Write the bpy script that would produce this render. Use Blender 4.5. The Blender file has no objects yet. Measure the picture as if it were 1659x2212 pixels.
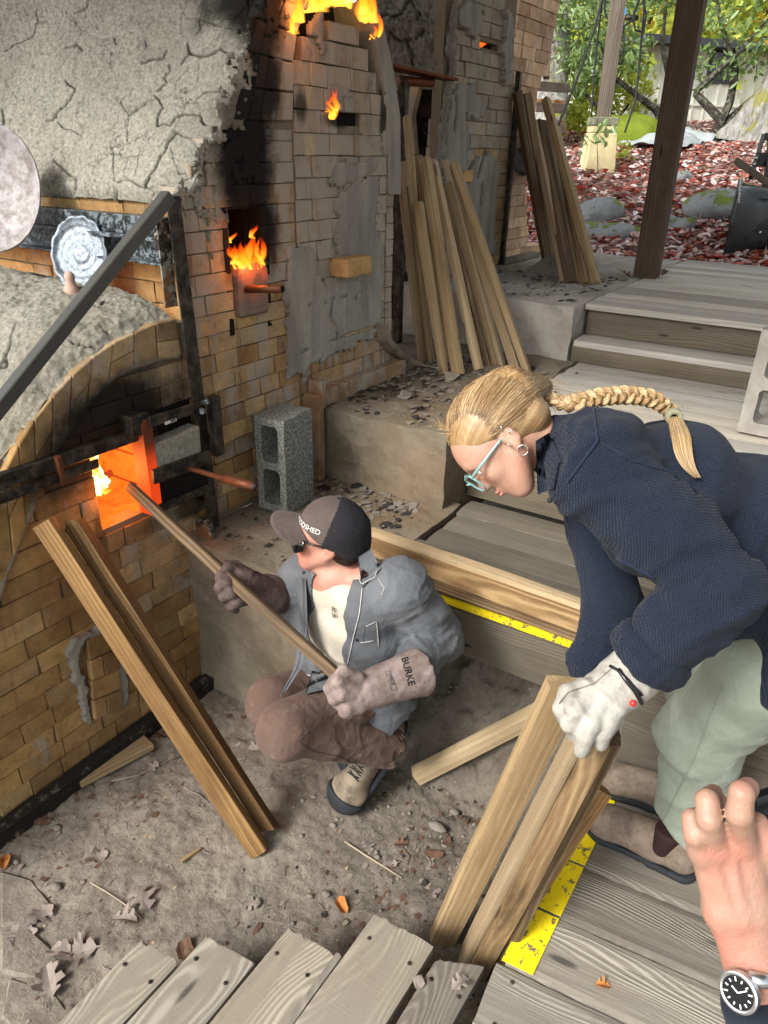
import bpy, bmesh, math, random
import numpy as np
from mathutils import Vector, Matrix

RD = random.Random(11)
NR = np.random.RandomState(5)
SC = bpy.context.scene
COL = SC.collection
V = Vector

# ------------------------------------------------------------------ camera
CAMR = np.array([[0.54792464, 0.35927495, -0.75544695],
                 [-0.83635147, 0.25381088, -0.48589737],
                 [0.0171699, 0.89805431, 0.43954937]])
cam = bpy.data.cameras.new('camera')
camo = bpy.data.objects.new('camera', cam)
COL.objects.link(camo)
m4 = np.eye(4); m4[:3, :3] = CAMR
camo.matrix_world = Matrix(m4.tolist())
cam.sensor_fit = 'VERTICAL'
cam.sensor_height = 24.0
cam.lens = 1600.0 / 2212.0 * 24.0
cam.clip_start = 0.05
cam.clip_end = 400
SC.camera = camo

# ------------------------------------------------------------------ light
SUN_EL, SUN_AZ = math.radians(39), math.radians(165)     # azimuth of the direction the light comes from
world = bpy.data.worlds.new('World'); SC.world = world
world.use_nodes = True
wn = world.node_tree
for n in list(wn.nodes): wn.nodes.remove(n)
sky = wn.nodes.new('ShaderNodeTexSky'); sky.sky_type = 'NISHITA'; sky.sun_disc = False
sky.sun_elevation = SUN_EL
sky.sun_rotation = math.radians(90) - SUN_AZ
sky.air_density = 1.0; sky.dust_density = 3.0; sky.ozone_density = 1.0
hsv = wn.nodes.new('ShaderNodeHueSaturation'); hsv.inputs['Saturation'].default_value = 0.22
bgn = wn.nodes.new('ShaderNodeBackground'); bgn.inputs['Strength'].default_value = 0.15
won = wn.nodes.new('ShaderNodeOutputWorld')
wn.links.new(sky.outputs[0], hsv.inputs['Color'])
wn.links.new(hsv.outputs[0], bgn.inputs['Color'])
wn.links.new(bgn.outputs[0], won.inputs['Surface'])
sl = bpy.data.lights.new('sun', 'SUN'); sl.energy = 2.0; sl.angle = math.radians(18); sl.color = (1.0, 0.97, 0.92)
so = bpy.data.objects.new('sun', sl); COL.objects.link(so)
sd = V((math.cos(SUN_AZ) * math.cos(SUN_EL), math.sin(SUN_AZ) * math.cos(SUN_EL), math.sin(SUN_EL)))
so.rotation_euler = sd.to_track_quat('Z', 'Y').to_euler()
so.location = (0, -6, 9)
SC.view_settings.view_transform = 'Standard'
SC.view_settings.look = 'None'
SC.view_settings.gamma = 1
SC.view_settings.use_curve_mapping = False
SC.view_settings.exposure = 1.2
SC.render.engine = 'CYCLES'
SC.cycles.use_denoising = True
SC.cycles.max_bounces = 6
SC.cycles.diffuse_bounces = 4
SC.cycles.glossy_bounces = 2
SC.cycles.transmission_bounces = 4
SC.cycles.transparent_max_bounces = 12
SC.cycles.caustics_reflective = False
SC.cycles.caustics_refractive = False
SC.cycles.sample_clamp_indirect = 4.0

# ------------------------------------------------------------------ geometry of the place
# at(): a sight line of the photograph met with a real plane of the place (z = floor level, Y = wall, X = cross wall)
def sight(x, y):
    c = np.array([(x - 829.5) / 1600.0, -(y - 1106.0) / 1600.0, -1.0])
    return CAMR @ c
def at(x, y, z=None, X=None, Y=None, d=None):
    v = sight(x, y)
    if z is not None: t = z / v[2]
    elif X is not None: t = X / v[0]
    elif Y is not None: t = Y / v[1]
    else: t = d
    return V((v * t).tolist())
def proj(P):
    P = np.asarray(P, float); c = P @ CAMR
    return np.stack([829.5 + 1600 * c[..., 0] / -c[..., 2], 1106 - 1600 * c[..., 1] / -c[..., 2]], -1)

# ------------------------------------------------------------------ objects
def tag(o, label=None, cat=None, group=None, kind=None):
    if label: o['label'] = label
    if cat: o['category'] = cat
    if group: o['group'] = group
    if kind: o['kind'] = kind
    return o
def empty(name, loc, label=None, cat=None, group=None, kind=None):
    o = bpy.data.objects.new(name, None); COL.objects.link(o)
    o.location = loc; o.empty_display_size = 0.05
    return tag(o, label, cat, group, kind)
def wloc(o):
    v = V((0, 0, 0))
    while o is not None:
        v = v + o.matrix_basis.translation; o = o.parent
    return v
def link(name, me, mat=None, parent=None, M=None, smooth=False):
    """one mesh object; M is the wanted world matrix; parents are never rotated"""
    o = bpy.data.objects.new(name, me); COL.objects.link(o)
    if mat is not None and len(me.materials) == 0:
        for q in (mat if isinstance(mat, (list, tuple)) else [mat]): me.materials.append(q)
    if smooth and len(me.polygons):
        me.polygons.foreach_set('use_smooth', [True] * len(me.polygons))
    M = M if M is not None else Matrix.Identity(4)
    if parent is not None:
        o.parent = parent
        o.matrix_basis = pm(parent).inverted() @ M
    else:
        o.matrix_basis = M
    return o
def pm(o):
    Mx = Matrix.Identity(4); ch = []
    while o is not None: ch.append(o.matrix_basis.copy()); o = o.parent
    for b in reversed(ch): Mx = Mx @ b
    return Mx
def pw(o): return pm(o).translation
def pmesh(name, vs, fs, mi=None):
    me = bpy.data.meshes.new(name)
    me.from_pydata([tuple(map(float, v)) for v in vs], [], [tuple(map(int, f)) for f in fs])
    if mi is not None: me.polygons.foreach_set('material_index', mi)
    me.update()
    return me
def npmesh(name, vs, quads):
    me = bpy.data.meshes.new(name)
    vs = np.asarray(vs, np.float32); q = np.asarray(quads, np.int32)
    k = q.shape[1]
    me.vertices.add(len(vs)); me.vertices.foreach_set('co', vs.ravel())
    me.loops.add(q.size); me.loops.foreach_set('vertex_index', q.ravel())
    me.polygons.add(len(q))
    me.polygons.foreach_set('loop_start', np.arange(0, q.size, k, dtype=np.int32))
    me.polygons.foreach_set('loop_total', np.full(len(q), k, np.int32))
    me.update(calc_edges=True); me.validate()
    return me
class MB:
    """collects simple solids into one mesh"""
    def __init__(s): s.v = []; s.f = []; s.mi = []; s.cur = 0
    def add(s, vs, fs):
        b = len(s.v); s.v += [tuple(v) for v in vs]
        for f in fs: s.f.append(tuple(i + b for i in f)); s.mi.append(s.cur)
        return s
    def box(s, a, b):
        (x0, y0, z0), (x1, y1, z1) = a, b
        return s.add([(x0, y0, z0), (x1, y0, z0), (x1, y1, z0), (x0, y1, z0), (x0, y0, z1), (x1, y0, z1), (x1, y1, z1), (x0, y1, z1)],
                     [(0, 3, 2, 1), (4, 5, 6, 7), (0, 1, 5, 4), (1, 2, 6, 5), (2, 3, 7, 6), (3, 0, 4, 7)])
    def beam(s, p, q, w, h, up=(0, 0, 1), off=(0, 0)):
        p, q = V(p), V(q); d = (q - p).normalized(); u = V(up); sd = d.cross(u)
        if sd.length < 1e-4: sd = d.cross(V((1, 0, 0)))
        sd.normalize(); u = sd.cross(d)
        vs = []
        for c in (p, q):
            for a, b in ((-1, -1), (1, -1), (1, 1), (-1, 1)):
                vs.append(c + sd * (a * w / 2 + off[0]) + u * (b * h / 2 + off[1]))
        return s.add(vs, [(0, 3, 2, 1), (4, 5, 6, 7), (0, 1, 5, 4), (1, 2, 6, 5), (2, 3, 7, 6), (3, 0, 4, 7)])
    def tube(s, pts, r, n=8, cap=True, flat=1.0, up=None):
        pts = [V(p) for p in pts]; m = len(pts)
        rs = [r] * m if not hasattr(r, '__len__') else list(r)
        fs = []; vs = []; prev = None
        for i, p in enumerate(pts):
            d = (pts[min(i + 1, m - 1)] - pts[max(i - 1, 0)]).normalized()
            a = V(up) if up else (prev if prev is not None else (V((0, 0, 1)) if abs(d.z) < .9 else V((1, 0, 0))))
            a = (a - d * a.dot(d)); a.normalize(); b = d.cross(a); prev = a
            for k in range(n):
                t = 2 * math.pi * k / n
                vs.append(p + (a * math.cos(t) * flat + b * math.sin(t)) * rs[i])
        for i in range(m - 1):
            for k in range(n):
                k2 = (k + 1) % n
                fs.append((i * n + k, i * n + k2, (i + 1) * n + k2, (i + 1) * n + k))
        if cap:
            fs.append(tuple(reversed(range(n)))); fs.append(tuple((m - 1) * n + k for k in range(n)))
        return s.add(vs, fs)
    def lathe(s, prof, c=(0, 0, 0), axis='z', n=20, M=None):
        vs = []; fs = []; m = len(prof)
        for (r, h) in prof:
            for k in range(n):
                t = 2 * math.pi * k / n; p = V((r * math.cos(t), r * math.sin(t), h))
                if M is not None: p = M @ p
                vs.append(p + V(c))
        for i in range(m - 1):
            for k in range(n):
                k2 = (k + 1) % n; fs.append((i * n + k, i * n + k2, (i + 1) * n + k2, (i + 1) * n + k))
        return s.add(vs, fs)
    def prism(s, poly, off):
        """poly: 3D points, extruded by off"""
        n = len(poly); o = V(off)
        vs = [V(p) for p in poly] + [V(p) + o for p in poly]
        fs = [tuple(reversed(range(n))), tuple(range(n, 2 * n))] + [(i, (i + 1) % n, n + (i + 1) % n, n + i) for i in range(n)]
        return s.add(vs, fs)
    def blob(s, c, r, n=10, m=7, jit=0.0, M=None):
        vs = []; fs = []
        for i in range(m + 1):
            ph = math.pi * i / m
            for k in range(n):
                t = 2 * math.pi * k / n; j = 1 + RD.uniform(-jit, jit)
                p = V((r[0] * math.sin(ph) * math.cos(t) * j, r[1] * math.sin(ph) * math.sin(t) * j, r[2] * math.cos(ph) * j))
                if M is not None: p = M @ p
                vs.append(V(c) + p)
        for i in range(m):
            for k in range(n):
                k2 = (k + 1) % n; fs.append((i * n + k, (i + 1) * n + k, (i + 1) * n + k2, i * n + k2))
        return s.add(vs, fs)
    def mesh(s, name): return pmesh(name, s.v, s.f, s.mi)
    def build(s, name, mat, parent=None, smooth=False, bevel=0):
        me = s.mesh(name)
        bm = bmesh.new(); bm.from_mesh(me)
        if bevel:
            bmesh.ops.bevel(bm, geom=[e for e in bm.edges if len(e.link_faces) == 2 and e.calc_face_angle(0) > .6], offset=bevel, segments=1, affect='EDGES', profile=.5)
        bmesh.ops.recalc_face_normals(bm, faces=bm.faces)
        bm.to_mesh(me); bm.free()
        return link(name, me, mat, parent, None, smooth)

# vectorised gradient-ish noise
_perm = np.random.RandomState(3).permutation(256); _perm = np.concatenate([_perm, _perm, _perm])
_val = np.random.RandomState(4).uniform(-1, 1, 256)
def vnoise(P):
    P = np.asarray(P, float); i = np.floor(P).astype(int); f = P - i; i &= 255
    u = f * f * (3 - 2 * f)
    def h(a, b, c): return _val[_perm[_perm[_perm[(i[..., 0] + a) & 255] + ((i[..., 1] + b) & 255)] + ((i[..., 2] + c) & 255)]]
    x, y, z = u[..., 0], u[..., 1], u[..., 2]
    l = lambda a, b, t: a + (b - a) * t
    return l(l(l(h(0, 0, 0), h(1, 0, 0), x), l(h(0, 1, 0), h(1, 1, 0), x), y), l(l(h(0, 0, 1), h(1, 0, 1), x), l(h(0, 1, 1), h(1, 1, 1), x), y), z)
def fbm(P, sc, oc=3, gain=.5, seed=0):
    P = np.asarray(P, float) * sc + seed * 17.3; r = 0; a = 1
    for _ in range(oc): r = r + vnoise(P) * a; P = P * 2.03 + 5.1; a *= gain
    return r
def segdist(P2, line):
    """distance of 2D points to a polyline"""
    d = np.full(len(P2), 1e9)
    for a, b in zip(line[:-1], line[1:]):
        a = np.array(a, float); b = np.array(b, float); ab = b - a
        t = np.clip(((P2 - a) @ ab) / (ab @ ab), 0, 1)
        d = np.minimum(d, np.hypot(*(P2 - (a + t[:, None] * ab)).T))
    return d
def inpoly(P2, poly):
    x, y = P2[:, 0], P2[:, 1]; r = np.zeros(len(P2), bool)
    for (x0, y0), (x1, y1) in zip(poly, poly[1:] + poly[:1]):
        if y0 == y1: continue
        c = ((y0 > y) != (y1 > y)) & (x < (x1 - x0) * (y - y0) / (y1 - y0) + x0); r ^= c
    return r
def interp(pts, t):
    """pts sorted by first value -> second value"""
    return float(np.interp(t, [p[0] for p in pts], [p[1] for p in pts]))
def resample(pts, n):
    P = np.array([tuple(p) for p in pts], float); L = np.concatenate([[0], np.cumsum(np.linalg.norm(np.diff(P, axis=0), axis=1))])
    t = np.linspace(0, L[-1], n)
    return np.stack([np.interp(t, L, P[:, k]) for k in range(P.shape[1])], 1)

# ------------------------------------------------------------------ materials
class MT:
    def __init__(s, name, rough=.8, metal=0.0, spec=None):
        s.m = bpy.data.materials.new(name); s.m.use_nodes = True
        s.nt = s.m.node_tree; s.b = s.nt.nodes['Principled BSDF']; s.out = s.nt.nodes['Material Output']
        s.b.inputs['Roughness'].default_value = rough; s.b.inputs['Metallic'].default_value = metal
        s.b.inputs['Specular IOR Level'].default_value = spec if spec is not None else (.5 if rough < .5 else .16)
        s.tc = None
    def set(s, n, i, v):
        sk = n.inputs[i]
        if isinstance(v, bpy.types.NodeSocket): s.nt.links.new(v, sk)
        else:
            if hasattr(v, '__len__') and len(v) == 3 and sk.type == 'RGBA': v = (*v, 1)
            sk.default_value = v
    def n(s, typ, ins=None, **props):
        n = s.nt.nodes.new('ShaderNode' + typ)
        for k, v in props.items(): setattr(n, k, v)
        for k, v in (ins or {}).items(): s.set(n, k, v)
        return n
    def co(s, which='Object'):
        if s.tc is None: s.tc = s.n('TexCoord')
        return s.tc.outputs[which]
    def pos(s): return s.n('NewGeometry').outputs['Position']
    def rnd(s): return s.n('ObjectInfo').outputs['Random']
    def map(s, v, scale=(1, 1, 1), loc=(0, 0, 0), rot=(0, 0, 0)):
        return s.n('Mapping', {'Vector': v, 'Scale': scale, 'Location': loc, 'Rotation': rot}).outputs[0]
    def noise(s, v, scale, detail=4, rough=.6, dist=0.0, out='Fac'):
        return s.n('TexNoise', {'Vector': v, 'Scale': scale, 'Detail': detail, 'Roughness': rough, 'Distortion': dist}).outputs[out]
    def vor(s, v, scale, feature='F1', out='Distance', rand=1.0):
        return s.n('TexVoronoi', {'Vector': v, 'Scale': scale, 'Randomness': rand}, feature=feature).outputs[out]
    def math(s, op, a, b=0.0, c=None, clamp=False):
        n = s.n('Math', operation=op, use_clamp=clamp); s.set(n, 0, a); s.set(n, 1, b)
        if c is not None: s.set(n, 2, c)
        return n.outputs[0]
    def vm(s, op, a, b=(0, 0, 0)):
        n = s.n('VectorMath', operation=op); s.set(n, 0, a); s.set(n, 1, b)
        return n.outputs['Value' if op in ('LENGTH', 'DISTANCE', 'DOT_PRODUCT') else 'Vector']
    def step(s, v, a, b, o0=0.0, o1=1.0):
        return s.n('MapRange', {'Value': v, 'From Min': a, 'From Max': b, 'To Min': o0, 'To Max': o1}, interpolation_type='SMOOTHSTEP').outputs[0]
    def ramp(s, v, stops):
        n = s.n('ValToRGB', {'Fac': v}); e = n.color_ramp.elements
        while len(e) < len(stops): e.new(.5)
        for q, (p, c) in zip(e, stops): q.position = p; q.color = (*c, 1) if len(c) == 3 else c
        return n.outputs[0]
    def mix(s, f, a, b, mode='MIX'):
        n = s.n('Mix', data_type='RGBA', blend_type=mode); s.set(n, 0, f); s.set(n, 6, a); s.set(n, 7, b)
        return n.outputs[2]
    def addv(s, a, b): return s.vm('ADD', a, b)
    def base(s, c): s.set(s.b, 'Base Color', c); return s
    def rough(s, c): s.set(s.b, 'Roughness', c); return s
    def bump(s, h, dist=.005, strength=1.0, prev=None):
        n = s.n('Bump', {'Height': h, 'Distance': dist, 'Strength': strength})
        if prev is not None: s.set(n, 'Normal', prev)
        s.set(s.b, 'Normal', n.outputs[0]); return n.outputs[0]
    def xyz(s, v): return s.n('SeparateXYZ', {0: v}).outputs

def plain(name, col, rough=.6, metal=0.0, bumpsc=None, bd=.001, var=.15, spec=None):
    m = MT(name, rough, metal, spec)
    k = m.noise(m.co(), 14, 4)
    c2 = tuple(max(0, x * (1 - var)) for x in col); c3 = tuple(x * (1 + var) for x in col)
    m.base(m.mix(k, c2, c3))
    if bumpsc: m.bump(m.noise(m.co(), bumpsc, 4), bd)
    return m.m

def spots(m, P, lst, wob=.5):
    """soot: real stains on the masonry, each (centre, radii, strength)"""
    nz = m.noise(P, 5, 5, .65)
    tot = None
    for c, r, k in lst:
        d = m.vm('LENGTH', m.vm('DIVIDE', m.vm('SUBTRACT', P, c), r))
        d = m.math('ADD', d, m.math('MULTIPLY', m.math('SUBTRACT', nz, .5), wob * 2.2))
        q = m.math('MULTIPLY', m.step(d, .45, 1.05, 1, 0), k)
        tot = q if tot is None else m.math('MAXIMUM', tot, q)
    return tot
SOOT = [((2.09, 1.94, .00), (.20, .5, .42), 1.0), ((2.10, 1.94, -.28), (.20, .5, .22), 1.0), ((2.17, 1.94, .26), (.15, .5, .34), .97),
        ((2.22, 2.0, .42), (.14, .5, .26), .97), ((1.42, 1.94, -.78), (.40, .5, .17), .98), ((1.20, 1.94, -.90), (.22, .5, .12), .8), ((1.62, 1.94, -.86), (.20, .5, .14), .9),
        ((1.68, 1.94, -1.2), (.12, .5, .06), .8), ((2.95, 1.94, .12), (.035, .5, .16), .9), ((2.40, 1.94, .14), (.05, .4, .08), .8),
        ((1.56, 1.94, -1.20), (.16, .4, .05), .5), ((3.04, 1.95, .5), (.1, .4, .3), .9), ((2.62, 1.94, .10), (.12, .4, .04), .9),
        ((1.30, 1.94, -1.18), (.03, .4, .12), .6)]
def brick_mat(name, cols, grey=.35, drip=.3, soot=SOOT, spotamt=.5, red=None):
    m = MT(name, .9)
    P = m.pos(); r = m.rnd()
    base = m.ramp(r, [(0, cols[0]), (.35, cols[1]), (.7, cols[2]), (1, cols[3])])
    big = m.noise(P, 3.5, 5, .7)
    r2 = m.math('FRACT', m.math('MULTIPLY', r, 7.31)); base = m.mix(m.step(r2, .0, 1.0), m.mix(1.0, base, (.70, .66, .64), 'MULTIPLY'), m.mix(1.0, base, (1.15, 1.12, 1.06), 'MULTIPLY')); base = m.mix(m.step(big, .35, .7), base, m.mix(.55, base, cols[1], 'MULTIPLY'))
    fine = m.noise(P, 60, 4, .7)
    base = m.mix(m.step(fine, .56, .72, 0, spotamt), base, tuple(c * .45 for c in cols[0]))
    base = m.mix(m.step(m.vor(P, 55), .0, .12, .6, 0), base, tuple(c * .3 for c in cols[0]))
    mot = m.noise(P, 17, 5, .75); base = m.mix(1.0, base, m.ramp(mot, [(.25, (.62, .60, .58)), (.5, (.95, .95, .95)), (.75, (1.25, 1.22, 1.18))]), 'MULTIPLY')
    # pale grey wash smeared over the face, running downwards
    Pd = m.map(P, (9, 9, 1.6)); gw = m.noise(Pd, 1.6, 6, .65, .4)
    gw2 = m.noise(P, 5.0, 5, .7)
    gf = m.step(m.math('ADD', m.math('MULTIPLY', gw, .5), m.math('MULTIPLY', gw2, .5)), .58 - grey * .22, .68 - grey * .2, 0, .85)
    base = m.mix(gf, base, m.mix(gw2, (.19, .17, .135), (.33, .295, .235)))
    # rusty red and violet drips
    Pr = m.map(P, (16, 16, 1.1)); dr = m.step(m.noise(Pr, 1.7, 5, .7), .60, .66, 0, drip)
    base = m.mix(dr, base, (.13, .062, .050))
    if soot:
        base = m.mix(spots(m, P, soot), base, (.008, .0075, .007))
    m.base(base)
    nb = m.bump(m.noise(P, 130, 5, .7), .0025, .8)
    m.bump(m.math('ADD', m.noise(P, 22, 4), m.math('MULTIPLY', gf, .5)), .006, .7, nb)
    return m.m
GOLD = [(.35, .225, .095), (.40, .265, .115), (.29, .185, .085), (.43, .31, .155)]
BUFF = [(.30, .25, .175), (.36, .295, .20), (.25, .21, .155), (.40, .335, .235)]
PINK = [(.56, .41, .27), (.64, .48, .32), (.50, .37, .255), (.70, .55, .385)]
M = {}
M['brick_gold'] = brick_mat('buff firebrick, golden', GOLD, .12, .35)
M['brick_mid'] = brick_mat('buff firebrick, washed', [(.35, .245, .13), (.41, .29, .155), (.29, .205, .12), (.43, .325, .185)], .5, .75)
M['brick_grey'] = brick_mat('firebrick, grey washed', BUFF, .80, .3)
M['brick_pink'] = brick_mat('firebrick, pale', PINK, .12, .25, soot=None, spotamt=.3)
M['brick_orange'] = brick_mat('orange brick', [(.42, .19, .08), (.50, .25, .11), (.36, .15, .07), (.55, .33, .17)], .1, .1, soot=None)
M['brick_black'] = brick_mat('sooty firebrick', [(.018, .016, .014), (.03, .026, .022), (.012, .011, .01), (.05, .042, .032)], .25, .1, soot=None)
m = MT('mortar', .95); m.base(m.mix(spots(m, m.pos(), SOOT), m.mix(m.noise(m.pos(), 30), (.12, .095, .062), (.21, .17, .12)), (.006, .006, .006)))
m.bump(m.noise(m.pos(), 90), .004); M['mortar'] = m.m
m = MT('near black for shade and print', 1.0); m.base((.008, .007, .006)); M['void'] = m.m  # near-black stand-in for shade in holes and gaps; barcode ink too

def castable(name, lo, hi, soot=None, fine=1.0):
    m = MT(name, .97); P = m.pos()
    a = m.noise(P, 9, 5, .7); b = m.noise(P, 85, 5, .75); big = m.noise(P, 1.4, 4, .6)
    rm = m.step(m.noise(P, 2.0, 4, .6), .44, .56)
    c = m.mix(m.step(b, .3, .7), lo, hi)
    c = m.mix(m.step(a, .35, .75, 0, .5), c, tuple(x * .62 for x in hi))
    c = m.mix(m.step(big, .5, .75, 0, .45), c, (hi[0] * .8, hi[1] * .74, hi[2] * .62))
    wob = m.n('VectorMath', operation='SCALE'); m.set(wob, 0, m.noise(P, 7, 5, .65, 0, 'Color')); wob.inputs['Scale'].default_value = .16
    crk = m.n('TexVoronoi', {'Vector': m.addv(P, wob.outputs[0]), 'Scale': 5.0}, feature='DISTANCE_TO_EDGE').outputs[0]
    cm = m.math('MULTIPLY', m.step(crk, .003, .012, 1, 0), m.step(m.noise(P, 3.1, 3), .45, .6))
    c = m.mix(m.math('MULTIPLY', cm, .6), c, (.05, .045, .038))
    at_ = m.n('Attribute', attribute_name='crack').outputs['Fac']
    c = m.mix(at_, c, (.010, .009, .008))
    if soot: c = m.mix(spots(m, P, soot), c, (.007, .0065, .006))
    m.base(c)
    nb = m.bump(m.math('MULTIPLY', m.noise(P, 75, 6, .8), m.step(big, .35, .6, .35, 1.0)), .010 * fine, .9)
    nb = m.bump(m.noise(P, 200, 4, .8), .004 * fine, .8, nb)
    m.bump(m.math('SUBTRACT', 1, cm), .004, .9, nb)
    return m.m
M['castable'] = castable('rough castable plaster', (.155, .145, .115), (.38, .36, .295), [((2.22, 1.96, .42), (.15, .30, .38), .97), ((2.30, 2.1, .62), (.25, .4, .3), .8), ((2.05, 1.93, .1), (.09, .09, .12), .5), ((1.5, 1.93, -.60), (.25, .05, .05), .5)])
M['castable_dark'] = castable('grey castable plaster', (.11, .10, .085), (.27, .25, .21))
def plaster(name, lo, hi):
    m = MT(name, .85); P = m.pos(); Pd = m.map(P, (5, 5, 1.0))
    a = m.noise(Pd, 2.2, 5, .6, .5); b = m.noise(P, 40, 4)
    c = m.mix(m.step(a, .3, .7), lo, hi); c = m.mix(m.step(b, .58, .75, 0, .35), c, (.12, .10, .08))
    at_ = m.n('Attribute', attribute_name='crack').outputs['Fac']
    c = m.mix(at_, c, (.02, .018, .015))
    m.base(c); nb = m.bump(a, .012, .8); m.bump(b, .002, .6, nb); return m.m
M['plaster'] = plaster('grey clay plaster', (.15, .14, .118), (.245, .232, .195))
def concrete(name, lo, hi, rust=0.0, wet=False):
    m = MT(name, .9); P = m.pos()
    a = m.noise(P, 2.5, 6, .7); b = m.noise(P, 45, 5, .7); c_ = m.noise(P, 9, 5, .65)
    c = m.mix(m.step(a, .3, .7), lo, hi)
    c = m.mix(m.step(c_, .5, .8, 0, .6), c, tuple(x * .5 for x in lo))
    c = m.mix(m.step(b, .55, .75, 0, .4), c, tuple(x * 1.25 for x in hi))
    if rust: c = m.mix(m.step(m.noise(P, 1.7, 4), .45, .7, 0, rust), c, (.16, .10, .055))
    m.base(c)
    if wet: m.rough(m.step(a, .35, .6, .15, .7))
    nb = m.bump(b, .004, .7); m.bump(c_, .012, .6, nb); return m.m
M['concrete'] = concrete('stained concrete', (.10, .088, .062), (.205, .178, .132), .5)
M['concrete_pale'] = concrete('pale concrete', (.22, .20, .17), (.36, .335, .29))
m = MT('cinder block', .95); P = m.co(); v1 = m.noise(P, 110, 5, .8)
m.base(m.mix(m.step(v1, .42, .62), (.10, .105, .095), (.30, .31, .28))); m.bump(v1, .006, 1.0); M['cinder'] = m.m

def wood(name, dark, lite, freq=26, contrast=.8, grey=0.0, bd=.0012, wamp=4.0, saw=.2, stain=.3, rough=.75, wet=None):
    """grain runs along local X; every board shifts the pattern by its own random number"""
    m = MT(name, rough); P = m.co(); r = m.rnd()
    off = m.n('CombineXYZ', {0: m.math('MULTIPLY', r, 37.0), 1: m.math('MULTIPLY', r, 11.0), 2: m.math('MULTIPLY', r, 23.0)}).outputs[0]
    Q = m.addv(P, off)
    warp = m.noise(m.map(Q, (1.1, 3.4, 3.4)), 1.0, 2, .5)
    warp2 = m.noise(m.map(Q, (3.5, 16, 16)), 1.0, 3, .6)
    x = m.xyz(Q)
    s1 = m.math('ADD', m.math('MULTIPLY', x[1], freq), m.math('MULTIPLY', x[2], freq * .8))
    s1 = m.math('ADD', s1, m.math('MULTIPLY', warp, wamp)); s1 = m.math('ADD', s1, m.math('MULTIPLY', warp2, .9))
    ring = m.math('MULTIPLY_ADD', m.math('SINE', m.math('MULTIPLY', s1, 6.283)), .5, .5)
    ring = m.math('POWER', ring, 1.6)
    fib = m.noise(m.map(Q, (6, 140, 140)), 1.0, 4, .7)
    strk = m.noise(m.map(Q, (.9, 22, 22)), 1.0, 4, .6)
    rmod = m.step(m.noise(m.map(Q, (1.1, 12, 12), (3, 5, 7)), 1.0, 3, .5), .35, .65)
    mixf = m.math('ADD', m.math('MULTIPLY', m.math('MULTIPLY', ring, rmod), contrast), m.math('MULTIPLY', m.math('ADD', m.math('MULTIPLY', fib, .5), m.math('MULTIPLY', strk, .5)), 1 - contrast * .6))
    c = m.mix(m.step(mixf, .22, .85), dark, lite)
    tint = m.ramp(r, [(0, (.60, .56, .52)), (.5, (.95, .94, .92)), (1, (1.2, 1.12, .98))])
    c = m.mix(1.0, c, tint, 'MULTIPLY')
    st = m.noise(m.map(Q, (1.6, 9, 9)), 1.2, 5, .7)
    c = m.mix(m.step(st, .5, .72, 0, stain), c, tuple(v * .35 for v in dark))
    drt = m.noise(m.pos(), 11, 6, .8); c = m.mix(m.step(drt, .55, .75, 0, .45), c, (.10, .078, .055))
    spk = m.noise(m.pos(), 90, 3, .7); c = m.mix(m.step(spk, .64, .74, 0, .5), c, tuple(v * .3 for v in dark))
    if grey: c = m.mix(m.math('MULTIPLY', m.noise(m.pos(), 4, 4), grey), c, (.26, .25, .22))
    kn = m.vor(m.map(Q, (2.2, 9, 9)), 1.0)
    c = m.mix(m.step(kn, .05, .11, .85, 0), c, tuple(v * .25 for v in dark))
    m.base(c)
    if wet is not None: m.rough(wet(m))
    saw = m.noise(m.map(Q, (230, 6, 6)), 1.0, 2, .5); nb = m.bump(mixf, bd, 1.0); nb = m.bump(saw, bd * .5, .6, nb); m.bump(fib, bd * .8, .8, nb)
    return m.m
M['deck'] = wood('weathered deck plank', (.185, .165, .135), (.325, .305, .26), 66, .7, .35, .002, 30.0, stain=.35)
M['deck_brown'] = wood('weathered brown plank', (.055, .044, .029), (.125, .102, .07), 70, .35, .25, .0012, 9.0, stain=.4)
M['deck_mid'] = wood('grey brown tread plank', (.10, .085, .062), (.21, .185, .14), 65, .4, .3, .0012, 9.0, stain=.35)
M['deck_pale'] = wood('pale dusty deck plank', (.40, .38, .34), (.62, .60, .55), 60, .4, .5, .0012, 6.0, stain=.25)  # lightened to paint in the outside daylight on the upper decks
M['lumber'] = wood('rough sawn lumber', (.19, .135, .072), (.37, .285, .175), 55, .22, 0, .0008, 3.5, stain=.35)
M['lumber_pale'] = wood('pale fresh sawn lumber', (.31, .23, .135), (.48, .39, .26), 45, .18, 0, .0007, 3.0, stain=.22)
M['lumber_stain'] = wood('stained knotty lumber', (.12, .07, .032), (.38, .27, .145), 50, .3, 0, .001, 12.0, stain=.8)
M['lumber_dark'] = wood('brown old lumber', (.07, .043, .022), (.20, .13, .065), 60, .5, .1, .001, 4.0, stain=.5)
M['lumber_gold'] = wood('golden brown slab wood', (.11, .06, .024), (.29, .18, .08), 90, .28, 0, .0015, 2.0, stain=.35)
M['post'] = wood('brown weathered post', (.055, .035, .022), (.125, .082, .052), 60, .5, .1, .002, 5.0, stain=.4)
M['pole'] = wood('grey weathered pole', (.10, .078, .058), (.24, .20, .155), 60, .6, .2, .002, 6.0, stain=.3)
m = MT('worn yellow paint', .55); P = m.pos()
ch = m.step(m.math('ADD', m.noise(P, 38, 5, .75), m.math('MULTIPLY', m.noise(P, 6, 3), .25)), .68, .73)
gr = m.noise(m.map(P, (22, 180, 22)), 1.0, 4)
c = m.mix(m.step(gr, .45, .75, 0, .35), (.78, .60, .012), (.52, .38, .012))
m.base(m.mix(ch, c, (.14, .115, .075))); m.bump(m.math('ADD', gr, ch), .0015, .8); M['yellow'] = m.m
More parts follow.
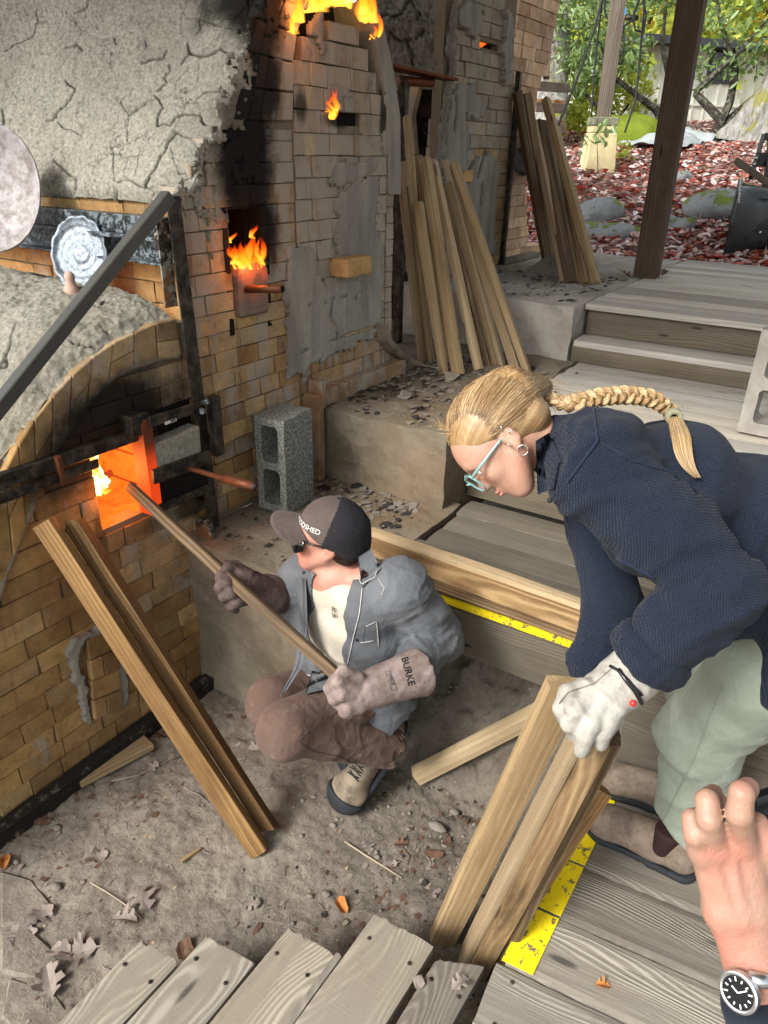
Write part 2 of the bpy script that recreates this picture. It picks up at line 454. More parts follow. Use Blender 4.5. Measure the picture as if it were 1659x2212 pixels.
m = MT('scaled grey steel', .42, .25); P = m.pos(); v1 = m.noise(P, 42, 5, .8)
m.base(m.mix(m.step(v1, .48, .55), (.006, .007, .008), (.13, .155, .17))); m.rough(m.step(v1, .48, .55, .35, .6)); m.bump(v1, .002, .6); M['steel'] = m.m
m = MT('dark iron', .5, .55); P = m.pos(); v1 = m.noise(P, 25, 5, .7)
m.base(m.mix(m.step(v1, .35, .7), (.016, .014, .012), (.075, .062, .048))); m.bump(v1, .002, .5); M['iron'] = m.m
m = MT('smooth dark bar', .45, .35); P = m.pos(); v1 = m.noise(P, 12, 5, .6)
m.base(m.mix(v1, (.035, .035, .030), (.075, .073, .062))); M['bar'] = m.m
m = MT('flaking painted iron', .7, .2); P = m.pos(); v1 = m.noise(P, 16, 5, .75)
c = m.mix(m.step(v1, .5, .56), (.035, .027, .020), (.23, .22, .18)); c = m.mix(m.step(m.noise(P, 7, 4), .55, .65), c, (.15, .075, .035))
m.base(c); m.bump(v1, .003, .8); M['flaky'] = m.m
m = MT('rusty pipe', .55, .5); P = m.pos(); v1 = m.noise(P, 30, 5, .7)
m.base(m.mix(v1, (.03, .014, .009), (.19, .065, .028))); m.bump(v1, .002); M['rust'] = m.m
m = MT('fine dirt', .97); P = m.pos()
a = m.noise(P, 4.5, 6, .75); b = m.noise(P, 60, 6, .75); g = m.vor(P, 70); peb = m.vor(P, 26)
c = m.mix(m.step(a, .3, .7), (.135, .117, .092), (.265, .235, .19)); c = m.mix(m.step(b, .45, .75, 0, .6), c, (.07, .052, .038))
c = m.mix(m.step(g, 0, .18, .5, 0), c, (.32, .28, .22))
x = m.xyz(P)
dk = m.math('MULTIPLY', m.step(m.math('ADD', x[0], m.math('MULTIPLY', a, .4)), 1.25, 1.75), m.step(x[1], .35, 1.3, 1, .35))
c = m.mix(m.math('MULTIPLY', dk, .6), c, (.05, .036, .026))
m.base(c); nb = m.bump(b, .006, 1.0); nb = m.bump(m.math('MULTIPLY', peb, -1.0), .004, .5, nb); m.bump(m.noise(P, 14, 4), .012, .7, nb); M['dirt'] = m.m
m = MT('flagstone', .85); P = m.pos(); a = m.noise(P, 5, 5, .7)
m.base(m.mix(a, (.14, .14, .13), (.33, .31, .28))); m.bump(m.noise(P, 40, 5), .004); M['stone'] = m.m
def leafmat(name, stops, rough=.6, spec=.5, trans=.25):
    m = MT(name, rough, 0, spec)
    a_ = m.n('Attribute', attribute_name='hue', attribute_type='GEOMETRY').outputs['Fac']
    c = m.ramp(a_, stops)
    c = m.mix(m.noise(m.pos(), 25, 3), m.mix(.35, c, (0, 0, 0)), c)
    m.base(c)
    if trans:
        t = m.n('BsdfTranslucent', {'Color': c}).outputs[0]
        ms = m.n('MixShader', {0: trans, 1: m.b.outputs[0], 2: t}).outputs[0]
        m.nt.links.new(ms, m.out.inputs[0])
    return m.m
# ================================================================== KILN
YW = 1.94          # the kiln's long face
Z0, Z1, Z2, Z3 = -2.0, -1.32, -1.0, -0.714   # pit floor and the three terraces
ZD = -1.82         # plank deck
_bm = {}
def brick_me(mk, v):
    if (mk, v) not in _bm:
        bm = bmesh.new(); bmesh.ops.create_cube(bm, size=1)
        rr = random.Random(v * 7 + 1)
        bmesh.ops.bevel(bm, geom=list(bm.edges), offset=.022, segments=1, affect='EDGES')
        for q in bm.verts:
            q.co += V((rr.uniform(-.018, .018), rr.uniform(-.03, .03), rr.uniform(-.03, .03)))
        me = bpy.data.meshes.new('brick'); bm.to_mesh(me); bm.free(); me.materials.append(M[mk])
        _bm[(mk, v)] = me
    return _bm[(mk, v)]
def brick(parent, c, size, mk, rot=None, name='brick'):
    o = bpy.data.objects.new(name, brick_me(mk, RD.randrange(4))); COL.objects.link(o)
    o.parent = parent
    Mx = Matrix.Translation(V(c) - pw(parent))
    if rot is not None: Mx = Mx @ rot
    o.matrix_basis = Mx @ Matrix.Diagonal((*size, 1))
    return o
def courses(parent, z0, z1, h, spans, mk, depth=.10, face=YW, axis='x', lens=(.114, .229, .16, .114), gap=.003, jit=.004, out=-1):
    """rows of bricks; spans(zc) -> list of (a, b) intervals; out = sign of the face normal"""
    z = z0; row = 0
    while z < z1 - h * .4:
        hh = min(h, z1 - z); zc = z + hh / 2
        for a, b in spans(zc):
            x = a; first = True
            while x < b - 1e-3:
                L = RD.choice(lens)
                if first and row % 2: L *= .55
                first = False
                if b - (x + L) < .05: L = b - x
                L = min(L, b - x)
                pr = RD.uniform(-jit, jit)
                cc = x + L / 2; ff = face - out * (depth / 2) + pr
                s = (L - gap, depth, hh - gap); r = Matrix.Rotation(RD.uniform(-.006, .006), 4, 'Y')
                k = mk(cc, zc) if callable(mk) else mk
                if axis == 'x': brick(parent, (cc, ff, zc), s, k, r)
                else: brick(parent, (ff, cc, zc), (depth, L - gap, hh - gap), k)
                x += L
        z += h; row += 1
def cut(spans, holes):
    def f(z):
        r = list(spans(z))
        for (x0, x1, a, b) in holes:
            if a < z < b:
                n = []
                for p, q in r:
                    if x1 <= p or x0 >= q: n.append((p, q))
                    else:
                        if x0 - p > .02: n.append((p, x0))
                        if q - x1 > .02: n.append((x1, q))
                r = n
        return r
    return f
def fmat(name, c0, c1, st, sc=18):
    m = MT(name, .9); P = m.pos(); v1 = m.noise(P, sc, 4, .6)
    v1 = m.math('ADD', m.math('MULTIPLY', v1, .6), m.math('MULTIPLY', m.noise(P, 5, 3), .5)); c = m.mix(m.step(v1, .3, .75), c0, c1); m.base((.05, .015, .005)); m.set(m.b, 'Emission Color', c); m.b.inputs['Emission Strength'].default_value = st
    m.bump(m.noise(P, 60, 4), .004); return m.m
M['glow'] = fmat('red hot firebrick', (.75, .045, .002), (.95, .12, .009), .95)
M['glow_lo'] = fmat('dull red hot brick', (.28, .03, .008), (.5, .06, .01), .45)
def flame_mat():
    m = MT('flame', 1.0); uv = m.co('UV'); x = m.xyz(uv); P = m.pos()
    h = x[1]; s = m.math('ABSOLUTE', m.math('SUBTRACT', x[0], .5))
    nz = m.noise(m.map(P, (1, 1, .35)), 38, 4, .6, .6)
    c = m.ramp(m.math('ADD', h, m.math('MULTIPLY', m.math('SUBTRACT', nz, .5), .5)), [(0, (1, .42, .045)), (.25, (1, .22, .010)), (.6, (.95, .085, .003)), (1, (.6, .03, .001))])
    em = m.n('Emission', {'Color': c, 'Strength': 1.5}).outputs[0]
    a = m.math('MULTIPLY', m.step(s, .12, .5, .9, 0), m.step(h, .35, 1.0, 1, 0))
    a = m.math('MULTIPLY', a, m.step(nz, .30, .52, .25, 1))
    tr = m.n('BsdfTransparent').outputs[0]
    m.nt.links.new(m.n('MixShader', {0: a, 1: tr, 2: em}).outputs[0], m.out.inputs[0]); return m.m
M['flame'] = flame_mat()
m = MT('white hot flame', 1); m.nt.links.new(m.n('Emission', {'Color': (1, .72, .28, 1), 'Strength': 2.0}).outputs[0], m.out.inputs[0]); M['flame_hot'] = m.m
def flame(parent, base, h, w, lean, mat='flame', seed=0, depth=.02):
    """a tongue of flame: three crossed, twisting sheets round one rising spine"""
    rr = random.Random(seed); vs = []; fs = []; uvs = []; n = 14
    for k in range(3):
        th = rr.uniform(-.5, .5) + k * 1.05; b0 = len(vs); ph = rr.uniform(0, 6)
        for i in range(n + 1):
            t = i / n; ww = w * (math.sin(math.pi * min(1, .18 + t * .82)) ** .8) * (1 - t * .55) * (1 + .18 * math.sin(t * 9 + ph))
            cx_ = V(base) + V(lean) * (t ** 1.3) + V((math.sin(t * 5 + ph) * w * .22, math.cos(t * 4 + ph) * depth, t * h))
            d = V((math.cos(th + t * .6), math.sin(th + t * .6), 0)) * ww * .5
            for s in (-1, -.5, 0, .5, 1): vs.append(cx_ + d * s); uvs.append((s * .5 + .5, t))
        for i in range(n):
            for j in range(4):
                a = b0 + i * 5 + j; fs.append((a, a + 1, a + 6, a + 5))
    me = pmesh('flame', vs, fs); ul = me.uv_layers.new(name='UVMap')
    for lp in me.loops: ul.data[lp.index].uv = uvs[lp.vertex_index]
    return link('flame', me, M[mat], parent, None, True)

# outlines on the long face (x, z)
def face_pts(px, Y=YW): return [(lambda q: (q.x, q.z))(at(*p, Y=Y)) for p in px]
arch_out = face_pts([(-150, 1330), (-60, 1130), (0, 1021), (17, 991), (43, 934), (90, 871), (133, 821), (213, 751), (287, 715), (333, 695), (372, 688)])
arch_in = face_pts([(-90, 1560), (-45, 1390), (0, 1254), (43, 1147), (77, 1044), (133, 941), (187, 864), (230, 818), (275, 792), (330, 776), (385, 768)])
hx0, hx1, hz0, hz1 = 1.312, 1.555, -1.145, -.872      # firing hole
XF = 1.765
fire = empty('kiln_firebox', (1.2, YW, Z0), 'low vaulted kiln firebox of golden firebrick with a glowing square stoke hole', 'kiln')
def zmax(x): return interp(arch_out, x)
def xleft(z):      # left end of the masonry at height z
    return interp([(p[1], p[0]) for p in arch_out], z)
spn = cut(lambda z: [(max(.15, xleft(z) + .03), XF)], [(hx0, hx1, hz0, hz1), (hx0 - .02, hx1 + .02, hz1, hz1 + .035), (1.585, XF - .03, -1.16, -.82)])
def fb_mat(x, z):
    if z > -1.55 and x > 1.25: return RD.choice(['brick_mid', 'brick_mid', 'brick_gold'])
    return 'brick_gold'
courses(fire, Z0 + .04, -.66, .0725, spn, fb_mat, lens=(.229, .229, .16, .114), face=YW, jit=.003)
# arch ring bricks, proud of the infill
po = resample(arch_out, 15); pi_ = resample(arch_in, 15)
for i in range(14):
    if po[i][0] < .55 and po[i + 1][0] < .5: continue
    g = .018
    A, B, C, D = [np.array(q) for q in (po[i] + (po[i + 1] - po[i]) * g, po[i + 1] - (po[i + 1] - po[i]) * g, pi_[i + 1] - (pi_[i + 1] - pi_[i]) * g, pi_[i] + (pi_[i + 1] - pi_[i]) * g)]
    halves = [(0, .52), (.53, 1)] if i % 2 else [(0, 1)]
    for (u, v_) in halves:
        q = [A + (D - A) * u, B + (C - B) * u, B + (C - B) * v_, A + (D - A) * v_]
        mb = MB(); yy = YW - .016 - RD.uniform(0, .006)
        mb.prism([(p[0], yy, p[1]) for p in q], (0, .09, 0)); mb.build('arch_brick', M['brick_mid' if i > 7 else 'brick_gold'], fire, bevel=.003)
mb = MB()
bkp = [(.1, Z0), (XF + .02, Z0), (XF + .02, -.52)] + [(p[0], p[1] - .01) for p in reversed(arch_out) if p[0] > .1]
# backing behind the joints, with the firing hole left open
for (a, b, c_, d_) in [(.1, hx0, Z0, -1.0), (.1, hx0, -1.0, -.9)]:
    pass
def backing(parent, x0, x1, z0, z1, y, holes, mat='mortar', top=None):
    xs = sorted({x0, x1, *[h[0] for h in holes], *[h[1] for h in holes], *(list(np.linspace(x0, x1, 14)) if top else [])})
    zs = sorted({z0, z1, *[h[2] for h in holes], *[h[3] for h in holes]})
    mb = MB()
    for a, b in zip(xs[:-1], xs[1:]):
        for c, d in zip(zs[:-1], zs[1:]):
            if any(h[0] <= (a + b) / 2 <= h[1] and h[2] <= (c + d) / 2 <= h[3] for h in holes): continue
            t0 = d; t1 = d
            if top: t0 = min(d, top(a) - .02); t1 = min(d, top(b) - .02)
            if max(t0, t1) <= c: continue
            t0 = max(t0, c + .001); t1 = max(t1, c + .001)
            mb.prism([(a, y, c), (b, y, c), (b, y, t1), (a, y, t0)], (0, .06, 0))
    return mb.build('mortar_bed', M[mat], parent)
backing(fire, .1, XF + .02, Z0, -.5, YW + .009, [(hx0, hx1, hz0, hz1), (1.585, XF - .03, -1.16, -.82)], top=zmax)

def grid_mesh(name, Pts, mat, parent, crack=None, smooth=True, thick=None):
    """Pts (n, m, 3) -> quads"""
    n, m_ = Pts.shape[:2]; idx = np.arange(n * m_).reshape(n, m_)
    q = np.stack([idx[:-1, :-1], idx[1:, :-1], idx[1:, 1:], idx[:-1, 1:]], -1).reshape(-1, 4)
    me = npmesh(name, Pts.reshape(-1, 3), q)
    if crack is not None:
        a = me.attributes.new('crack', 'FLOAT', 'POINT'); a.data.foreach_set('value', np.asarray(crack, np.float32).ravel())
    return link(name, me, mat, parent, None, smooth)
def normals(P):
    du = np.gradient(P, axis=0); dv = np.gradient(P, axis=1); n = np.cross(du, dv); return n / (np.linalg.norm(n, axis=-1, keepdims=True) + 1e-9)
def rough_surface(P, amp, seed, sgn):
    N = normals(P) * sgn
    big = fbm(P, 3.2, 3, .5, seed); mid = fbm(P, 16, 3, .6, seed + 2); fin = fbm(P, 60, 3, .7, seed + 5)
    return N, amp[0] * big + amp[1] * mid + amp[2] * fin
def carve(P, N, cracks, depth=.02):
    pj = proj(P.reshape(-1, 3)); cr = np.zeros(len(pj)); wob = fbm(np.c_[pj / 14.0, np.zeros(len(pj))], 1, 3) * 3.0
    for line, w in cracks:
        d = segdist(pj + np.c_[wob, wob[::-1] * 0], line)
        cr = np.maximum(cr, np.clip(1.35 - d / w, 0, 1))
    cr = cr.reshape(P.shape[:2])
    return P - N * (cr * depth)[..., None], cr ** 1.3
# firebox vault: rough plaster over the ring, running back into the hill
prof = np.array([(q[0], q[1]) for q in arch_out if q[0] > .3]); prof = resample(prof, 170)
ys = np.concatenate([np.linspace(YW - .012, YW + .22, 60), np.linspace(YW + .225, 3.5, 210)])
P = np.zeros((len(ys), 170, 3))
for i, y in enumerate(ys):
    t = y - YW
    P[i, :, 0] = prof[:, 0]; P[i, :, 1] = y; P[i, :, 2] = prof[:, 1] + .02 + .045 * (1 - math.exp(-max(t, 0) / .16)) + .012 * t
    P[i, :, 0] += -.02 * (1 - math.exp(-max(t, 0) / .2))
N, dsp = rough_surface(P, (.018, .006, .0045), 1, 1)
if N[100, 80, 2] < 0: N = -N
P = P + N * (dsp + .012)[..., None]
lip = np.clip(1 - (ys - YW + .012) / .10, 0, 1)[:, None, None]
P = P - N * (lip ** 2 * .035)
s3 = 1 / 3.0
cr1 = [([(0, 1165), (30, 1178), (90, 1192), (95, 1176)], 3.2), ([(14, 775), (15, 790), (0, 793)], 2.5), ([(33, 700), (14, 770), (0, 793)], 1.6), ([(150, 738), (198, 751), (233, 758)], 1.5), ([(215, 702), (238, 723)], 1.4), ([(560 * s3, 645), (590 * s3, 655), (640 * s3, 662), (230, 650)], 2.0)]
P, crk = carve(P, N, cr1)
grid_mesh('vault_plaster', P, M['castable'], fire, crk)
# clay crust along the joint between ring and infill
def rope(parent, pts, r, mat, name, seed=0, flat=.5):
    p = resample(pts, max(8, int(len(pts) * 7))); mb = MB()
    rs = [r * (1 + .55 * float(fbm(np.array([[*q * 30]]), 1, 2, .5, seed)[0])) for q in p]
    mb.tube([V(q) for q in p], rs, 7, flat=1.0); return mb.build(name, mat, parent, True)
# ================================================================== first chamber
ch1 = empty('kiln_chamber', (2.4, YW, Z1), 'tall sooty kiln chamber with a bricked-up doorway and flames escaping above it', 'kiln')
dprof = [(1.752, -.165), (1.80, -.115), (1.90, .0), (2.0, .12), (2.081, .245), (2.21, .44), (2.36, .62), (2.60, .85), (2.95, 1.0)]
def dleft(z): return XF if z < -.15 else interp([(b, a) for a, b in dprof], z) + .012
SH = (1.992, 2.165, -.56, -.195)
inner_px = [(628, 262), (630, 130), (642, 50), (672, 0), (715, -28)]
outer_px = [(497, 262), (520, 165), (560, 0), (640, -130)]
def ch1_mat(x, z):
    if z < -.45: return RD.choice(['brick_mid', 'brick_mid', 'brick_gold'])
    if z < -.1: return RD.choice(['brick_mid', 'brick_grey', 'brick_mid'])
    return 'brick_grey'
courses(ch1, Z1 + .03, .06, .069, cut(lambda z: [(dleft(z), 2.352)], [SH]), ch1_mat, lens=(.114, .229, .114, .16))
io = resample(face_pts(outer_px), 7); ii = resample(face_pts(inner_px), 7)
for i in range(6):
    A, B, C, D = io[i], io[i + 1], ii[i + 1], ii[i]
    for u, v_ in ((0, .24), (.245, .44), (.445, .72), (.725, 1)):
        e = .035
        q = [A + (D - A) * u, B + (C - B) * u, B + (C - B) * v_, A + (D - A) * v_]
        q = [q[0] + (q[1] - q[0]) * e, q[1] - (q[1] - q[0]) * e, q[2] + (q[3] - q[2]) * e, q[3] - (q[3] - q[2]) * e]
        mb = MB(); yy = YW - .004 - RD.uniform(0, .008)
        mb.prism([(p[0], yy, p[1]) for p in q], (0, .1, 0)); mb.build('arch_brick', M['brick_grey'], ch1, bevel=.003)
# bricked-up doorway
dtop = face_pts([(632, 128), (640, 100), (660, 78), (700, 55), (740, 38), (775, 62), (795, 100), (812, 150), (822, 200)])
def dspan(z):
    xs = [x for x in np.linspace(2.362, 2.985, 60) if interp(dtop, x) > z + .02]
    return [(xs[0], xs[-1])] if len(xs) > 3 and xs[-1] - xs[0] > .05 else []
H2 = (2.625, 2.79, .085, .158)
PL = (2.575, 2.765, -.485, -.405)
courses(ch1, Z2 - .02, .42, .0765, cut(dspan, [H2, PL]), lambda x, z: 'brick_grey' if z > -.75 else 'brick_mid', lens=(.16, .114, .22, .10, .16), jit=.006)
courses(ch1, Z2, .12, .07, lambda z: [(2.99, 3.05)], 'brick_grey', lens=(.06,), jit=.002)
backing(ch1, XF + .02, 2.99, Z1, -.16, YW + .012, [SH])
mb = MB()
for k in range(20):
    z = -.16 + k * .022
    for xa, xb in ([(dleft(z + .022) - .02, H2[0]), (H2[1], 2.99)] if H2[2] - .02 < z < H2[3] else [(dleft(z + .022) - .02, 2.99)]): mb.box((max(xa, dleft(z + .022) + .035), YW + .012, z), (xb, YW + .06, z + .022)); mb.box((dleft(z + .022) + .01, YW + .075, z), (dleft(z + .022) + .10, YW + .12, z + .022))
mb.build('mortar_bed', M['mortar'], ch1)
backing(ch1, 2.975, 3.055, Z2, .12, YW + .012, [])
# right haunch of the arch: smooth clay slab
hp = face_pts([(812, 113), (832, 210), (836, 330), (838, 420), (862, 420), (861, 253), (848, 160), (835, 100), (812, 10), (790, 0), (798, 67)])
mb = MB(); mb.prism([(x, YW - .012, z) for x, z in hp], (0, .25, 0)); mb.build('arch_haunch', M['plaster'], ch1, bevel=.004)
# black panels painted as the shade inside the openings
mb = MB(); mb.box((2.3, YW + .16, -.1), (3.1, YW + .2, .75)); mb.box((1.96, YW + .22, -.62), (2.2, YW + .25, -.1))
mb.box((1.962, YW + .0, -.62), (1.985, YW + .24, -.15)); mb.box((2.172, YW + .0, -.62), (2.19, YW + .24, -.15)); mb.box((1.97, YW + .05, -.19), (2.19, YW + .24, -.17))
mb.build('recess_shade', M['void'], ch1)
# cross wall below the dome, facing the firebox roof
courses(ch1, -.56, -.14, .07, lambda z: [(YW + .02, 3.7)], 'brick_gold', axis='y', face=XF, lens=(.229, .16, .229, .114))
mb = MB(); mb.box((XF + .012, YW + .02, -.6), (XF + .1, 3.75, -.12)); mb.build('mortar_bed', M['mortar'], ch1)
# dome plaster
ns = 520; pf = resample(dprof, ns)
ys = np.concatenate([np.linspace(YW - .004, YW + .2, 80), np.linspace(YW + .2025, 3.75, 520)])
P = np.zeros((len(ys), ns, 3))
P[:, :, 0] = pf[None, :, 0]; P[:, :, 1] = ys[:, None]; P[:, :, 2] = pf[None, :, 1]
N, dsp = rough_surface(P, (.018, .006, .004), 9, 1)
if N[100, 80, 2] < 0: N = -N
sm = np.clip((YW + .42 - P[..., 1]) / .3, 0, 1) * .75       # trowelled smooth near the face
dsp = dsp * (1 - sm)
plates = (np.floor((fbm(P, 2.6, 2, .5, 31) + 1) * 3.2) % 2) * .004
P = P + N * (dsp + .028 + plates)[..., None]
lip = np.clip(1 - (ys - YW + .004) / .16, 0, 1)[:, None, None]; P = P - N * (lip ** 2 * .060)
lb = np.clip(1 - np.arange(ns) / 11.0, 0, 1)[None, :, None]; P = P - N * (lb ** 2 * .04)
Z = lambda L: [(a / 3., b / 3.) for a, b in L]
CR = [([(935, 1215), (870, 1180), (820, 1155), (760, 1180)], 2.4), ([(1130, 860), (1080, 950), (1050, 1000), (1010, 1065), (970, 1140), (935, 1215)], 3.6),
      ([(1125, 850), (1200, 885), (1300, 935), (1340, 890)], 1.5), ([(1020, 815), (1060, 800), (1105, 812), (1140, 760), (1200, 740), (1290, 745), (1320, 800), (1370, 830), (1440, 825)], 2.7),
      ([(1440, 825), (1500, 900), (1560, 970)], 1.6), ([(1020, 815), (1030, 740), (1060, 700), (1030, 650), (990, 615)], 1.9), ([(1100, 420), (1090, 470), (1070, 500), (1075, 530), (1020, 590)], 2.2),
      ([(920, 410), (990, 385), (1050, 380), (1085, 330)], 3.0), ([(1170, 410), (1230, 345), (1215, 280)], 2.7), ([(1230, 345), (1300, 365), (1380, 350), (1430, 315), (1500, 355), (1580, 375), (1640, 320)], 3.4),
      ([(415, 520), (440, 545), (485, 575), (460, 640), (420, 690), (375, 715), (345, 775), (300, 780)], 2.6), ([(380, 790), (410, 830), (470, 840), (530, 880)], 1.6),
      ([(180, 1290), (250, 1300), (340, 1280), (400, 1275), (470, 1305), (540, 1325), (620, 1335), (700, 1330), (745, 1290), (765, 1240)], 3.8),
      ([(340, 1035), (380, 1070), (450, 1130), (500, 1160), (485, 1240)], 2.2), ([(575, 0), (555, 60), (480, 85)], 2.4), ([(240, 60), (240, 150), (210, 240), (100, 290), (30, 330)], 1.5), ([(240, 150), (310, 135)], 1.3),
      ([(430, 310), (500, 290), (530, 325)], 2.2), ([(730, 240), (760, 290)], 1.9), ([(945, 255), (940, 320)], 1.9), ([(0, 710), (25, 750), (10, 840), (0, 860)], 2.5),
      ([(840, 750), (830, 830), (830, 920)], 1.1), ([(780, 660), (840, 750), (950, 670)], 1.1), ([(1600, 0), (1630, 120)], 3.4), ([(950, 1210), (995, 1245), (985, 1300)], 1.7),
      ([(1290, 130), (1300, 180), (1270, 220)], 1.2), ([(1210, 120), (1290, 120), (1440, 180), (1540, 190)], .9), ([(730, 970), (740, 1180)], 1.0), ([(910, 960), (880, 1120)], 1.0), ([(1100, 960), (1150, 1100), (1160, 1130), (1280, 1115), (1340, 1180), (1330, 1270)], 1.0), ([(1260, 650), (1330, 600), (1420, 590), (1480, 630)], 1.0)]
P, crk = carve(P, N, [(Z(l), w * .72) for l, w in CR], .022)
grid_mesh('dome_plaster', P, M['castable'], ch1, crk)

m = MT('sooty thin clay wash', .95); P = m.pos(); w1_ = m.noise(P, 8, 5, .7); cw = m.mix(m.step(w1_, .3, .7), (.13, .115, .085), (.27, .245, .19)); m.base(m.mix(spots(m, P, SOOT), cw, (.008, .007, .007))); m.bump(m.noise(P, 60, 5, .7), .004); M['thin_wash'] = m.m
def sheet(parent, poly, Y, name, mat, res=.011, amp=.006, thick=.005, seed=0, cracks=None, jag=.02):
    """thin ragged skin of plaster lying on the bricks; poly in (x, z)"""
    a = np.array(poly); x0, z0 = a.min(0); x1, z1 = a.max(0)
    xs = np.arange(x0 - .02, x1 + .03, res); zs = np.arange(z0 - .02, z1 + .03, res)
    X, Zz = np.meshgrid(xs, zs, indexing='ij'); G = np.stack([X, Zz * 0, Zz], -1)
    wx = fbm(G, 17, 4, .7, seed) * jag * 1.3; wz = fbm(G, 17, 4, .7, seed + 8) * jag * 1.3
    ins = inpoly(np.stack([(X + wx).ravel(), (Zz + wz).ravel()], -1), [tuple(p) for p in poly]).reshape(X.shape)
    y = Y - thick - amp * .55 * (fbm(G * np.array([1, 1, .35]), 7, 3, .5, seed) + .6) - .002 * fbm(G, 50, 2, .5, seed + 3)
    cr = np.zeros(X.shape)
    P3 = np.stack([X, y, Zz], -1)
    if cracks:
        pj = proj(P3.reshape(-1, 3))
        for l, w in cracks: cr = np.maximum(cr, np.clip(1.3 - segdist(pj, l) / w, 0, 1).reshape(X.shape))
        P3[..., 1] += cr * .02
    idx = -np.ones(X.shape, int); q = []
    cell = ins[:-1, :-1] & ins[1:, :-1] & ins[1:, 1:] & ins[:-1, 1:]
    vs = []; cv = []
    def vid(i, j):
        if idx[i, j] < 0: idx[i, j] = len(vs); vs.append(P3[i, j]); cv.append(cr[i, j])
        return idx[i, j]
    for i, j in zip(*np.nonzero(cell)): q.append((vid(i, j), vid(i + 1, j), vid(i + 1, j + 1), vid(i, j + 1)))
    if not q: return
    # rim going back to the wall
    from collections import Counter
    ed = Counter()
    for f in q:
        for k in range(4): ed[(f[k], f[(k + 1) % 4])] += 1
    n0 = len(vs); back = {}
    for (a_, b_) in list(ed):
        if (b_, a_) not in ed:
            for k in (a_, b_):
                if k not in back: back[k] = len(vs); p = vs[k].copy(); p[1] = Y + .004; vs.append(p); cv.append(cv[k])
            q.append((b_, a_, back[a_], back[b_]))
    me = npmesh(name, np.array(vs), np.array(q))
    at_ = me.attributes.new('crack', 'FLOAT', 'POINT'); at_.data.foreach_set('value', np.array(cv, np.float32))
    return link(name, me, M[mat], parent, None, True)
def _late(): pass
def zp(l, ox, oy, s): return [(ox + a * s, oy + b * s) for a, b in l]
z9 = lambda l: zp(l, 486, 486, .3659)
sheet(ch1, face_pts(z9([(340, 130), (420, 100), (535, 100), (545, 180), (560, 330), (640, 330), (690, 180), (650, 60), (650, 0), (910, 0), (930, 200), (925, 590), (900, 660), (760, 720), (560, 800), (400, 900), (350, 850), (370, 700), (340, 500), (350, 300)])),
      YW, 'plaster_skin', 'plaster', res=.009, seed=4, amp=.010,
      cracks=[(z9([(800, 230), (780, 260), (775, 320)]), 1.3), (z9([(500, 475), (600, 460), (660, 430), (720, 420)]), .9), (z9([(640, 450), (625, 550), (650, 600), (670, 660)]), 1.8), (z9([(770, 440), (800, 400), (790, 460)]), 1.3), (z9([(455, 750), (560, 710), (740, 650), (900, 600)]), 1.1)])
z2 = lambda l: zp(l, 553, 0, 1 / 3)
sheet(ch1, face_pts(z2([(520, 1250), (600, 1200), (740, 1150), (790, 1180), (800, 1660), (530, 1660), (515, 1500)])), YW, 'plaster_skin', 'plaster', seed=5, amp=.006)
sheet(ch1, face_pts(z2([(820, 560), (900, 640), (915, 760), (900, 1000), (800, 1000), (830, 800)])), YW, 'plaster_skin', 'plaster', seed=6, thick=.004)
sheet(ch1, face_pts(z2([(460, 560), (620, 570), (640, 660), (560, 640), (500, 690), (450, 660)])), YW, 'plaster_skin', 'plaster', seed=7, thick=.004, amp=.003)
sheet(ch1, face_pts(z2([(330, 130), (440, 60), (445, 200), (440, 300), (370, 310), (330, 250)])), YW, 'plaster_skin', 'plaster', seed=12, thick=.012, amp=.01)
sheet(ch1, face_pts(z2([(470, 1080), (630, 1030), (780, 1030), (770, 1140), (560, 1230), (470, 1180)])), YW, 'plaster_skin', 'plaster', seed=17, thick=.003, amp=.003)
dl = [(dleft(z) - .015, z) for z in np.linspace(-.2, .62, 16)]
sheet(ch1, dl + [(x + .10 + .04 * math.sin(z * 17), z) for x, z in reversed(dl)], YW - .002, 'edge_plaster', 'castable', res=.006, seed=77, amp=.016, thick=.004, jag=.045)
dl2 = [(max(dleft(z), 1.80) + .06, z) for z in np.linspace(-.34, .56, 16)]
sheet(ch1, dl2 + [(min(x + .20 + .05 * math.sin(z * 23 + 1), 2.33), z) for x, z in reversed(dl2) if not (SH[2] < z < SH[3])], YW - .0, 'plaster_skin', 'thin_wash', res=.007, seed=78, amp=.006, thick=.003, jag=.06)
# ledge at the foot of the doorway
a = at(650, 868, Y=YW - .05); b = at(842, 787, Y=YW - .05)
mb = MB(); mb.box((2.40, YW - .06, Z2), (3.10, YW + .0, Z2 + .07)); mb.box((2.395, YW - .075, Z2 + .0), (2.43, YW - .001, Z2 + .12)); mb.box((2.36, YW - .085, Z1), (2.40, YW - .002, Z2 + .07))
mb.build('sill', M['brick_mid'], ch1, bevel=.004)
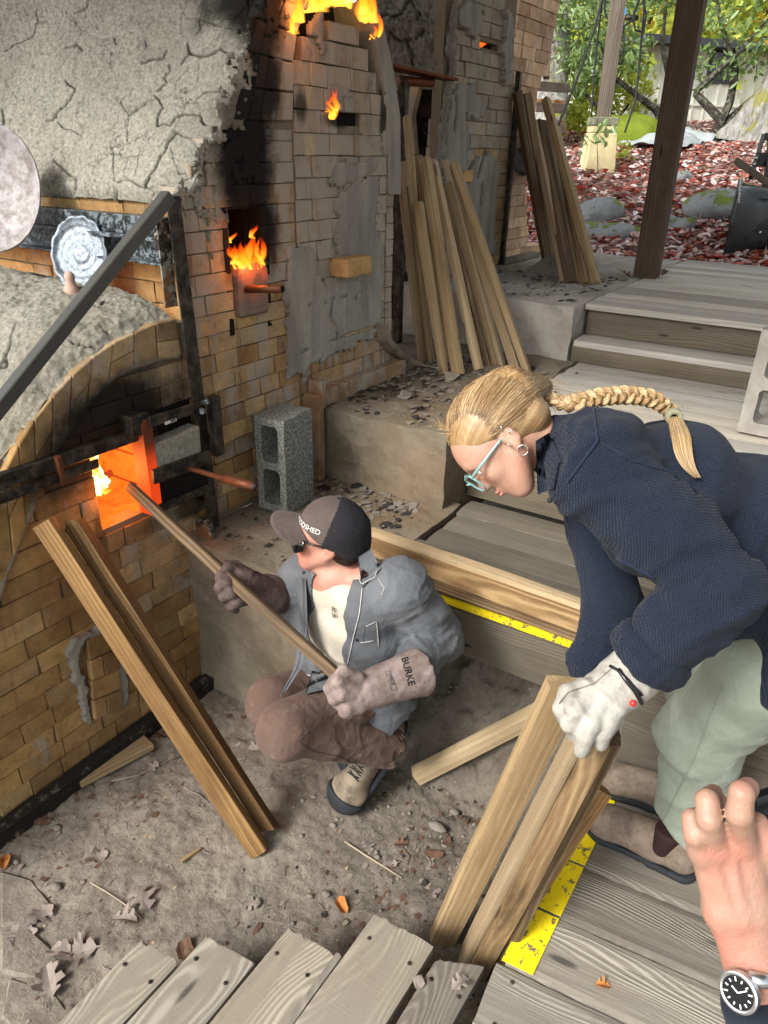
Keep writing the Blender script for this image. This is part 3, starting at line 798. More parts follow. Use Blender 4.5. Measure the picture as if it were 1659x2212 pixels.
# stoke hole: plug block, rusty pipe
mb = MB(); mb.prism([(1.995, YW - .03, -.56), (2.15, YW - .03, -.56), (2.155, YW - .03, -.40), (2.13, YW - .03, -.375), (2.03, YW - .03, -.375), (1.998, YW - .03, -.40)], (0, .14, 0))
m = MT('fire reddened brick', .9); P_ = m.pos(); hz = m.step(m.xyz(P_)[2], -.56, -.375)
m.base(m.mix(m.noise(P_, 14, 5, .7), (.10, .065, .048), (.20, .15, .115))); m.set(m.b, 'Emission Color', (1, .08, .01, 1)); m.set(m.b, 'Emission Strength', m.math('MULTIPLY', m.math('MULTIPLY', hz, hz), m.step(m.noise(P_, 12, 4), .35, .65, .0, .28))); m.bump(m.noise(P_, 50, 5), .004); M['hotplug'] = m.m
mb.build('stoke_plug', M['hotplug'], ch1, bevel=.01)
pp = at(533, 627, Y=YW - .03); pe = pp + V((.02, -.165, .0)); pe = at(610, 624, Y=YW - .20)
mb = MB(); mb.tube([pp + V((0, .03, 0)), pe], .0135, 12); mb.build('pipe', M['rust'], ch1, True)
mb = MB(); mb.tube([pe + (pp - pe).normalized() * .001, pe - (pp - pe).normalized() * .002], .0105, 12); mb.build('pipe_bore', M['void'], ch1)
for i, (px, h, w, ln) in enumerate([((512, 580), .085, .05, (.01, 0, 0)), ((528, 582), .10, .055, (-.01, -.01, 0)), ((545, 578), .13, .06, (.01, 0, 0)), ((560, 572), .10, .05, (.02, 0, 0)), ((505, 572), .07, .045, (-.02, -.01, 0)), ((536, 584), .06, .08, (0, -.02, 0)), ((552, 580), .055, .07, (0, -.02, 0))]):
    flame(ch1, at(*px, Y=YW - .01), h, w, ln, seed=i)
# flames over the doorway and at the spy holes
for i, (px, h, w, ln) in enumerate([((634, 75), .19, .07, (.05, 0, 0)), ((642, 50), .22, .08, (.05, 0, 0)), ((655, 25), .2, .10, (.06, 0, 0)), ((676, 25), .16, .12, (.03, 0, 0)), ((700, 18), .14, .10, (.02, 0, 0)), ((726, 12), .14, .10, (0, 0, 0)), ((750, 16), .15, .09, (.0, 0, 0)),
                                 ((790, 48), .14, .07, (-.02, 0, 0)), ((798, 50), .16, .08, (-.03, 0, 0)), ((776, 30), .14, .07, (.01, 0, 0)), ((813, 80), .10, .035, (.015, 0, 0)), ((806, 85), .05, .03, (-.01, 0, 0)),
                                 ((716, 258), .115, .045, (.02, 0, 0)), ((720, 240), .06, .05, (.0, 0, 0)), ((712, 250), .07, .03, (-.01, 0, 0)), ((550, 515), .05, .02, (0, 0, 0)), ((505, 525), .04, .02, (0, 0, 0))]):
    flame(ch1, at(*px, Y=YW - .008), h, w, ln, seed=20 + i)
for i, px in enumerate([(688, 14), (735, 2), (745, 4)]): flame(ch1, at(*px, Y=YW + .03), .12, .1, (0, 0, 0), 'flame_hot' if i else 'flame', 60 + i)
mb = MB(); mb.box((H2[0], YW + .03, H2[2]), (H2[1], YW + .035, H2[3])); mb.build('spy_hole', M['void'], ch1)
mb = MB(); mb.box((PL[0] - .002, YW - .085, PL[2] + .003), (PL[1] - .01, YW + .05, PL[3] - .003)); mb.build('loose_brick', M['brick_gold'], ch1, bevel=.006)
# ------------- iron frame
fr = fire
Yb = 1.885
mb = MB()
for z0_, z1_, xx in ((-.205, -.262, 1.700), (-.262, -.275, 1.672), (-.275, -.34, 1.716)):
    mb.box((xx, YW - .02, z1_), (1.755, 3.75, z0_))
mb.box((1.665, YW - .02, -.345), (1.755, 3.75, -.338)); mb.build('rail', M['steel'], ch1, bevel=.002)
ct = at(372, 424, Y=Yb); cb = at(462, 1142, Y=Yb)
mb = MB(); d = (ct - cb).normalized()
mb.beam(cb, ct, .05, .007, up=(0, -1, 0)); mb.beam(cb + V((.026, .022, 0)), ct + V((.026, .022, 0)), .007, .05, up=(0, -1, 0)); mb.build('frame_post', M['iron'], fire, bevel=.001)
mb = MB(); q0 = at(366, 470, Y=Yb + .02); q1 = at(385, 660, Y=Yb + .02); mb.beam(q0 + V((-.03, .0, 0)), q1 + V((-.03, 0, 0)), .05, .006, up=(0, -1, 0)); mb.build('frame_plate', M['flaky'], fire)
b0 = at(372, 424, Y=1.86); b1 = at(-90, 1000, Y=1.86)
mb = MB(); mb.beam(b0, b1, .035, .005, up=(0, -1, 0)); mb.beam(b0 + V((.0, .017, -.0)), b1 + V((.0, .017, 0)), .004, .034, up=(0, -1, 0), off=(.017, 0)); mb.build('diagonal_brace', M['bar'], fire, bevel=.001)
mb = MB(); pq = at(334, 515, Y=1.93); mb.tube([pq, pq + V((.07, -.045, -.002))], .016, 14); mb.build('pipe_stub', M['flaky'], fire, True)
mb = MB(); e = at(365, 516, Y=1.884); mb.tube([pq + V((.07, -.045, -.002)), pq + V((.0712, -.0458, -.002))], .0125, 12); mb.build('pipe_bore', M['void'], fire)
m = MT('dusty black iron', .8, .2); P = m.pos(); v1 = m.noise(P, 28, 5, .7); m.base(m.mix(m.step(v1, .55, .7), (.022, .02, .017), (.13, .11, .085))); m.bump(v1, .002); M['base_iron'] = m.m
# lower post, base angle, upper bar
mb = MB(); mb.box((1.715, 1.865, Z0), (1.80, 1.93, -1.33)); mb.box((1.70, 1.86, -1.40), (1.72, 1.935, -1.25)); mb.build('lower_post', M['flaky'], fire, bevel=.003)
mb = MB(); mb.box((.1, 1.875, Z0 - .02), (1.72, 1.883, Z0 + .055)); mb.box((.1, 1.875, Z0 + .049), (1.72, 1.925, Z0 + .057)); mb.build('base_angle', M['base_iron'], fire, bevel=.002)
u0, u1 = at(-60, 1062, Y=1.905), at(318, 934, Y=1.905); zb = (at(0, 1040, Y=1.905).z + at(300, 942, Y=1.905).z) / 2
mb = MB(); mb.box((.4, 1.895, zb - .017), (1.50, 1.902, zb + .022)); mb.box((.4, 1.895, zb + .018), (1.50, 1.925, zb + .025)); mb.box((.4, 1.885, zb - .052), (1.30, 1.892, zb - .022)); mb.build('lintel_bar', M['iron'], fire, bevel=.002)
for xx in (1.16,): 
    mb = MB(); mb.box((xx, 1.874, zb - .06), (xx + .012, 1.895, zb + .03)); mb.build('bracket', M['rust'], fire)
# glowing inside of the firebox
CF = M['glow']
ins = fire
for r_, (z0_, z1_) in enumerate([(-1.23, -1.10), (-1.095, -.985), (-.98, -.87), (-.865, -.845)]):
    y = 1.98; L = [.19, .3, .25, .3] if r_ % 2 else [.30, .22, .3, .25]
    for l in L:
        mb = MB(); mb.box((1.56, y + .003, z0_ + .003), (1.62, y + l - .003, z1_ - .003)); mb.build('glowing_brick', CF, fire, bevel=.003); y += l
mb = MB(); vs = []; fs = []
n = 26
for i in range(n + 1):
    for j in range(n + 1):
        x = 1.14 + .44 * i / n; y = 1.955 + 1.1 * j / n
        zz = -1.155 - .0 * j + .028 * float(fbm(np.array([[x, y, 0]]), 16, 3)[0]) * (1 if j else 0) + .05 * (j / n)
        vs.append((x, y, zz))
for i in range(n):
    for j in range(n):
        a_ = i * (n + 1) + j; fs.append((a_, a_ + n + 1, a_ + n + 2, a_ + 1))
mb.add(vs, fs); mb.build('ember_bed', CF, fire, True)
mb = MB(); mb.box((1.14, 3.0, -1.25), (1.6, 3.05, -.85)); mb.box((1.14, 2.04, -.855), (1.6, 3.0, -.84)); mb.box((1.12, 2.04, -1.25), (1.14, 3.0, -.85)); mb.build('fire_chamber', M['glow'], fire)
for i, (px, yy, h, w) in enumerate([((205, 1020), 2.12, .16, .07), ((212, 1055), 2.08, .10, .07), ((200, 1065), 2.06, .07, .05), ((210, 1062), 2.1, .06, .12)]):
    flame(fire, at(*px, Y=yy), h, w, (0, 0, 0), 'flame_hot', 80 + i)
for i, (px, yy, h, w) in enumerate([((193, 1000), 2.0, .09, .04), ((222, 1070), 2.05, .06, .06), ((215, 1030), 2.0, .1, .04)]): flame(fire, at(*px, Y=yy), h, w, (0, 0, 0), 'flame', 90 + i)
mb = MB()
for i in range(5):
    p = at(205 + i * 4, 1045 + (i % 3) * 9, Y=2.2); mb.tube([p + V((-.1, .02 * i, -.02)), p + V((.08, .04 * i, .02))], .014, 6)
mb.build('burning_log', M['glow_lo'], fire, True)
mb = MB(); mb.box((1.575, YW + .002, -1.2), (1.76, YW + .03, -.80)); mb.build('recess_shade', M['void'], fire)  # black panel painted as shade, hiding the glow behind the door
mb = MB(); mb.box((1.566, 1.97, -1.25), (1.572, 3.0, -.845)); mb.build('hot_joint', M['glow_lo'], fire)
# hot angle post and sliding stoke door
M['hotiron'] = None
m = MT('hot iron', .6, .3); P_ = m.pos(); v1 = m.noise(P_, 22, 4)
m.base(m.mix(v1, (.05, .02, .012), (.2, .05, .02))); hz = m.math('MULTIPLY', m.step(m.xyz(P_)[2], -.86, -.97), 1.0); m.set(m.b, 'Emission Color', (1, .07, .006, 1)); m.set(m.b, 'Emission Strength', m.math('MULTIPLY', hz, .32)); M['hotiron'] = m.m
mb = MB(); mb.box((1.462, 1.865, -1.13), (1.470, 1.93, -.80)); mb.box((1.470, 1.865, -1.13), (1.502, 1.872, -.79)); mb.build('door_post', M['hotiron'], fire, bevel=.001)
mb = MB(); mb.box((1.425, 1.87, -.84), (1.50, 1.93, -.77)); mb.build('bracket_block', M['iron'], fire, bevel=.004)
dr = empty('stoke_door', (1.68, 1.86, -1.05), 'cream stoke door slid open beside the glowing hole, with long rusty handle', 'door')
q = [at(*p, Y=1.865) for p in [(333, 962), (433, 920), (437, 985), (338, 1027)]]
mb = MB(); mb.prism(q, (0, .06, 0)); mb.build('door_slab', M['castable'], dr, bevel=.006)
mb = MB(); mb.beam(at(330, 1031, Y=1.85), at(455, 985, Y=1.85), .014, .05); mb.beam(at(322, 912, Y=1.862), at(432, 878, Y=1.862), .012, .035); mb.beam(at(345, 1098, Y=1.862), at(448, 1055, Y=1.862), .012, .03); mb.box((1.745, 1.835, -1.0), (1.785, 1.87, -.78)); mb.build('door_frame', M['iron'], dr, bevel=.002)
mb = MB(); mb.prism([at(*p, Y=1.88) for p in [(340, 1036), (448, 994), (450, 1055), (342, 1100)]], (0, .02, 0)); mb.build('door_plate', M['void'], dr)
h0 = at(405, 1011, Y=1.85); h1 = at(486, 1034, Y=1.66); h2 = at(551, 1052, Y=1.52)
mb = MB(); mb.beam(h0, h1, .014, .014); mb.build('handle_rod', M['rust'], dr, bevel=.002)
mb = MB(); mb.tube([h1 - (h2 - h1) * .02, h2], .0155, 14); mb.build('handle_grip', M['rust'], dr, True)
mb = MB(); mb.tube([h2, h2 + (h2 - h1).normalized() * .001], .0135, 12); mb.build('grip_end', M['steel'], dr)
c1 = at(418, 885, Y=1.85)
mb = MB(); mb.tube([at(436, 888, Y=1.85), at(438, 888, Y=1.835)], .012, 8); mb.beam(at(434, 870, Y=1.85), at(450, 866, Y=1.83), .02, .016); mb.build('bolt', M['steel'], dr, bevel=.001)
# barcode label on the top rail
m = MT('paper label', .8); m.base(m.mix(m.noise(m.pos(), 30), (.45, .43, .38), (.6, .58, .52))); M['label'] = m.m
l0, l1 = at(357, 912, Y=1.852), at(380, 904, Y=1.852)
mb = MB(); mb.prism([at(356, 912, Y=1.853), at(381, 903, Y=1.853), at(381.6, 909, Y=1.853), at(356.6, 918.5, Y=1.853)], (0, .001, 0)); mb.build('label', M['label'], dr)
mb = MB(); xx = 369
while xx < 380:
    ww = RD.choice([.4, .8, 1.2]); y0 = 908.2 - (xx - 369) * .36
    mb.prism([at(xx, y0 - .5, Y=1.852), at(xx + ww, y0 - .5 - ww * .36, Y=1.852), at(xx + ww, y0 + 4, Y=1.852), at(xx, y0 + 4.3, Y=1.852)], (0, .0005, 0)); xx += ww + .7
mb.build('barcode', M['void'], dr)
# the fires give light
for (p_, e_, r_) in [((1.40, 2.02, -1.0), 2.8, .06), (tuple(at(536, 560, Y=YW - .05)), .8, .03), (tuple(at(660, 10, Y=YW - .07)), .9, .05), (tuple(at(1.0, 1.0, Y=2.3)) if False else (1.36, 1.90, -1.0), .6, .05)]:
    L_ = bpy.data.lights.new('fire_light', 'POINT'); L_.energy = e_; L_.color = (1, .28, .06); L_.shadow_soft_size = r_; lo = bpy.data.objects.new('fire_light', L_); COL.objects.link(lo); lo.location = p_
# bricks framing a patch with flaking mortar low on the firebox
z3 = lambda l: zp(l, 0, 1404, .4232)
sheet(fire, face_pts([(147, 1380), (190, 1352), (205, 1340), (213, 1352), (205, 1368), (170, 1378), (163, 1400), (160, 1435), (185, 1490), (190, 1560), (176, 1562), (160, 1490), (150, 1450), (140, 1410)]), YW, 'mortar_crust', 'plaster', res=.006, thick=.02, amp=.022, seed=21, jag=.008)
sheet(fire, face_pts([(232, 1415), (250, 1400), (268, 1440), (270, 1500), (256, 1528), (235, 1525), (236, 1470)]), YW, 'mortar_crust', 'plaster', res=.006, thick=.02, amp=.018, seed=22, jag=.008)
pq_ = [(np.array(a), np.array(b)) for a, b in (((176, 1378), (236, 1352)), ((182, 1422), (242, 1396)), ((186, 1466), (246, 1440)), ((190, 1508), (250, 1484)), ((193, 1550), (252, 1526)))]
for i in range(4):
    (a, b), (c, d) = pq_[i], pq_[i + 1]; mid = .45 if i % 2 else 1.0
    for u0, u1 in (((0, mid - .01), (mid + .01, 1)) if mid < 1 else ((0, 1),)):
        pts = [a + (b - a) * u0, a + (b - a) * u1, c + (d - c) * u1 - (0, 2), c + (d - c) * u0 - (0, 2)]
        mb = MB(); mb.prism([(x, YW - .030 - .004 * (i % 2), z) for x, z in face_pts([tuple(p) for p in pts])], (0, .028, 0)); mb.build('plug_brick', M['brick_gold'], fire, bevel=.003)
rope(fire, [(q[0], YW - .014, q[1]) for q in arch_in if q[0] > .6], .009, M['mortar'], 'clay_joint', 3)

# ================================================================== second chamber
Y2 = 2.30
ch2 = empty('kiln_chamber', (4.6, Y2, Z3), 'farther kiln chamber with grey plastered brick face behind the leaning boards', 'kiln')
f2 = lambda l: face_pts(l, Y2)
e2l = f2([(983, 0), (970, 180), (950, 347), (930, 600)]); e2l = sorted([(z, x) for x, z in e2l])
e2r = sorted([(z, x) for x, z in f2([(1075, -60), (1092, 0), (1107, 110), (1110, 200), (1098, 400), (1085, 570)])])
HA = [(lambda a, b: (a.x, b.x, b.z, a.z))(at(1036, 86, Y=Y2), at(1078, 111, Y=Y2))]
courses(ch2, Z3, .98, .073, cut(lambda z: [(interp(e2l, z), interp(e2r, z))], HA), lambda x, z: 'brick_grey' if (z > .0 or x < 4.6) else 'brick_mid', face=Y2, lens=(.114, .16, .229, .114), jit=.006)
backing(ch2, 4.1, 4.99, Z3, .95, Y2 + .012, HA)
z2b = lambda l: zp(l, 553, 0, 1 / 3)
sheet(ch2, f2(z2b([(1300, 520), (1400, 560), (1480, 700), (1420, 780), (1340, 760), (1380, 900), (1350, 1100), (1500, 950), (1550, 1100), (1540, 1660), (1350, 1660), (1190, 1250), (1200, 950), (1240, 620)])), Y2, 'plaster_skin', 'plaster', res=.014, seed=31, amp=.012, thick=.02, jag=.02,
      cracks=[(z2b([(1300, 620), (1305, 700), (1290, 850)]), 2.2), (z2b([(1490, 940), (1480, 1020), (1440, 1150)]), 2.6), (z2b([(1470, 1190), (1460, 1330)]), 2)])
sheet(ch2, f2(z2b([(1280, 0), (1400, 0), (1470, 60), (1450, 180), (1400, 230), (1290, 200)])), Y2, 'plaster_skin', 'plaster', res=.014, seed=32, amp=.01, thick=.02, jag=.02)
sheet(ch2, f2(z2b([(1590, 0), (1640, 100), (1645, 350), (1600, 620), (1580, 300), (1600, 150)])), Y2, 'plaster_skin', 'plaster', res=.014, seed=33, thick=.03)
rope(ch2, [at(*p, Y=Y2 - .02) for p in z2b([(1290, 0), (1260, 300), (1275, 440), (1240, 600), (1200, 950), (1185, 1100)])], .024, M['castable_dark'], 'clay_edge', 8)
mb = MB(); mb.box((HA[0][0], Y2 + .06, HA[0][2]), (HA[0][1], Y2 + .065, HA[0][3])); mb.build('spy_hole', M['void'], ch2)
a_, b_ = at(1036, 88, Y=Y2 + .04), at(1049, 110, Y=Y2 + .04)
mb = MB(); mb.prism([(a_.x, Y2 + .04, a_.z), (b_.x + .02, Y2 + .04, a_.z), (a_.x, Y2 + .04, b_.z)], (0, .01, 0)); mb.build('fire_glimpse', M['glow'], ch2)
a_, b_ = at(1004, 368, Y=Y2 - .05), at(1022, 393, Y=Y2 - .05)
mb = MB(); mb.box((a_.x, Y2 - .05, b_.z), (b_.x, Y2 + .03, a_.z)); mb.build('loose_brick', M['brick_gold'], ch2, bevel=.005)
# flank of the second chamber: sooty courses, rough vault above
XB = 4.13
courses(ch2, Z2, .36, .073, lambda z: [(Y2 + .03, 3.5)], 'brick_black', axis='y', face=XB, lens=(.114, .229, .16))
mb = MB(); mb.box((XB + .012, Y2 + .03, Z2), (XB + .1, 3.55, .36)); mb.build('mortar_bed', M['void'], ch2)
pf = resample([(XB - .02, .30), (XB + .02, .5), (XB + .12, .75), (XB + .35, 1.05), (XB + .7, 1.25)], 120); ys = np.linspace(Y2 + .02, 3.6, 150)
P = np.zeros((150, 120, 3)); P[:, :, 0] = pf[None, :, 0]; P[:, :, 1] = ys[:, None]; P[:, :, 2] = pf[None, :, 1]
N, dsp = rough_surface(P, (.03, .014, .01), 41, 1)
if N[50, 60, 2] < 0: N = -N
P = P + N * (dsp + .01)[..., None]
P, crk = carve(P, N, [(z2b(l), w) for l, w in [([(790, 110), (850, 90), (900, 110), (960, 60), (1000, 0)], 2.2), ([(860, 200), (900, 250), (970, 260), (1030, 250), (1080, 200)], 2.0), ([(980, 260), (1000, 340), (1010, 420)], 1.8), ([(850, 300), (860, 220)], 1.8), ([(1010, 0), (1060, 90), (1040, 120)], 1.6)]], .03)
grid_mesh('vault_plaster', P, M['castable_dark'], ch2, crk)
# tilted pale brick slab in the gap
mb = MB(); mb.prism([at(*p, X=XB - .06) for p in z2b([(1010, 520), (1060, 540), (1010, 750), (1030, 1000), (985, 1000), (965, 700)])], (.05, 0, 0)); mb.build('leaning_slab', M['brick_mid'], ch2, bevel=.004)
# iron: gap post and bracket, corner channel
ir = empty('iron_stanchion', at(858, 742, z=Z2), 'black iron post with flat bracket in the gap between kiln chambers', 'iron post')
g0 = at(858, 742, z=Z2); dpt = math.hypot(g0.x, g0.y); g1 = at(872, 170, d=1); g1 = g1 * (dpt / math.hypot(g1.x, g1.y))
mb = MB(); mb.beam(g0, g1, .045, .04, up=(-1, 0, 0)); mb.build('post', M['iron'], ir, bevel=.002)
mb = MB(); k = g1 + V((0, 0, .01)); pa, pb, pc, pd = [(lambda s: s * (k.z / s.z))(at(*p, d=1)) for p in [(845, 142), (905, 158), (903, 170), (846, 150)]]
mb.prism([k + V((-.12, .10, .03)), k + V((.22, -.12, -.01)), k + V((.2, -.2, -.01)), k + V((-.12, -.02, .03))], (0, 0, .012)); mb.tube([k + V((-.02, .02, -.02)), k + V((.14, -.09, -.02))], .022, 10); mb.build('bracket', M['rust'], ir)
ic = empty('iron_stanchion', (5.02, Y2 - .03, Z3), 'thin black channel iron against the corner of the farther kiln chamber', 'iron post')
mb = MB(); mb.beam(at(1084, 572, Y=Y2 - .03), at(1122, 155, Y=Y2 - .03), .035, .03, up=(0, -1, 0)); mb.build('channel', M['iron'], ic, bevel=.002)
mb = MB(); mb.beam(at(1079, 573, Y=Y2 - .035), at(1094, 571, Y=Y2 - .035), .03, .008); mb.build('foot_plate', M['iron'], ic)

# ================================================================== pale brick flue beyond
chm = empty('brick_flue', (5.3, Y2 + .05, Z3), 'pale clean firebrick kiln wall rising out of frame beside the tree trunk', 'kiln')
Y3 = Y2 + .03
e3r = sorted([(z, x) for x, z in face_pts([(1216, -60), (1211, 0), (1190, 110), (1163, 200), (1150, 260)], Y3)])
zt = e3r[0][0]
courses(chm, .02, 1.10, .075, lambda z: [(interp(e2r, z) + .04, interp(e3r, z))], 'brick_pink', face=Y3, lens=(.229, .16, .114))
e3b = sorted([(z, x) for x, z in face_pts([(1125, 330), (1136, 370), (1140, 480), (1165, 500), (1172, 560)], Y3)])
courses(chm, Z3, -.06, .073, lambda z: [(5.06, interp(e3b, z) if z < -.62 else min(interp(e3b, z), 5.55))], 'brick_pink', face=Y3, lens=(.114, .16, .229))
backing(chm, 5.05, 5.4, Z3, .02, Y3 + .012, []); backing(chm, 5.0, 5.42, .02, 1.1, Y3 + .012, [])
# return face of the flue, seen edge on
courses(chm, .02, 1.10, .075, lambda z: [(Y3 + .02, 3.2)], 'brick_pink', axis='y', face=5.36, lens=(.229, .16), out=1)
sheet(chm, face_pts([(1100, 325), (1135, 320), (1150, 345), (1142, 372), (1100, 372)], Y3), Y3, 'plaster_skin', 'castable_dark', res=.014, thick=.03, amp=.02, seed=51)
mb = MB(); mb.box((5.0, Y2 - .06, Z3), (5.62, Y2 + .02, Z3 + .035)); mb.build('footing', M['concrete'], chm, bevel=.006)
# ================================================================== terraces, pit, decks
def rbox(name, a, b, mat, parent=None, res=.04, amp=.006, seed=0, smooth=True):
    """block with slightly uneven faces"""
    bm = bmesh.new(); sx, sy, sz = [b[i] - a[i] for i in range(3)]
    vs = []; 
    def face(o, u, v, nu, nv):
        g = [[bm.verts.new(o + u * (i / nu) + v * (j / nv)) for j in range(nv + 1)] for i in range(nu + 1)]
        for i in range(nu):
            for j in range(nv): bm.faces.new((g[i][j], g[i + 1][j], g[i + 1][j + 1], g[i][j + 1]))
    A = V(a); X_, Y_, Z_ = V((sx, 0, 0)), V((0, sy, 0)), V((0, 0, sz)); n = lambda s: max(1, int(s / res))
    face(A, X_, Z_, n(sx), n(sz)); face(A + Y_, Z_, X_, n(sz), n(sx)); face(A, Z_, Y_, n(sz), n(sy)); face(A + X_, Y_, Z_, n(sy), n(sz)); face(A + Z_, X_, Y_, n(sx), n(sy)); face(A, Y_, X_, n(sy), n(sx))
    bmesh.ops.remove_doubles(bm, verts=bm.verts, dist=1e-4)
    co = np.array([v.co[:] for v in bm.verts]); nn = np.stack([fbm(co, 6, 4, .6, seed + k) for k in range(3)], -1) * amp
    c0 = (np.array(a) + np.array(b)) / 2
    for v, d in zip(bm.verts, nn): v.co += V(d)
    bmesh.ops.recalc_face_normals(bm, faces=bm.faces)
    me = bpy.data.meshes.new(name); bm.to_mesh(me); bm.free()
    return link(name, me, M[mat], parent, None, False)
def structure(o): o['kind'] = 'structure'; return o
def slab(name, poly, z0, z1, mat, bev=.012):
    mb = MB(); mb.prism([(x, y, z1) for x, y in poly], (0, 0, z0 - z1)); o = mb.build(name, M[mat], None, bevel=bev); return structure(o)
# concrete blocks (tops Z1, Z2, Z3)
c1 = structure(rbox('concrete_step', (1.66, 1.23, Z0 - .15), (2.5, YW + .02, Z1), 'concrete', res=.03, amp=.008, seed=1))
c2 = structure(rbox('concrete_step', (2.42, 1.27, Z1 - .1), (3.9, 2.35, Z2), 'concrete', res=.03, amp=.010, seed=2))
c3 = structure(rbox('concrete_step', (3.82, 1.31, Z2 - .1), (6.1, Y2 + .1, Z3), 'concrete_pale', res=.04, amp=.008, seed=3))  # pale concrete paints in the bright daylight on the upper terrace
c4 = structure(rbox('concrete_step', (3.10, 1.9, Z2 - .1), (4.2, 3.8, Z2 + .002), 'concrete', res=.08, amp=.004, seed=4))
# pit floor
nx, ny = 230, 250
X_, Y_ = np.meshgrid(np.linspace(.1, 2.6, nx), np.linspace(-.1, 2.1, ny), indexing='ij')
G = np.stack([X_, Y_, X_ * 0], -1)
Zf = Z0 + .010 * fbm(G, 3.5, 3, .5, 2) + .0055 * fbm(G, 18, 3, .6, 5) + .003 * fbm(G, 60, 2, .7, 6)
bank = np.clip((X_ - 1.72) / .35, 0, 1) * np.clip((1.35 - Y_) / .15, 0, 1); Zf += bank * (.34 + .05 * fbm(G, 7, 3, .6, 9))
rough_r = np.clip((X_ - 1.3) / .4, 0, 1) * np.clip((1.1 - Y_) / .4, 0, 1); Zf += rough_r * .018 * fbm(G, 14, 4, .7, 12)
gap = np.clip((.62 - Y_) / .12, 0, 1) * np.clip((X_ - .8) / .2, 0, 1) * np.clip((1.8 - X_) / .2, 0, 1); Zf -= gap * .05
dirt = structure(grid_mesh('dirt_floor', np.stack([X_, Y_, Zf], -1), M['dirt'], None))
def ground_z(x, y):
    i = int(np.clip((x - .1) / 2.5 * (nx - 1), 0, nx - 1)); j = int(np.clip((y + .1) / 2.2 * (ny - 1), 0, ny - 1)); return float(Zf[i, j])
# flat stones bedded in the floor, lower left
fl = [[(0, 2010), (60, 2000), (150, 2080), (120, 2130), (0, 2100)], [(0, 1880), (70, 1900), (120, 1960), (60, 1995), (0, 2003)], [(20, 2110), (118, 2138), (170, 2212), (60, 2260), (0, 2200)]]
for k, pl in enumerate(fl):
    mb = MB(); pts = [at(*p, z=Z0) for p in pl]; c = sum(pts, V((0, 0, 0))) / len(pts)
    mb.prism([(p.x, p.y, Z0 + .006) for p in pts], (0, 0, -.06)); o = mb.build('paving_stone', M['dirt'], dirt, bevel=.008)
# planks ---------------------------------------------------------------
def plank(parent, p0, p1, w, th, mat, name='plank', jag=.0, seg=None, seed=None, groove=.0, wob=.0015, end0=0, end1=0):
    """a board from p0 to p1 (centre of its top face); mesh in local coordinates with X along the grain"""
    rr = random.Random(seed if seed is not None else RD.random()); p0, p1 = V(p0), V(p1); L = (p1 - p0).length
    nx_ = seg or max(2, int(L / .12)); ny_ = 10 if jag or groove else 3
    vs = []; fs = []; e1 = [rr.uniform(-jag, 0) for _ in range(ny_ + 1)]; e0 = [rr.uniform(-jag, 0) for _ in range(ny_ + 1)]
    gr = [rr.uniform(-groove, 0) for _ in range(ny_ + 1)]
    for i in range(nx_ + 1):
        t = i / nx_; wv = rr.uniform(-wob, wob)
        for j in range(ny_ + 1):
            u = j / ny_; x = t * L
            if i == 0: x -= e0[j] if jag else 0; x += end0 * (u - .5)
            if i == nx_: x += e1[j] if jag else 0; x += end1 * (u - .5)
            rnd_ = .004 if j in (0, ny_) else 0
            vs.append((x, (u - .5) * w + (wv if j in (0, ny_) else 0), gr[j] - rnd_ + rr.uniform(-.0006, .0006)))
    n1 = len(vs)
    for i in range(nx_ + 1):
        for j in (0, ny_):
            a_ = vs[i * (ny_ + 1) + j]; vs.append((a_[0], a_[1], -th))
    for i in range(nx_):
        for j in range(ny_):
            a_ = i * (ny_ + 1) + j; fs.append((a_, a_ + ny_ + 1, a_ + ny_ + 2, a_ + 1))
        b_ = n1 + i * 2; t0 = i * (ny_ + 1); t1 = t0 + ny_ + 1
        fs.append((t0, b_, b_ + 2, t1)); fs.append((t0 + ny_, t1 + ny_, b_ + 3, b_ + 1)); fs.append((b_, b_ + 1, b_ + 3, b_ + 2))
    for i in (0, nx_):
        t0 = i * (ny_ + 1); b_ = n1 + i * 2; f = [b_, b_ + 1] + [t0 + j for j in range(ny_, -1, -1)]
        fs.append(tuple(f) if i == 0 else tuple(reversed(f)))
    me = pmesh(name, vs, fs)
    bm = bmesh.new(); bm.from_mesh(me); bmesh.ops.recalc_face_normals(bm, faces=bm.faces); bm.to_mesh(me); bm.free()
    d = (p1 - p0).normalized(); s = V((0, 0, 1)).cross(d).normalized(); u = d.cross(s)
    Mx = Matrix((d, s, u)).transposed().to_4x4(); Mx.translation = p0
    return link(name, me, M[mat], parent, Mx, False)
def screw_me():
    mb = MB(); mb.lathe([(0, .0022), (.0035, .0022), (.0052, .0008), (.0055, -.001)], n=12)
    me = mb.mesh('screw'); me.materials.append(M['iron']); return me
SCR = screw_me(); 
def screw(parent, p): 
    p = V(p); link('screw', SCR, None, parent, Matrix.Translation(p + V((0, 0, .0006))))
    mb = None
pit_deck = structure(empty('plank_deck', (.5, .8, ZD)))
LP = [(.90, 1.035, 1.165, .706), (.898, 1.0, 1.032, .805), (.0, 0, 0, 0)]
rows = [(1.099, .130, .706, 1), (.9550, .157, .806, 2), (.800, .149, .94, 3), (.7205, .012, .95, 4), (.618, .182, 1.096, 5), (.4555, .115, 1.10, 6)]
for (yc, w_, xe, sd_) in rows:
    if w_ < .05: continue
    pk = plank(pit_deck, (-.6, yc, ZD), (xe, yc, ZD), w_ - .006, .036, 'deck', jag=.012, groove=.0015, seed=sd_, end1=(-.05 if sd_ == 6 else -.012))
    for dx in (.045,):
        for sg in (-.33, .33): screw(pk, (xe - dx - .02 - RD.uniform(0, .02), yc + w_ * sg, ZD + .0005))
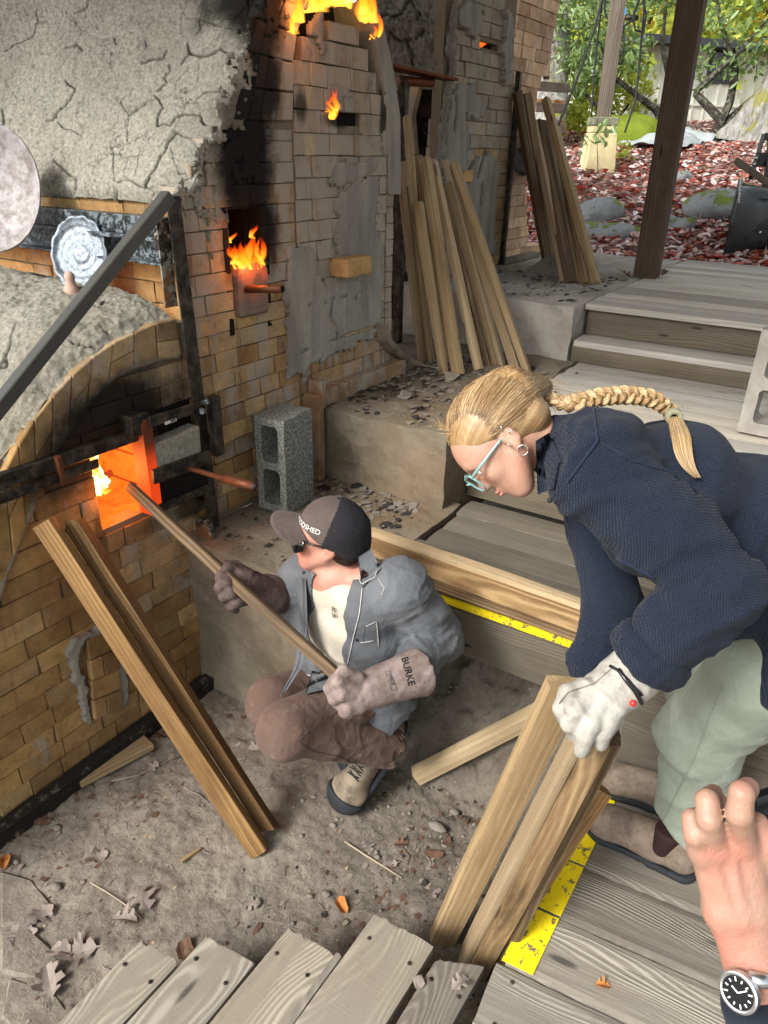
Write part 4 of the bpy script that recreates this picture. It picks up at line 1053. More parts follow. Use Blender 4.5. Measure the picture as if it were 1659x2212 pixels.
pk = plank(pit_deck, (-.6, .719, ZD - .004), (.952, .719, ZD - .004), .02, .036, 'deck', jag=.008, seed=9)
mb = MB(); mb.box((-.6, 1.13, ZD - .20), (.60, 1.165, ZD - .038)); mb.box((.62, .40, ZD - .22), (.66, 1.16, ZD - .038)); mb.build('joist', M['deck_brown'], pit_deck)
# main deck: boards run toward the kiln, 7 degrees off square
deck = structure(empty('plank_deck', (1.5, 0, ZD)))
dd = V((-.105, .9945, 0)).normalized(); ye = .372
for k in range(-2, 5):
    xe = 1.246 - .187 * 0 + .187 * k    # centre at the pit edge
    e = V((xe + (ye - .39) * dd.x, ye, ZD)); s_ = e - dd * 2.6
    if k >= 4: continue
    pk = plank(deck, s_, e, .180, .036, 'deck', seed=40 + k, wob=.002, jag=.003, groove=.0012)
    for dist in (.05, .62, 1.25):
        for sg in (-.055, .058):
            q = e - dd * (dist + RD.uniform(-.012, .012)) + V((sg, 0, 0)); screw(pk, (q.x, q.y, ZD + .0008))
    # painted edge: yellow on top and on the end grain
    if xe > 1.1:
        mb = MB(); a_ = e - dd * .082; hw = .0885
        P4 = [(-hw, 0), (hw, 0), (hw, 1), (-hw, 1)]
        top = [((a_ if v_ == 0 else e - dd * .002) + V((u_, 0, .0042))) for u_, v_ in P4]
        mb.prism(top, (0, 0, -.003)); mb.build('paint_strip', M['yellow'], pk)
for k in (4, 5):       # boards beyond the first riser line, right of the woman
    pass
e = V((1.246 - .187 * 1 - .05, .36, ZD))
mb = MB(); mb.box((.95, .335, ZD - .24), (1.9, .372, ZD - .04)); mb.build('rim_joist', M['deck_brown'], deck)
mb = MB(); mb.box((.95, .30, Z0 - .25), (2.0, .335, ZD - .2)); mb.build('gap_shade_panel', M['void'], deck)  # near-black panel stands in for the shade below the deck edge
# first wooden step (top Z1) with yellow nosing
XN = 1.886
st1 = structure(empty('timber_steps', (2.2, .4, Z1)))
plank(st1, (XN + .07, -1.4, Z1), (XN + .07, 1.36, Z1), .135, .038, 'deck_mid', seed=70)
plank(st1, (XN + .075 + .14, -1.4, Z1), (XN + .065 + .14, 1.33, Z1), .135, .038, 'deck_mid', seed=71)
plank(st1, (2.26, -1.4, Z1), (2.22, 1.2, Z1), .13, .038, 'deck_mid', seed=72)
plank(st1, (2.41, -1.4, Z1), (2.36, 1.2, Z1), .14, .038, 'deck_mid', seed=73)
plank(st1, (2.57, -1.4, Z1), (2.51, 1.22, Z1), .14, .038, 'deck_mid', seed=74)
mb = MB(); mb.box((XN - .006, -1.4, Z1 - .048), (XN + .045, 1.25, Z1 + .004)); mb.build('nosing', M['yellow'], st1, bevel=.004)
def riser(parent, x, y0, y1, z0, z1, mat, seed, th=.038):
    pk = plank(parent, (0, 0, 0), (y1 - y0, 0, 0), z1 - z0, th, mat, name='riser', seed=seed)
    Mx = Matrix(((0, 0, -1), (1, 0, 0), (0, -1, 0))).to_4x4()      # local X -> +Y, local Y -> -Z, local Z -> -X
    Mx.translation = V((x, y0, (z0 + z1) / 2)); pk.matrix_basis = Matrix.Translation(-pw(parent)) @ Mx; return pk
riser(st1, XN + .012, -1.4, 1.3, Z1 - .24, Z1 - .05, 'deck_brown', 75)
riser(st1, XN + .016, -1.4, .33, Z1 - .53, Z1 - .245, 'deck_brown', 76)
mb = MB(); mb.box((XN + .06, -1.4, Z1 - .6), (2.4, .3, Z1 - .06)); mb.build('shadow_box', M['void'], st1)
# second riser and deck (top Z2)
st2 = structure(empty('timber_steps', (3.1, .4, Z2)))
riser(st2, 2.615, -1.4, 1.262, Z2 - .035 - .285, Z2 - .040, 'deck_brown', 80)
for k in range(9):
    x0 = 2.675 + k * .142; plank(st2, (x0 + .12, -1.4, Z2), (x0 - .0, 1.25 if k else 1.255, Z2), .137, .036, 'deck_pale', seed=90 + k)
# third: two risers and one tread, then the upper deck (top Z3)
st3 = structure(empty('timber_steps', (3.95, .2, Z3)))
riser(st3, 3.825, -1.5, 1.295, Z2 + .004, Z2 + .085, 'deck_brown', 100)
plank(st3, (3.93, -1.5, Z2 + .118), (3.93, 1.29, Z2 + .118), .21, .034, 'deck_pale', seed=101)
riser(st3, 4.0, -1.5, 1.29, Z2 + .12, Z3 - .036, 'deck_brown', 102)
for k in range(16):
    x0 = 4.04 + k * .142
    if k == 1: pass
    plank(st3, (x0 + .0, -2.6, Z3), (x0 - .0, 1.30 if k < 15 else 1.30, Z3), .138, .034, 'deck_pale', seed=110 + k)
# cinder blocks
def cinder(name, label, o, ax, L=.39, W_=.19, T=.14, kind='full', t=.03, mat='cinder'):
    """ax = (long, wide, core axis) unit vectors; two cores run along the core axis"""
    root = empty(name, o, label, 'block'); lx, wx, cx_ = [V(a) for a in ax]; o = V(o)
    outer = [(0, 0), (L, 0), (L, T), (0, T)]
    def ring(l0, l1):
        r = []; 
        for (a, b) in [(l0 + .012, t), (l1 - .012, t), (l1, t + .012), (l1, T - t - .012), (l1 - .012, T - t), (l0 + .012, T - t), (l0, T - t - .012), (l0, t + .012)]: r.append((a, b))
        return r
    bm = bmesh.new(); n = lambda a, b, d: bm.verts.new(lx * a + wx * b + cx_ * d)
    cores = [ring(t, L / 2 - t / 2), ring(L / 2 + t / 2, L - t)]
    for d in (0, W_):
        o_ = [n(a, b, d) for a, b in outer]; es = [bm.edges.new((o_[i], o_[(i + 1) % 4])) for i in range(4)]
        for c in cores:
            cv = [n(a, b, d) for a, b in c]; es += [bm.edges.new((cv[i], cv[(i + 1) % 8])) for i in range(8)]
        bmesh.ops.triangle_fill(bm, edges=es, use_beauty=True)
    for c in [outer] + cores:
        k = len(c)
        for i in range(k):
            a, b = c[i], c[(i + 1) % k]; bm.faces.new((n(*a, 0), n(*b, 0), n(*b, W_), n(*a, W_)))
    bmesh.ops.remove_doubles(bm, verts=bm.verts, dist=1e-5)
    bmesh.ops.subdivide_edges(bm, edges=[e for e in bm.edges if e.calc_length() > .06], cuts=3, use_grid_fill=True)
    bmesh.ops.triangulate(bm, faces=[f for f in bm.faces if len(f.verts) > 4])
    co = np.array([v.co[:] for v in bm.verts]); q = np.stack([fbm(co, 40, 3, .6, k) for k in range(3)], -1) * .0022
    for v, d in zip(bm.verts, q): v.co += V(d)
    bmesh.ops.recalc_face_normals(bm, faces=bm.faces); me = bpy.data.meshes.new('block'); bm.to_mesh(me); bm.free()
    link('block', me, M[mat], root, Matrix.Translation(o)); return root
# upright by the kiln: foot corner from the measured position
cinder('cinder_block', 'grey cinder block on end beside the kiln, two hollow cores facing left', (2.012, 1.75, Z1 + .006), ((0, 0, 1), (-.08, .997, 0), (.997, .08, 0)))
cbp = at(1606, 915, z=Z2)
cinder('cinder_block', 'tan open cored concrete block on the boards at the right edge', (cbp.x, cbp.y, Z2 + .004), ((.05, .0, 1), (0, -1, 0), (-1, 0, .05)), L=.40, W_=.16, T=.40, t=.045, mat='concrete_pale')
# ================================================================== shelter
roof = structure(empty('roof', (2.5, 1, 2.0)))  # unseen roof, its extent set to dim and steer the daylight
mb = MB(); mb.box((-.4, -2.3, 2.30), (5.25, 4.6, 2.34)); mb.build('roof_deck', M['deck_brown'], roof)
for k in range(12):
    mb = MB(); x = -.3 + k * .50; mb.box((x, -2.3, 2.13), (x + .045, 4.6, 2.297)); mb.build('rafter', M['post'], roof)
def post(p, w, top, rot, mat, label, name='wooden_post'):
    me = MB(); me.box((0, -w / 2, -w / 2), (top - p.z, w / 2, w / 2)); o_ = me.build(name, M[mat], None, bevel=.004)
    Mx = Matrix.Translation(p) @ Matrix.Rotation(rot, 4, 'Z') @ Matrix.Rotation(-math.pi / 2, 4, 'Y'); o_.matrix_basis = Mx
    return tag(o_, label, 'post')
pb = at(1396, 598, z=Z3)
post(pb, .145, 2.13, math.radians(5), 'post', 'thick brown timber post standing on the upper deck at right of the leaning boards')
post(V((5.1, -2.0, Z3)), .14, 2.13, 0, 'post', 'brown timber post holding the roof outside the frame at right')

# ================================================================== lumber
def timber(name, p0, p1, w, th, mat, label=None, cat='board', group=None, roll=0.0, seed=None, parent=None, wane=.0, jag=.0, off=V((0, 0, 0)), cutends=0.0, face=None):
    """sawn board between two real points; cross-section w x th, local X along the grain"""
    rr = random.Random(seed if seed is not None else RD.random()); p0, p1 = V(p0), V(p1); L = (p1 - p0).length
    n = max(4, int(L / .06)); vs = []; fs = []; cs = [(-1, -1), (-.25, -1.0), (.4, -1), (1, -1), (1, 0), (1, 1), (.35, 1), (-.3, 1), (-1, 1), (-1, 0)]; k = len(cs)
    ph = rr.uniform(0, 9); js = [rr.uniform(-jag, 0) for _ in cs]
    for i in range(n + 1):
        t = i / n
        for j, (a, b) in enumerate(cs):
            q = np.array([[t * L * 2.2 + ph, a, b]]); dw = wane * float(fbm(q, 1.2, 3)[0]); x = t * L
            if i == n: x += js[j] + cutends * a
            if i == 0: x += -js[(j * 3) % k]
            c = .93 if abs(a) == 1 and abs(b) == 1 else 1
            vs.append((x, a * (w / 2 + dw) * c, b * (th / 2 + dw * .4) * c + .0025 * math.sin(t * 3 + ph)))
    for i in range(n):
        for j in range(k): fs.append((i * k + j, i * k + (j + 1) % k, (i + 1) * k + (j + 1) % k, (i + 1) * k + j))
    fs.append(tuple(reversed(range(k)))); fs.append(tuple(n * k + j for j in range(k)))
    me = pmesh(name, vs, fs)
    bm = bmesh.new(); bm.from_mesh(me); bmesh.ops.recalc_face_normals(bm, faces=bm.faces); bm.to_mesh(me); bm.free()
    d = (p1 - p0).normalized()
    if face is not None: u = V(face); u = (u - d * u.dot(d)).normalized(); s = u.cross(d)
    else:
        s = V((0, 0, 1)).cross(d)
        if s.length < 1e-3: s = V((1, 0, 0))
        s.normalize(); u = d.cross(s)
    if roll: q = Matrix.Rotation(roll, 3, d); s = q @ s; u = q @ u
    Mx = Matrix((d, s, u)).transposed().to_4x4(); Mx.translation = p0 + off
    o = link(name, me, M[mat], parent, Mx)
    if parent is None: tag(o, label, cat, group)
    return o
P1 = lambda x, y: (810 + x * .3255, 162 + y * .3255)
stack1 = [((215, 275), (345, 1862), 2.03, 'lumber', .085, .040, 'tallest board of the large leaning row, its top reaching the sooty gap'),
 ((178, 578), (318, 1895), 1.98, 'lumber', .040, .07, 'outermost board at the kiln side of the large leaning row'),
 ((232, 740), (372, 1900), 1.95, 'lumber', .036, .05, 'leaning board with diagonal saw marks, second from the kiln corner'),
 ((292, 850), (455, 1985), 1.90, 'lumber', .040, .06, 'shortest board of the large leaning row, notched near its foot'),
 ((285, 540), (480, 1905), 2.02, 'lumber', .045, .05, 'leaning board rising behind the shortest one'),
 ((330, 560), (552, 1992), 1.97, 'lumber', .055, .07, 'thick leaning board in the middle of the large row, flared foot'),
 ((385, 575), (690, 1955), 1.98, 'lumber_pale', .060, .05, 'leaning board with a broad pale face, middle of the large row'),
 ((440, 722), (745, 1930), 1.93, 'lumber_dark', .035, .04, 'dark streaked board leaning between two pale ones'),
 ((482, 720), (800, 1925), 1.93, 'lumber', .040, .045, 'leaning board cut short just right of the dark streaked one'),
 ((470, 575), (845, 1930), 1.97, 'lumber_pale', .050, .04, 'pale leaning board whose top stands beside the outermost right one'),
 ((528, 592), (1015, 1972), 1.92, 'lumber', .055, .045, 'outermost right board of the large row, pale sawn edge in the light'),
 ((505, 640), (940, 1965), 1.96, 'lumber', .03, .06, 'leaning board tucked behind the outermost right one of the large row')]
for i, (a, b, yy, mt, w_, t_, lb) in enumerate(stack1):
    foot = at(*P1(*b), z=Z2 + .004); top = at(*P1(*a), Y=yy + .06)
    timber('sawn_board', foot, top, w_ * .68, t_ * .80, mt, lb, 'board', 'boards leaning in the large row against the kiln', roll=RD.uniform(-.25, .25) + .5, seed=i + 1, wane=.003, cutends=.004)
stack2 = [((940, 112), (1150, 1272), 'lumber_dark', .06, .05, 'dark board at the kiln end of the far leaning row'),
 ((1000, 125), (1188, 1268), 'lumber', .075, .05, 'tall pale-topped board, second in the far leaning row'),
 ((1050, 312), (1262, 1372), 'lumber_pale', .035, .05, 'pale thin board in the middle of the far leaning row'),
 ((1085, 312), (1292, 1386), 'lumber_dark', .04, .05, 'brown board right of the pale thin one, far row'),
 ((1112, 320), (1318, 1384), 'lumber_dark', .035, .05, 'brown board with its foot at the row gap, far row'),
 ((1140, 335), (1345, 1384), 'lumber', .03, .04, 'short board just left of the gap in the far row'),
 ((1172, 345), (1392, 1396), 'lumber_dark', .04, .05, 'board just right of the gap in the far row'),
 ((1205, 360), (1430, 1390), 'lumber', .035, .05, 'board under the outermost right one of the far row'),
 ((1133, 168), (1470, 1390), 'lumber', .055, .05, 'outermost right board of the far leaning row, tallest on that side')]
for i, (a, b, mt, w_, t_, lb) in enumerate(stack2):
    foot = at(*P1(*b), z=Z3 + .004); top = at(*P1(*a), Y=Y2 - .05)
    timber('sawn_board', foot, top, w_ * 1.0, t_ * 1.0, mt, lb, 'board', 'boards leaning in the far row by the brick flue', roll=RD.uniform(-.2, .2) + .45, seed=40 + i, wane=.003)
# two slabs leaning on the firebox
fA = at(560, 1838, z=Z0 + .012); tA = at(95, 1128, Y=1.855)
timber('slab_board', fA, tA, .048, .060, 'lumber_gold', 'cracked golden board leaning on the firebox, nearer of the two', 'board', 'boards leaning on the firebox', roll=.55, seed=60, wane=.005)
fB = at(593, 1803, z=Z0 + .012); tB = at(147, 1112, Y=1.865)
timber('slab_board', fB, tB, .050, .050, 'lumber_gold', 'golden board with a rotten broken foot leaning on the firebox', 'board', 'boards leaning on the firebox', roll=.5, seed=61, wane=.006, jag=.05)
# long timber and splinter board lying on the first step
a = at(700, 1150, z=Z1 + .01); b = at(1275, 1362, z=Z1 + .015)
timber('long_timber', at(800, 1175, z=Z1 + .052), at(1285, 1357, z=Z1 + .052), .036, .082, 'lumber_stain', 'long brown timber on edge, pale sawn top, lying on the yellow edged step', 'timber', None, seed=62, wane=.002)
timber('long_timber', at(800, 1150, z=Z1 + .095), at(1285, 1318, z=Z1 + .095), .04, .03, 'lumber_pale', 'pale narrow strip lying along the top of the long brown timber', 'timber', None, seed=66, wane=.002)
timber('splintered_board', at(800, 1212, z=Z1 + .012), at(1290, 1385, z=Z1 + .014), .055, .022, 'lumber_dark', 'dark splintered board under the long timber beside the yellow nosing', 'board', None, seed=63, wane=.005, jag=.05)
# timbers in the gap, upper ends under the glove
zb = Z0 - .03
T = [((953, 2030), (1222, 1478), 1.50, .078, .038, 'lumber', 'wide board of the upright bundle under the white glove, left edge'),
     ((1000, 2075), (1262, 1560), 1.455, .026, .055, 'lumber_pale', 'narrow pale timber in the middle of the bundle under the white glove'),
     ((1030, 2095), (1292, 1590), 1.47, .050, .060, 'lumber_stain', 'knotty brown timber, right side of the bundle under the white glove'),
     ((1065, 2100), (1322, 1585), 1.52, .035, .065, 'lumber_dark', 'dark timber behind the gloved bundle along the yellow edge')]
vd = V(sight(1100, 1750).tolist())
for i, (bt, tp, d_, w_, t_, mt, lb) in enumerate(T):
    foot = at(*bt, z=zb); top = at(*tp, d=d_)
    timber('gap_timber', foot, top, w_, t_, mt, lb, 'timber', 'timbers stood in the gap and held by the gloved hand', seed=70 + i, wane=.002, face=V((-.75, -.62, .2)) if i == 0 else V((-.85, -.45, .3)))
timber('gap_timber', at(1110, 1985, z=ZD - .03), at(1300, 1702, z=-1.50), .05, .055, 'lumber_gold', 'short stubby timber leaning beside the dusty boots over the yellow strip', 'timber', None, seed=75, wane=.004, face=V((-.8, -.5, .4)))
timber('short_timber', at(897, 1675, z=Z0 + .045), at(1200, 1520, z=-1.66), .055, .05, 'lumber_pale', 'short knotty timber lying on the dirt right of the tan work boot', 'timber', None, seed=76, wane=.002)
timber('wood_offcut', at(165, 1685, z=Z0 + .02), at(320, 1600, z=Z0 + .02), .085, .022, 'lumber', 'short curled wood offcut on the floor along the kiln base', 'board', None, seed=77, wane=.004)
timber('wood_offcut', at(392, 1862, z=Z0 + .01), at(432, 1832, z=Z0 + .01), .012, .008, 'lumber', 'small splinter of wood lying on the open dirt floor', 'stick', None, seed=78, wane=.001)

# ================================================================== pots and small things on the kiln
m = MT('silvery glaze', .32, .35); P_ = m.co(); dd_ = m.vm('LENGTH', P_)
rg = m.math('SINE', m.math('MULTIPLY', m.math('ADD', dd_, m.math('MULTIPLY', m.noise(P_, 12, 3), .012)), 260)); nz = m.noise(P_, 60, 5, .7)
m.base(m.mix(m.step(nz, .35, .65), (.10, .12, .14), (.25, .29, .33))); m.bump(m.math('ADD', m.math('MULTIPLY', rg, .2), nz), .004); M['silver'] = m.m
m = MT('pinkish worn plate', .5, .1); P_ = m.co(); nz = m.noise(P_, 22, 6, .75)
m.base(m.mix(m.step(nz, .35, .65), (.15, .125, .12), (.32, .30, .295))); m.bump(nz, .003); M['plate'] = m.m
def disc(name, c, r, nrm, mat, label, cat, squash=1.0, jit=0.0, depth=.02, ripple=0):
    n = 48; prof = [(0, 0), (.25, .0015), (.3, -.002), (.42, .003), (.5, -.001), (.62, .004), (.7, .0), (.84, .005), (.93, depth), (1.0, depth + .006), (1.02, depth + .002), (.9, depth - .012), (.6, -.012), (0, -.014)]
    if not ripple: prof = [(0, 0), (.5, .002), (.78, .006), (.82, .018), (.98, .034), (1.0, .036), (1.01, .03), (.82, .008), (.5, -.008), (0, -.01)]
    mb = MB(); rr = random.Random(5); j = [1 + jit * math.sin(3 * k * .6 + 1) * rr.uniform(.3, 1) for k in range(n)]
    vs = []; fs = []
    for (a, h) in prof:
        for k in range(n):
            t = 2 * math.pi * k / n; q = r * a * (j[k] if a > .8 else 1); vs.append((q * math.cos(t), q * squash * math.sin(t), h))
    for i in range(len(prof) - 1):
        for k in range(n): fs.append((i * n + k, i * n + (k + 1) % n, (i + 1) * n + (k + 1) % n, (i + 1) * n + k))
    me = pmesh(name, vs, fs); z = V(nrm).normalized(); y = V((0, 0, 1)); y = (y - z * y.dot(z)).normalized(); x = y.cross(z)
    Mx = Matrix((x, y, z)).transposed().to_4x4(); Mx.translation = c
    return tag(link(name, me, M[mat], None, Mx, True), label, cat)
disc('ceramic_disc', at(175, 549, X=1.645), .098, (-.9, -.42, .30), 'silver', 'silvery ceramic disc with ripple rings leaning against the steel rail', 'plate', 1.22, .05, .012, 1)
disc('ceramic_plate', at(-8, 411, X=1.58), .165, (-.80, -.52, .28), 'plate', 'large worn plate cut by the left edge, propped on the kiln', 'plate', 1.25)
m = MT('pink raw clay', .9); nz = m.noise(m.co(), 30, 4); m.base(m.mix(nz, (.30, .19, .15), (.46, .32, .26))); m.bump(nz, .003); M['rawclay'] = m.m
kc = at(157, 643, z=-.462); kr = kc.copy()
kr = at(157, 642, X=1.56); fig = empty('clay_figure', kr, 'small pink clay gourd shaped figure on the firebox roof before the disc', 'figurine')
mb = MB(); sc_ = .058 / .0555
mb.lathe([(0, -.002), (.022, 0), (.027, .010), (.026, .024), (.020, .036), (.015, .047), (.0165, .058), (.0175, .067), (.014, .077), (.006, .083), (0, .084)], kr, n=18); mb.build('body', M['rawclay'], fig, True)
mb = MB(); nd = (V((0, 0, 0)) - kr).normalized(); mb.blob(kr + nd * .020 + V((0, 0, .030)), (.011, .011, .013), 10, 7); mb.build('hollow', M['rust'], fig, True) if False else None
mb = MB(); mb.tube([kr + V((0, 0, .08)), kr + V((.001, .001, .10))], .0012, 5); mb.build('stem', M['iron'], fig)

# ================================================================== litter on floors
def poly_shape(kind, rr):
    if kind == 'oak':
        pts = []
        lob = [(0, .015), (.14, .02), (.2, .12), (.27, .24), (.34, .22), (.37, .12), (.43, .14), (.48, .34), (.56, .38), (.62, .30), (.63, .16), (.70, .16), (.76, .30), (.84, .28), (.87, .16), (.93, .14), (1.0, .03)]
        up = [(x, y * rr.uniform(.85, 1.15)) for x, y in lob]; dn = [(x, -y * rr.uniform(.85, 1.15)) for x, y in lob]
        return up + dn[::-1]
    n = 9; return [(.5 + .5 * math.cos(2 * math.pi * k / n) * rr.uniform(.75, 1.1), .4 * math.sin(2 * math.pi * k / n) * rr.uniform(.6, 1.1)) for k in range(n)]
def dead_leaf(name, p, L, rot, mat, kind='oak', curl=.35, seed=0, tilt=0.0):
    rr = random.Random(seed); out = poly_shape(kind, rr); n = len(out); vs = []; fs = []
    mid = [(.5 * (x + .5) if False else x, 0) for x, y in out]
    for x, y in out: vs.append((x, y, 0))
    for x, y in out: vs.append((x, y * .45, 0))
    for x, y in out: vs.append((x, 0, 0))
    for i in range(n): j = (i + 1) % n; fs.append((i, j, n + j, n + i)); fs.append((n + i, n + j, 2 * n + j, 2 * n + i))
    w1, w2 = rr.uniform(0, 6), rr.uniform(0, 6); V_ = []
    c, s = math.cos(rot), math.sin(rot)
    for x, y, z in vs:
        z = abs(y) * curl * (1 + .5 * math.sin(x * 5 + w1)) + .06 * math.sin(x * 6 + w2) + .05 * math.sin(y * 9 + w1) + .07 + tilt * x
        X = (x - .5) * L; Yy = y * L; V_.append((X * c - Yy * s, X * s + Yy * c, max(0, z) * L))
    me = pmesh(name, V_, fs); bm = bmesh.new(); bm.from_mesh(me); bmesh.ops.remove_doubles(bm, verts=bm.verts, dist=1e-5); bm.to_mesh(me); bm.free()
    return link(name, me, M[mat], None, Matrix.Translation(V(p)), False)
def lm(name, a, b, rough=.8):
    m = MT(name, rough); nz = m.noise(m.co(), 35, 4); m.base(m.mix(nz, a, b)); m.bump(nz, .001); return m.m
M['leaf_grey'] = lm('dusty dead leaf', (.15, .12, .098), (.27, .23, .20)); M['leaf_brown'] = lm('brown dead leaf', (.06, .034, .022), (.15, .088, .056)); M['leaf_orange'] = lm('orange dead leaf', (.30, .10, .025), (.45, .2, .06))
DL = [((55, 2010), .135, 'leaf_grey', 'pinkish grey oak leaf lying on the stones near the left edge'), ((85, 1985), .11, 'leaf_grey', 'crumpled grey leaf above the pinkish oak leaf at lower left'),
 ((172, 2060), .155, 'leaf_grey', 'large curled grey oak leaf against the cut plank ends'), ((130, 2060), .09, 'leaf_grey', 'small torn grey leaf left of the large curled one'), ((110, 2135), .13, 'leaf_grey', 'crinkled tan leaf in the bottom left corner'),
 ((265, 1995), .11, 'leaf_grey', 'pale tan oak leaf just above the first plank end'), ((310, 1950), .13, 'leaf_grey', 'grey oak leaf with deep lobes at the end of the straw'), ((400, 2055), .09, 'leaf_brown', 'purplish brown curled leaf wedged between two plank ends'),
 ((205, 1855), .10, 'leaf_grey', 'torn leaf with brown tip on the open floor at left'), ((35, 1800), .085, 'leaf_brown', 'rust brown leaf by the kiln base angle near the left edge'), ((95, 1775), .08, 'leaf_brown', 'brown leaf beside a green scrap along the kiln base'),
 ((10, 1862), .075, 'leaf_orange', 'orange brown leaf cut by the left edge'), ((352, 1590), .09, 'leaf_brown', 'dark red leaf behind the cracked leaning board'), ((330, 1655), .08, 'leaf_grey', 'small grey leaf beside the curled offcut'),
 ((560, 1620), .10, 'leaf_grey', 'torn pale leaf by the crouching man knee'), ((738, 1960), .07, 'leaf_orange', 'bright orange curled leaf above the widest plank'), ((870, 1825), .07, 'leaf_brown', 'dark red shrivelled leaf right of the man boot'),
 ((795, 1830), .075, 'leaf_grey', 'grey curled leaf in front of the man boot toe'), ((845, 1870), .065, 'leaf_grey', 'violet grey leaf at the end of a long twig'), ((905, 2125), .05, 'leaf_grey', 'small folded tan leaf lying on the plank joint'),
 ((997, 2125), .07, 'leaf_grey', 'thin grey leaf lying on the last plank before the gap'), ((540, 1955), .08, 'leaf_grey', 'crumpled pale leaf near the middle plank end'), ((1305, 2130), .05, 'leaf_orange', 'small pale curl of leaf on the bare deck'),
 ((940, 1845), .08, 'leaf_brown', 'brown leaf on the dark soil beside the tall bundle')]
for i, (px, L, mt, lb) in enumerate(DL):
    on_deck = i in (19, 20, 22)
    zz = ZD + .002 if on_deck else None
    p = at(*px, z=ZD + .002 if on_deck else Z0)
    if not on_deck: p.z = ground_z(p.x, p.y) + .002
    tag(dead_leaf('dead_leaf', p, L * .82, RD.uniform(0, 6.28), mt, 'oak' if i % 4 != 3 else 'x', seed=i, curl=RD.uniform(.2, .6)), lb, 'leaf', 'dead leaves on the pit floor and planks')
def flakes(name, region, n, smin, smax, mats, z=None, thick=.003, seed=0, curl=.4, dens=None, zf=None):
    rr = random.Random(seed); mb = MB(); k = 0
    while k < n:
        x, y = rr.uniform(region[0], region[1]), rr.uniform(region[2], region[3])
        if dens and rr.random() > dens(x, y): continue
        k += 1; s = smin + (smax - smin) * rr.random() ** 2.2; a = rr.uniform(0, 6.28); m_ = rr.choice([4, 5, 6]); mb.cur = rr.randrange(len(mats))
        tl = rr.uniform(-curl, curl) * .5; t2 = rr.uniform(-curl, curl) * .5; zz = (zf(x, y) if zf else z) + .001
        pts = []
        for j in range(m_):
            t = a + 2 * math.pi * j / m_ + rr.uniform(-.3, .3); r = s * rr.uniform(.45, 1)
            dx, dy = r * math.cos(t), r * math.sin(t) * .7; pts.append((x + dx, y + dy, zz + abs(tl) * s * .25 + dx * tl * .5 + dy * t2 * .5 + .15 * curl * r * rr.random()))
        mb.prism(pts, (0, 0, -min(thick, s * .15)))
    return mb.build(name, [M[q] for q in mats], None)
nearwall = lambda x, y: .15 + .85 * min(1, max(0, (y - 1.2) / .6))
M['flake_black'] = plain('charred flake', (.032, .029, .026), .9); M['flake_grey'] = plain('grey plaster flake', (.19, .175, .15), .85, bumpsc=60); M['flake_tan'] = plain('tan paper ash flake', (.22, .19, .145), .85)
def stuff(o): o['kind'] = 'stuff'; return o
stuff(flakes('plaster_flakes', (2.45, 3.6, 1.3, 1.93), 700, .004, .032, ['flake_black', 'flake_black', 'flake_grey', 'flake_grey', 'flake_tan'], Z2 + .004, seed=1, curl=.5, dens=nearwall))
stuff(flakes('plaster_flakes', (2.45, 3.9, .6, 1.35), 90, .003, .015, ['flake_black', 'flake_grey', 'flake_tan'], Z2 + .004, seed=2, curl=.3))
stuff(flakes('plaster_flakes', (3.9, 4.9, 1.35, 2.2), 320, .004, .035, ['flake_black', 'flake_black', 'flake_grey'], Z3 + .006, seed=3, curl=.5))
stuff(flakes('plaster_flakes', (1.72, 2.42, 1.3, 1.93), 260, .003, .02, ['flake_grey', 'flake_tan', 'flake_black'], Z1 + .003, seed=4, curl=.3))
stuff(flakes('plaster_flakes', (2.15, 2.42, 1.35, 1.9), 200, .006, .04, ['flake_black', 'flake_grey', 'flake_tan'], Z1 + .004, seed=5, curl=.5))
stuff(flakes('wood_chips', (.3, 2.0, .4, 1.9), 1300, .002, .011, ['leaf_grey', 'flake_tan', 'leaf_brown', 'lumber_pale'], None, thick=.001, seed=6, curl=.5, zf=ground_z))
stuff(flakes('wood_chips', (.7, 1.75, .4, 1.1), 800, .003, .02, ['leaf_grey', 'leaf_brown', 'leaf_brown', 'flake_black', 'flake_tan'], None, thick=.0015, seed=7, curl=.7, zf=ground_z, dens=lambda x, y: 1 if y < .85 else .25))
stuff(flakes('wood_chips', (.4, 1.6, 1.55, 1.88), 320, .003, .022, ['leaf_grey', 'leaf_brown', 'flake_tan'], None, thick=.001, seed=8, curl=.6, zf=ground_z))
BF = [((975, 815), .05, 'flake_tan', 'torn pale plaster flake before the feet of the large leaning row'), ((880, 855), .05, 'flake_grey', 'broad grey plaster flake in the middle of the littered ledge'), ((850, 838), .04, 'flake_black', 'charred flake beside the broad grey one on the ledge'), ((905, 880), .045, 'flake_grey', 'flat grey flake nearest the edge of the littered ledge'), ((820, 835), .04, 'flake_tan', 'tan flake close to the kiln doorway sill')]
for i, (px, s, mt, lb) in enumerate(BF):
    p = at(*px, z=Z2 + .012); rr = random.Random(i + 50); mb = MB(); m_ = 9; ring = [(math.cos(6.28 * k / m_) * rr.uniform(.6, 1.1) * s, math.sin(6.28 * k / m_) * rr.uniform(.6, 1.1) * s * .8) for k in range(m_)]
    vs = [(x, y, .012 * math.sin(x * 60 + i) + .3 * abs(y)) for x, y in ring] + [(x * .5, y * .5, .004) for x, y in ring] + [(0, 0, .002)]
    fs = [(k, (k + 1) % m_, m_ + (k + 1) % m_, m_ + k) for k in range(m_)] + [(m_ + k, m_ + (k + 1) % m_, 2 * m_) for k in range(m_)]
    tag(link('plaster_flake', pmesh('plaster_flake', vs, fs), M[mt], None, Matrix.Translation(p)), lb, 'flake', 'large plaster flakes on the ledge')
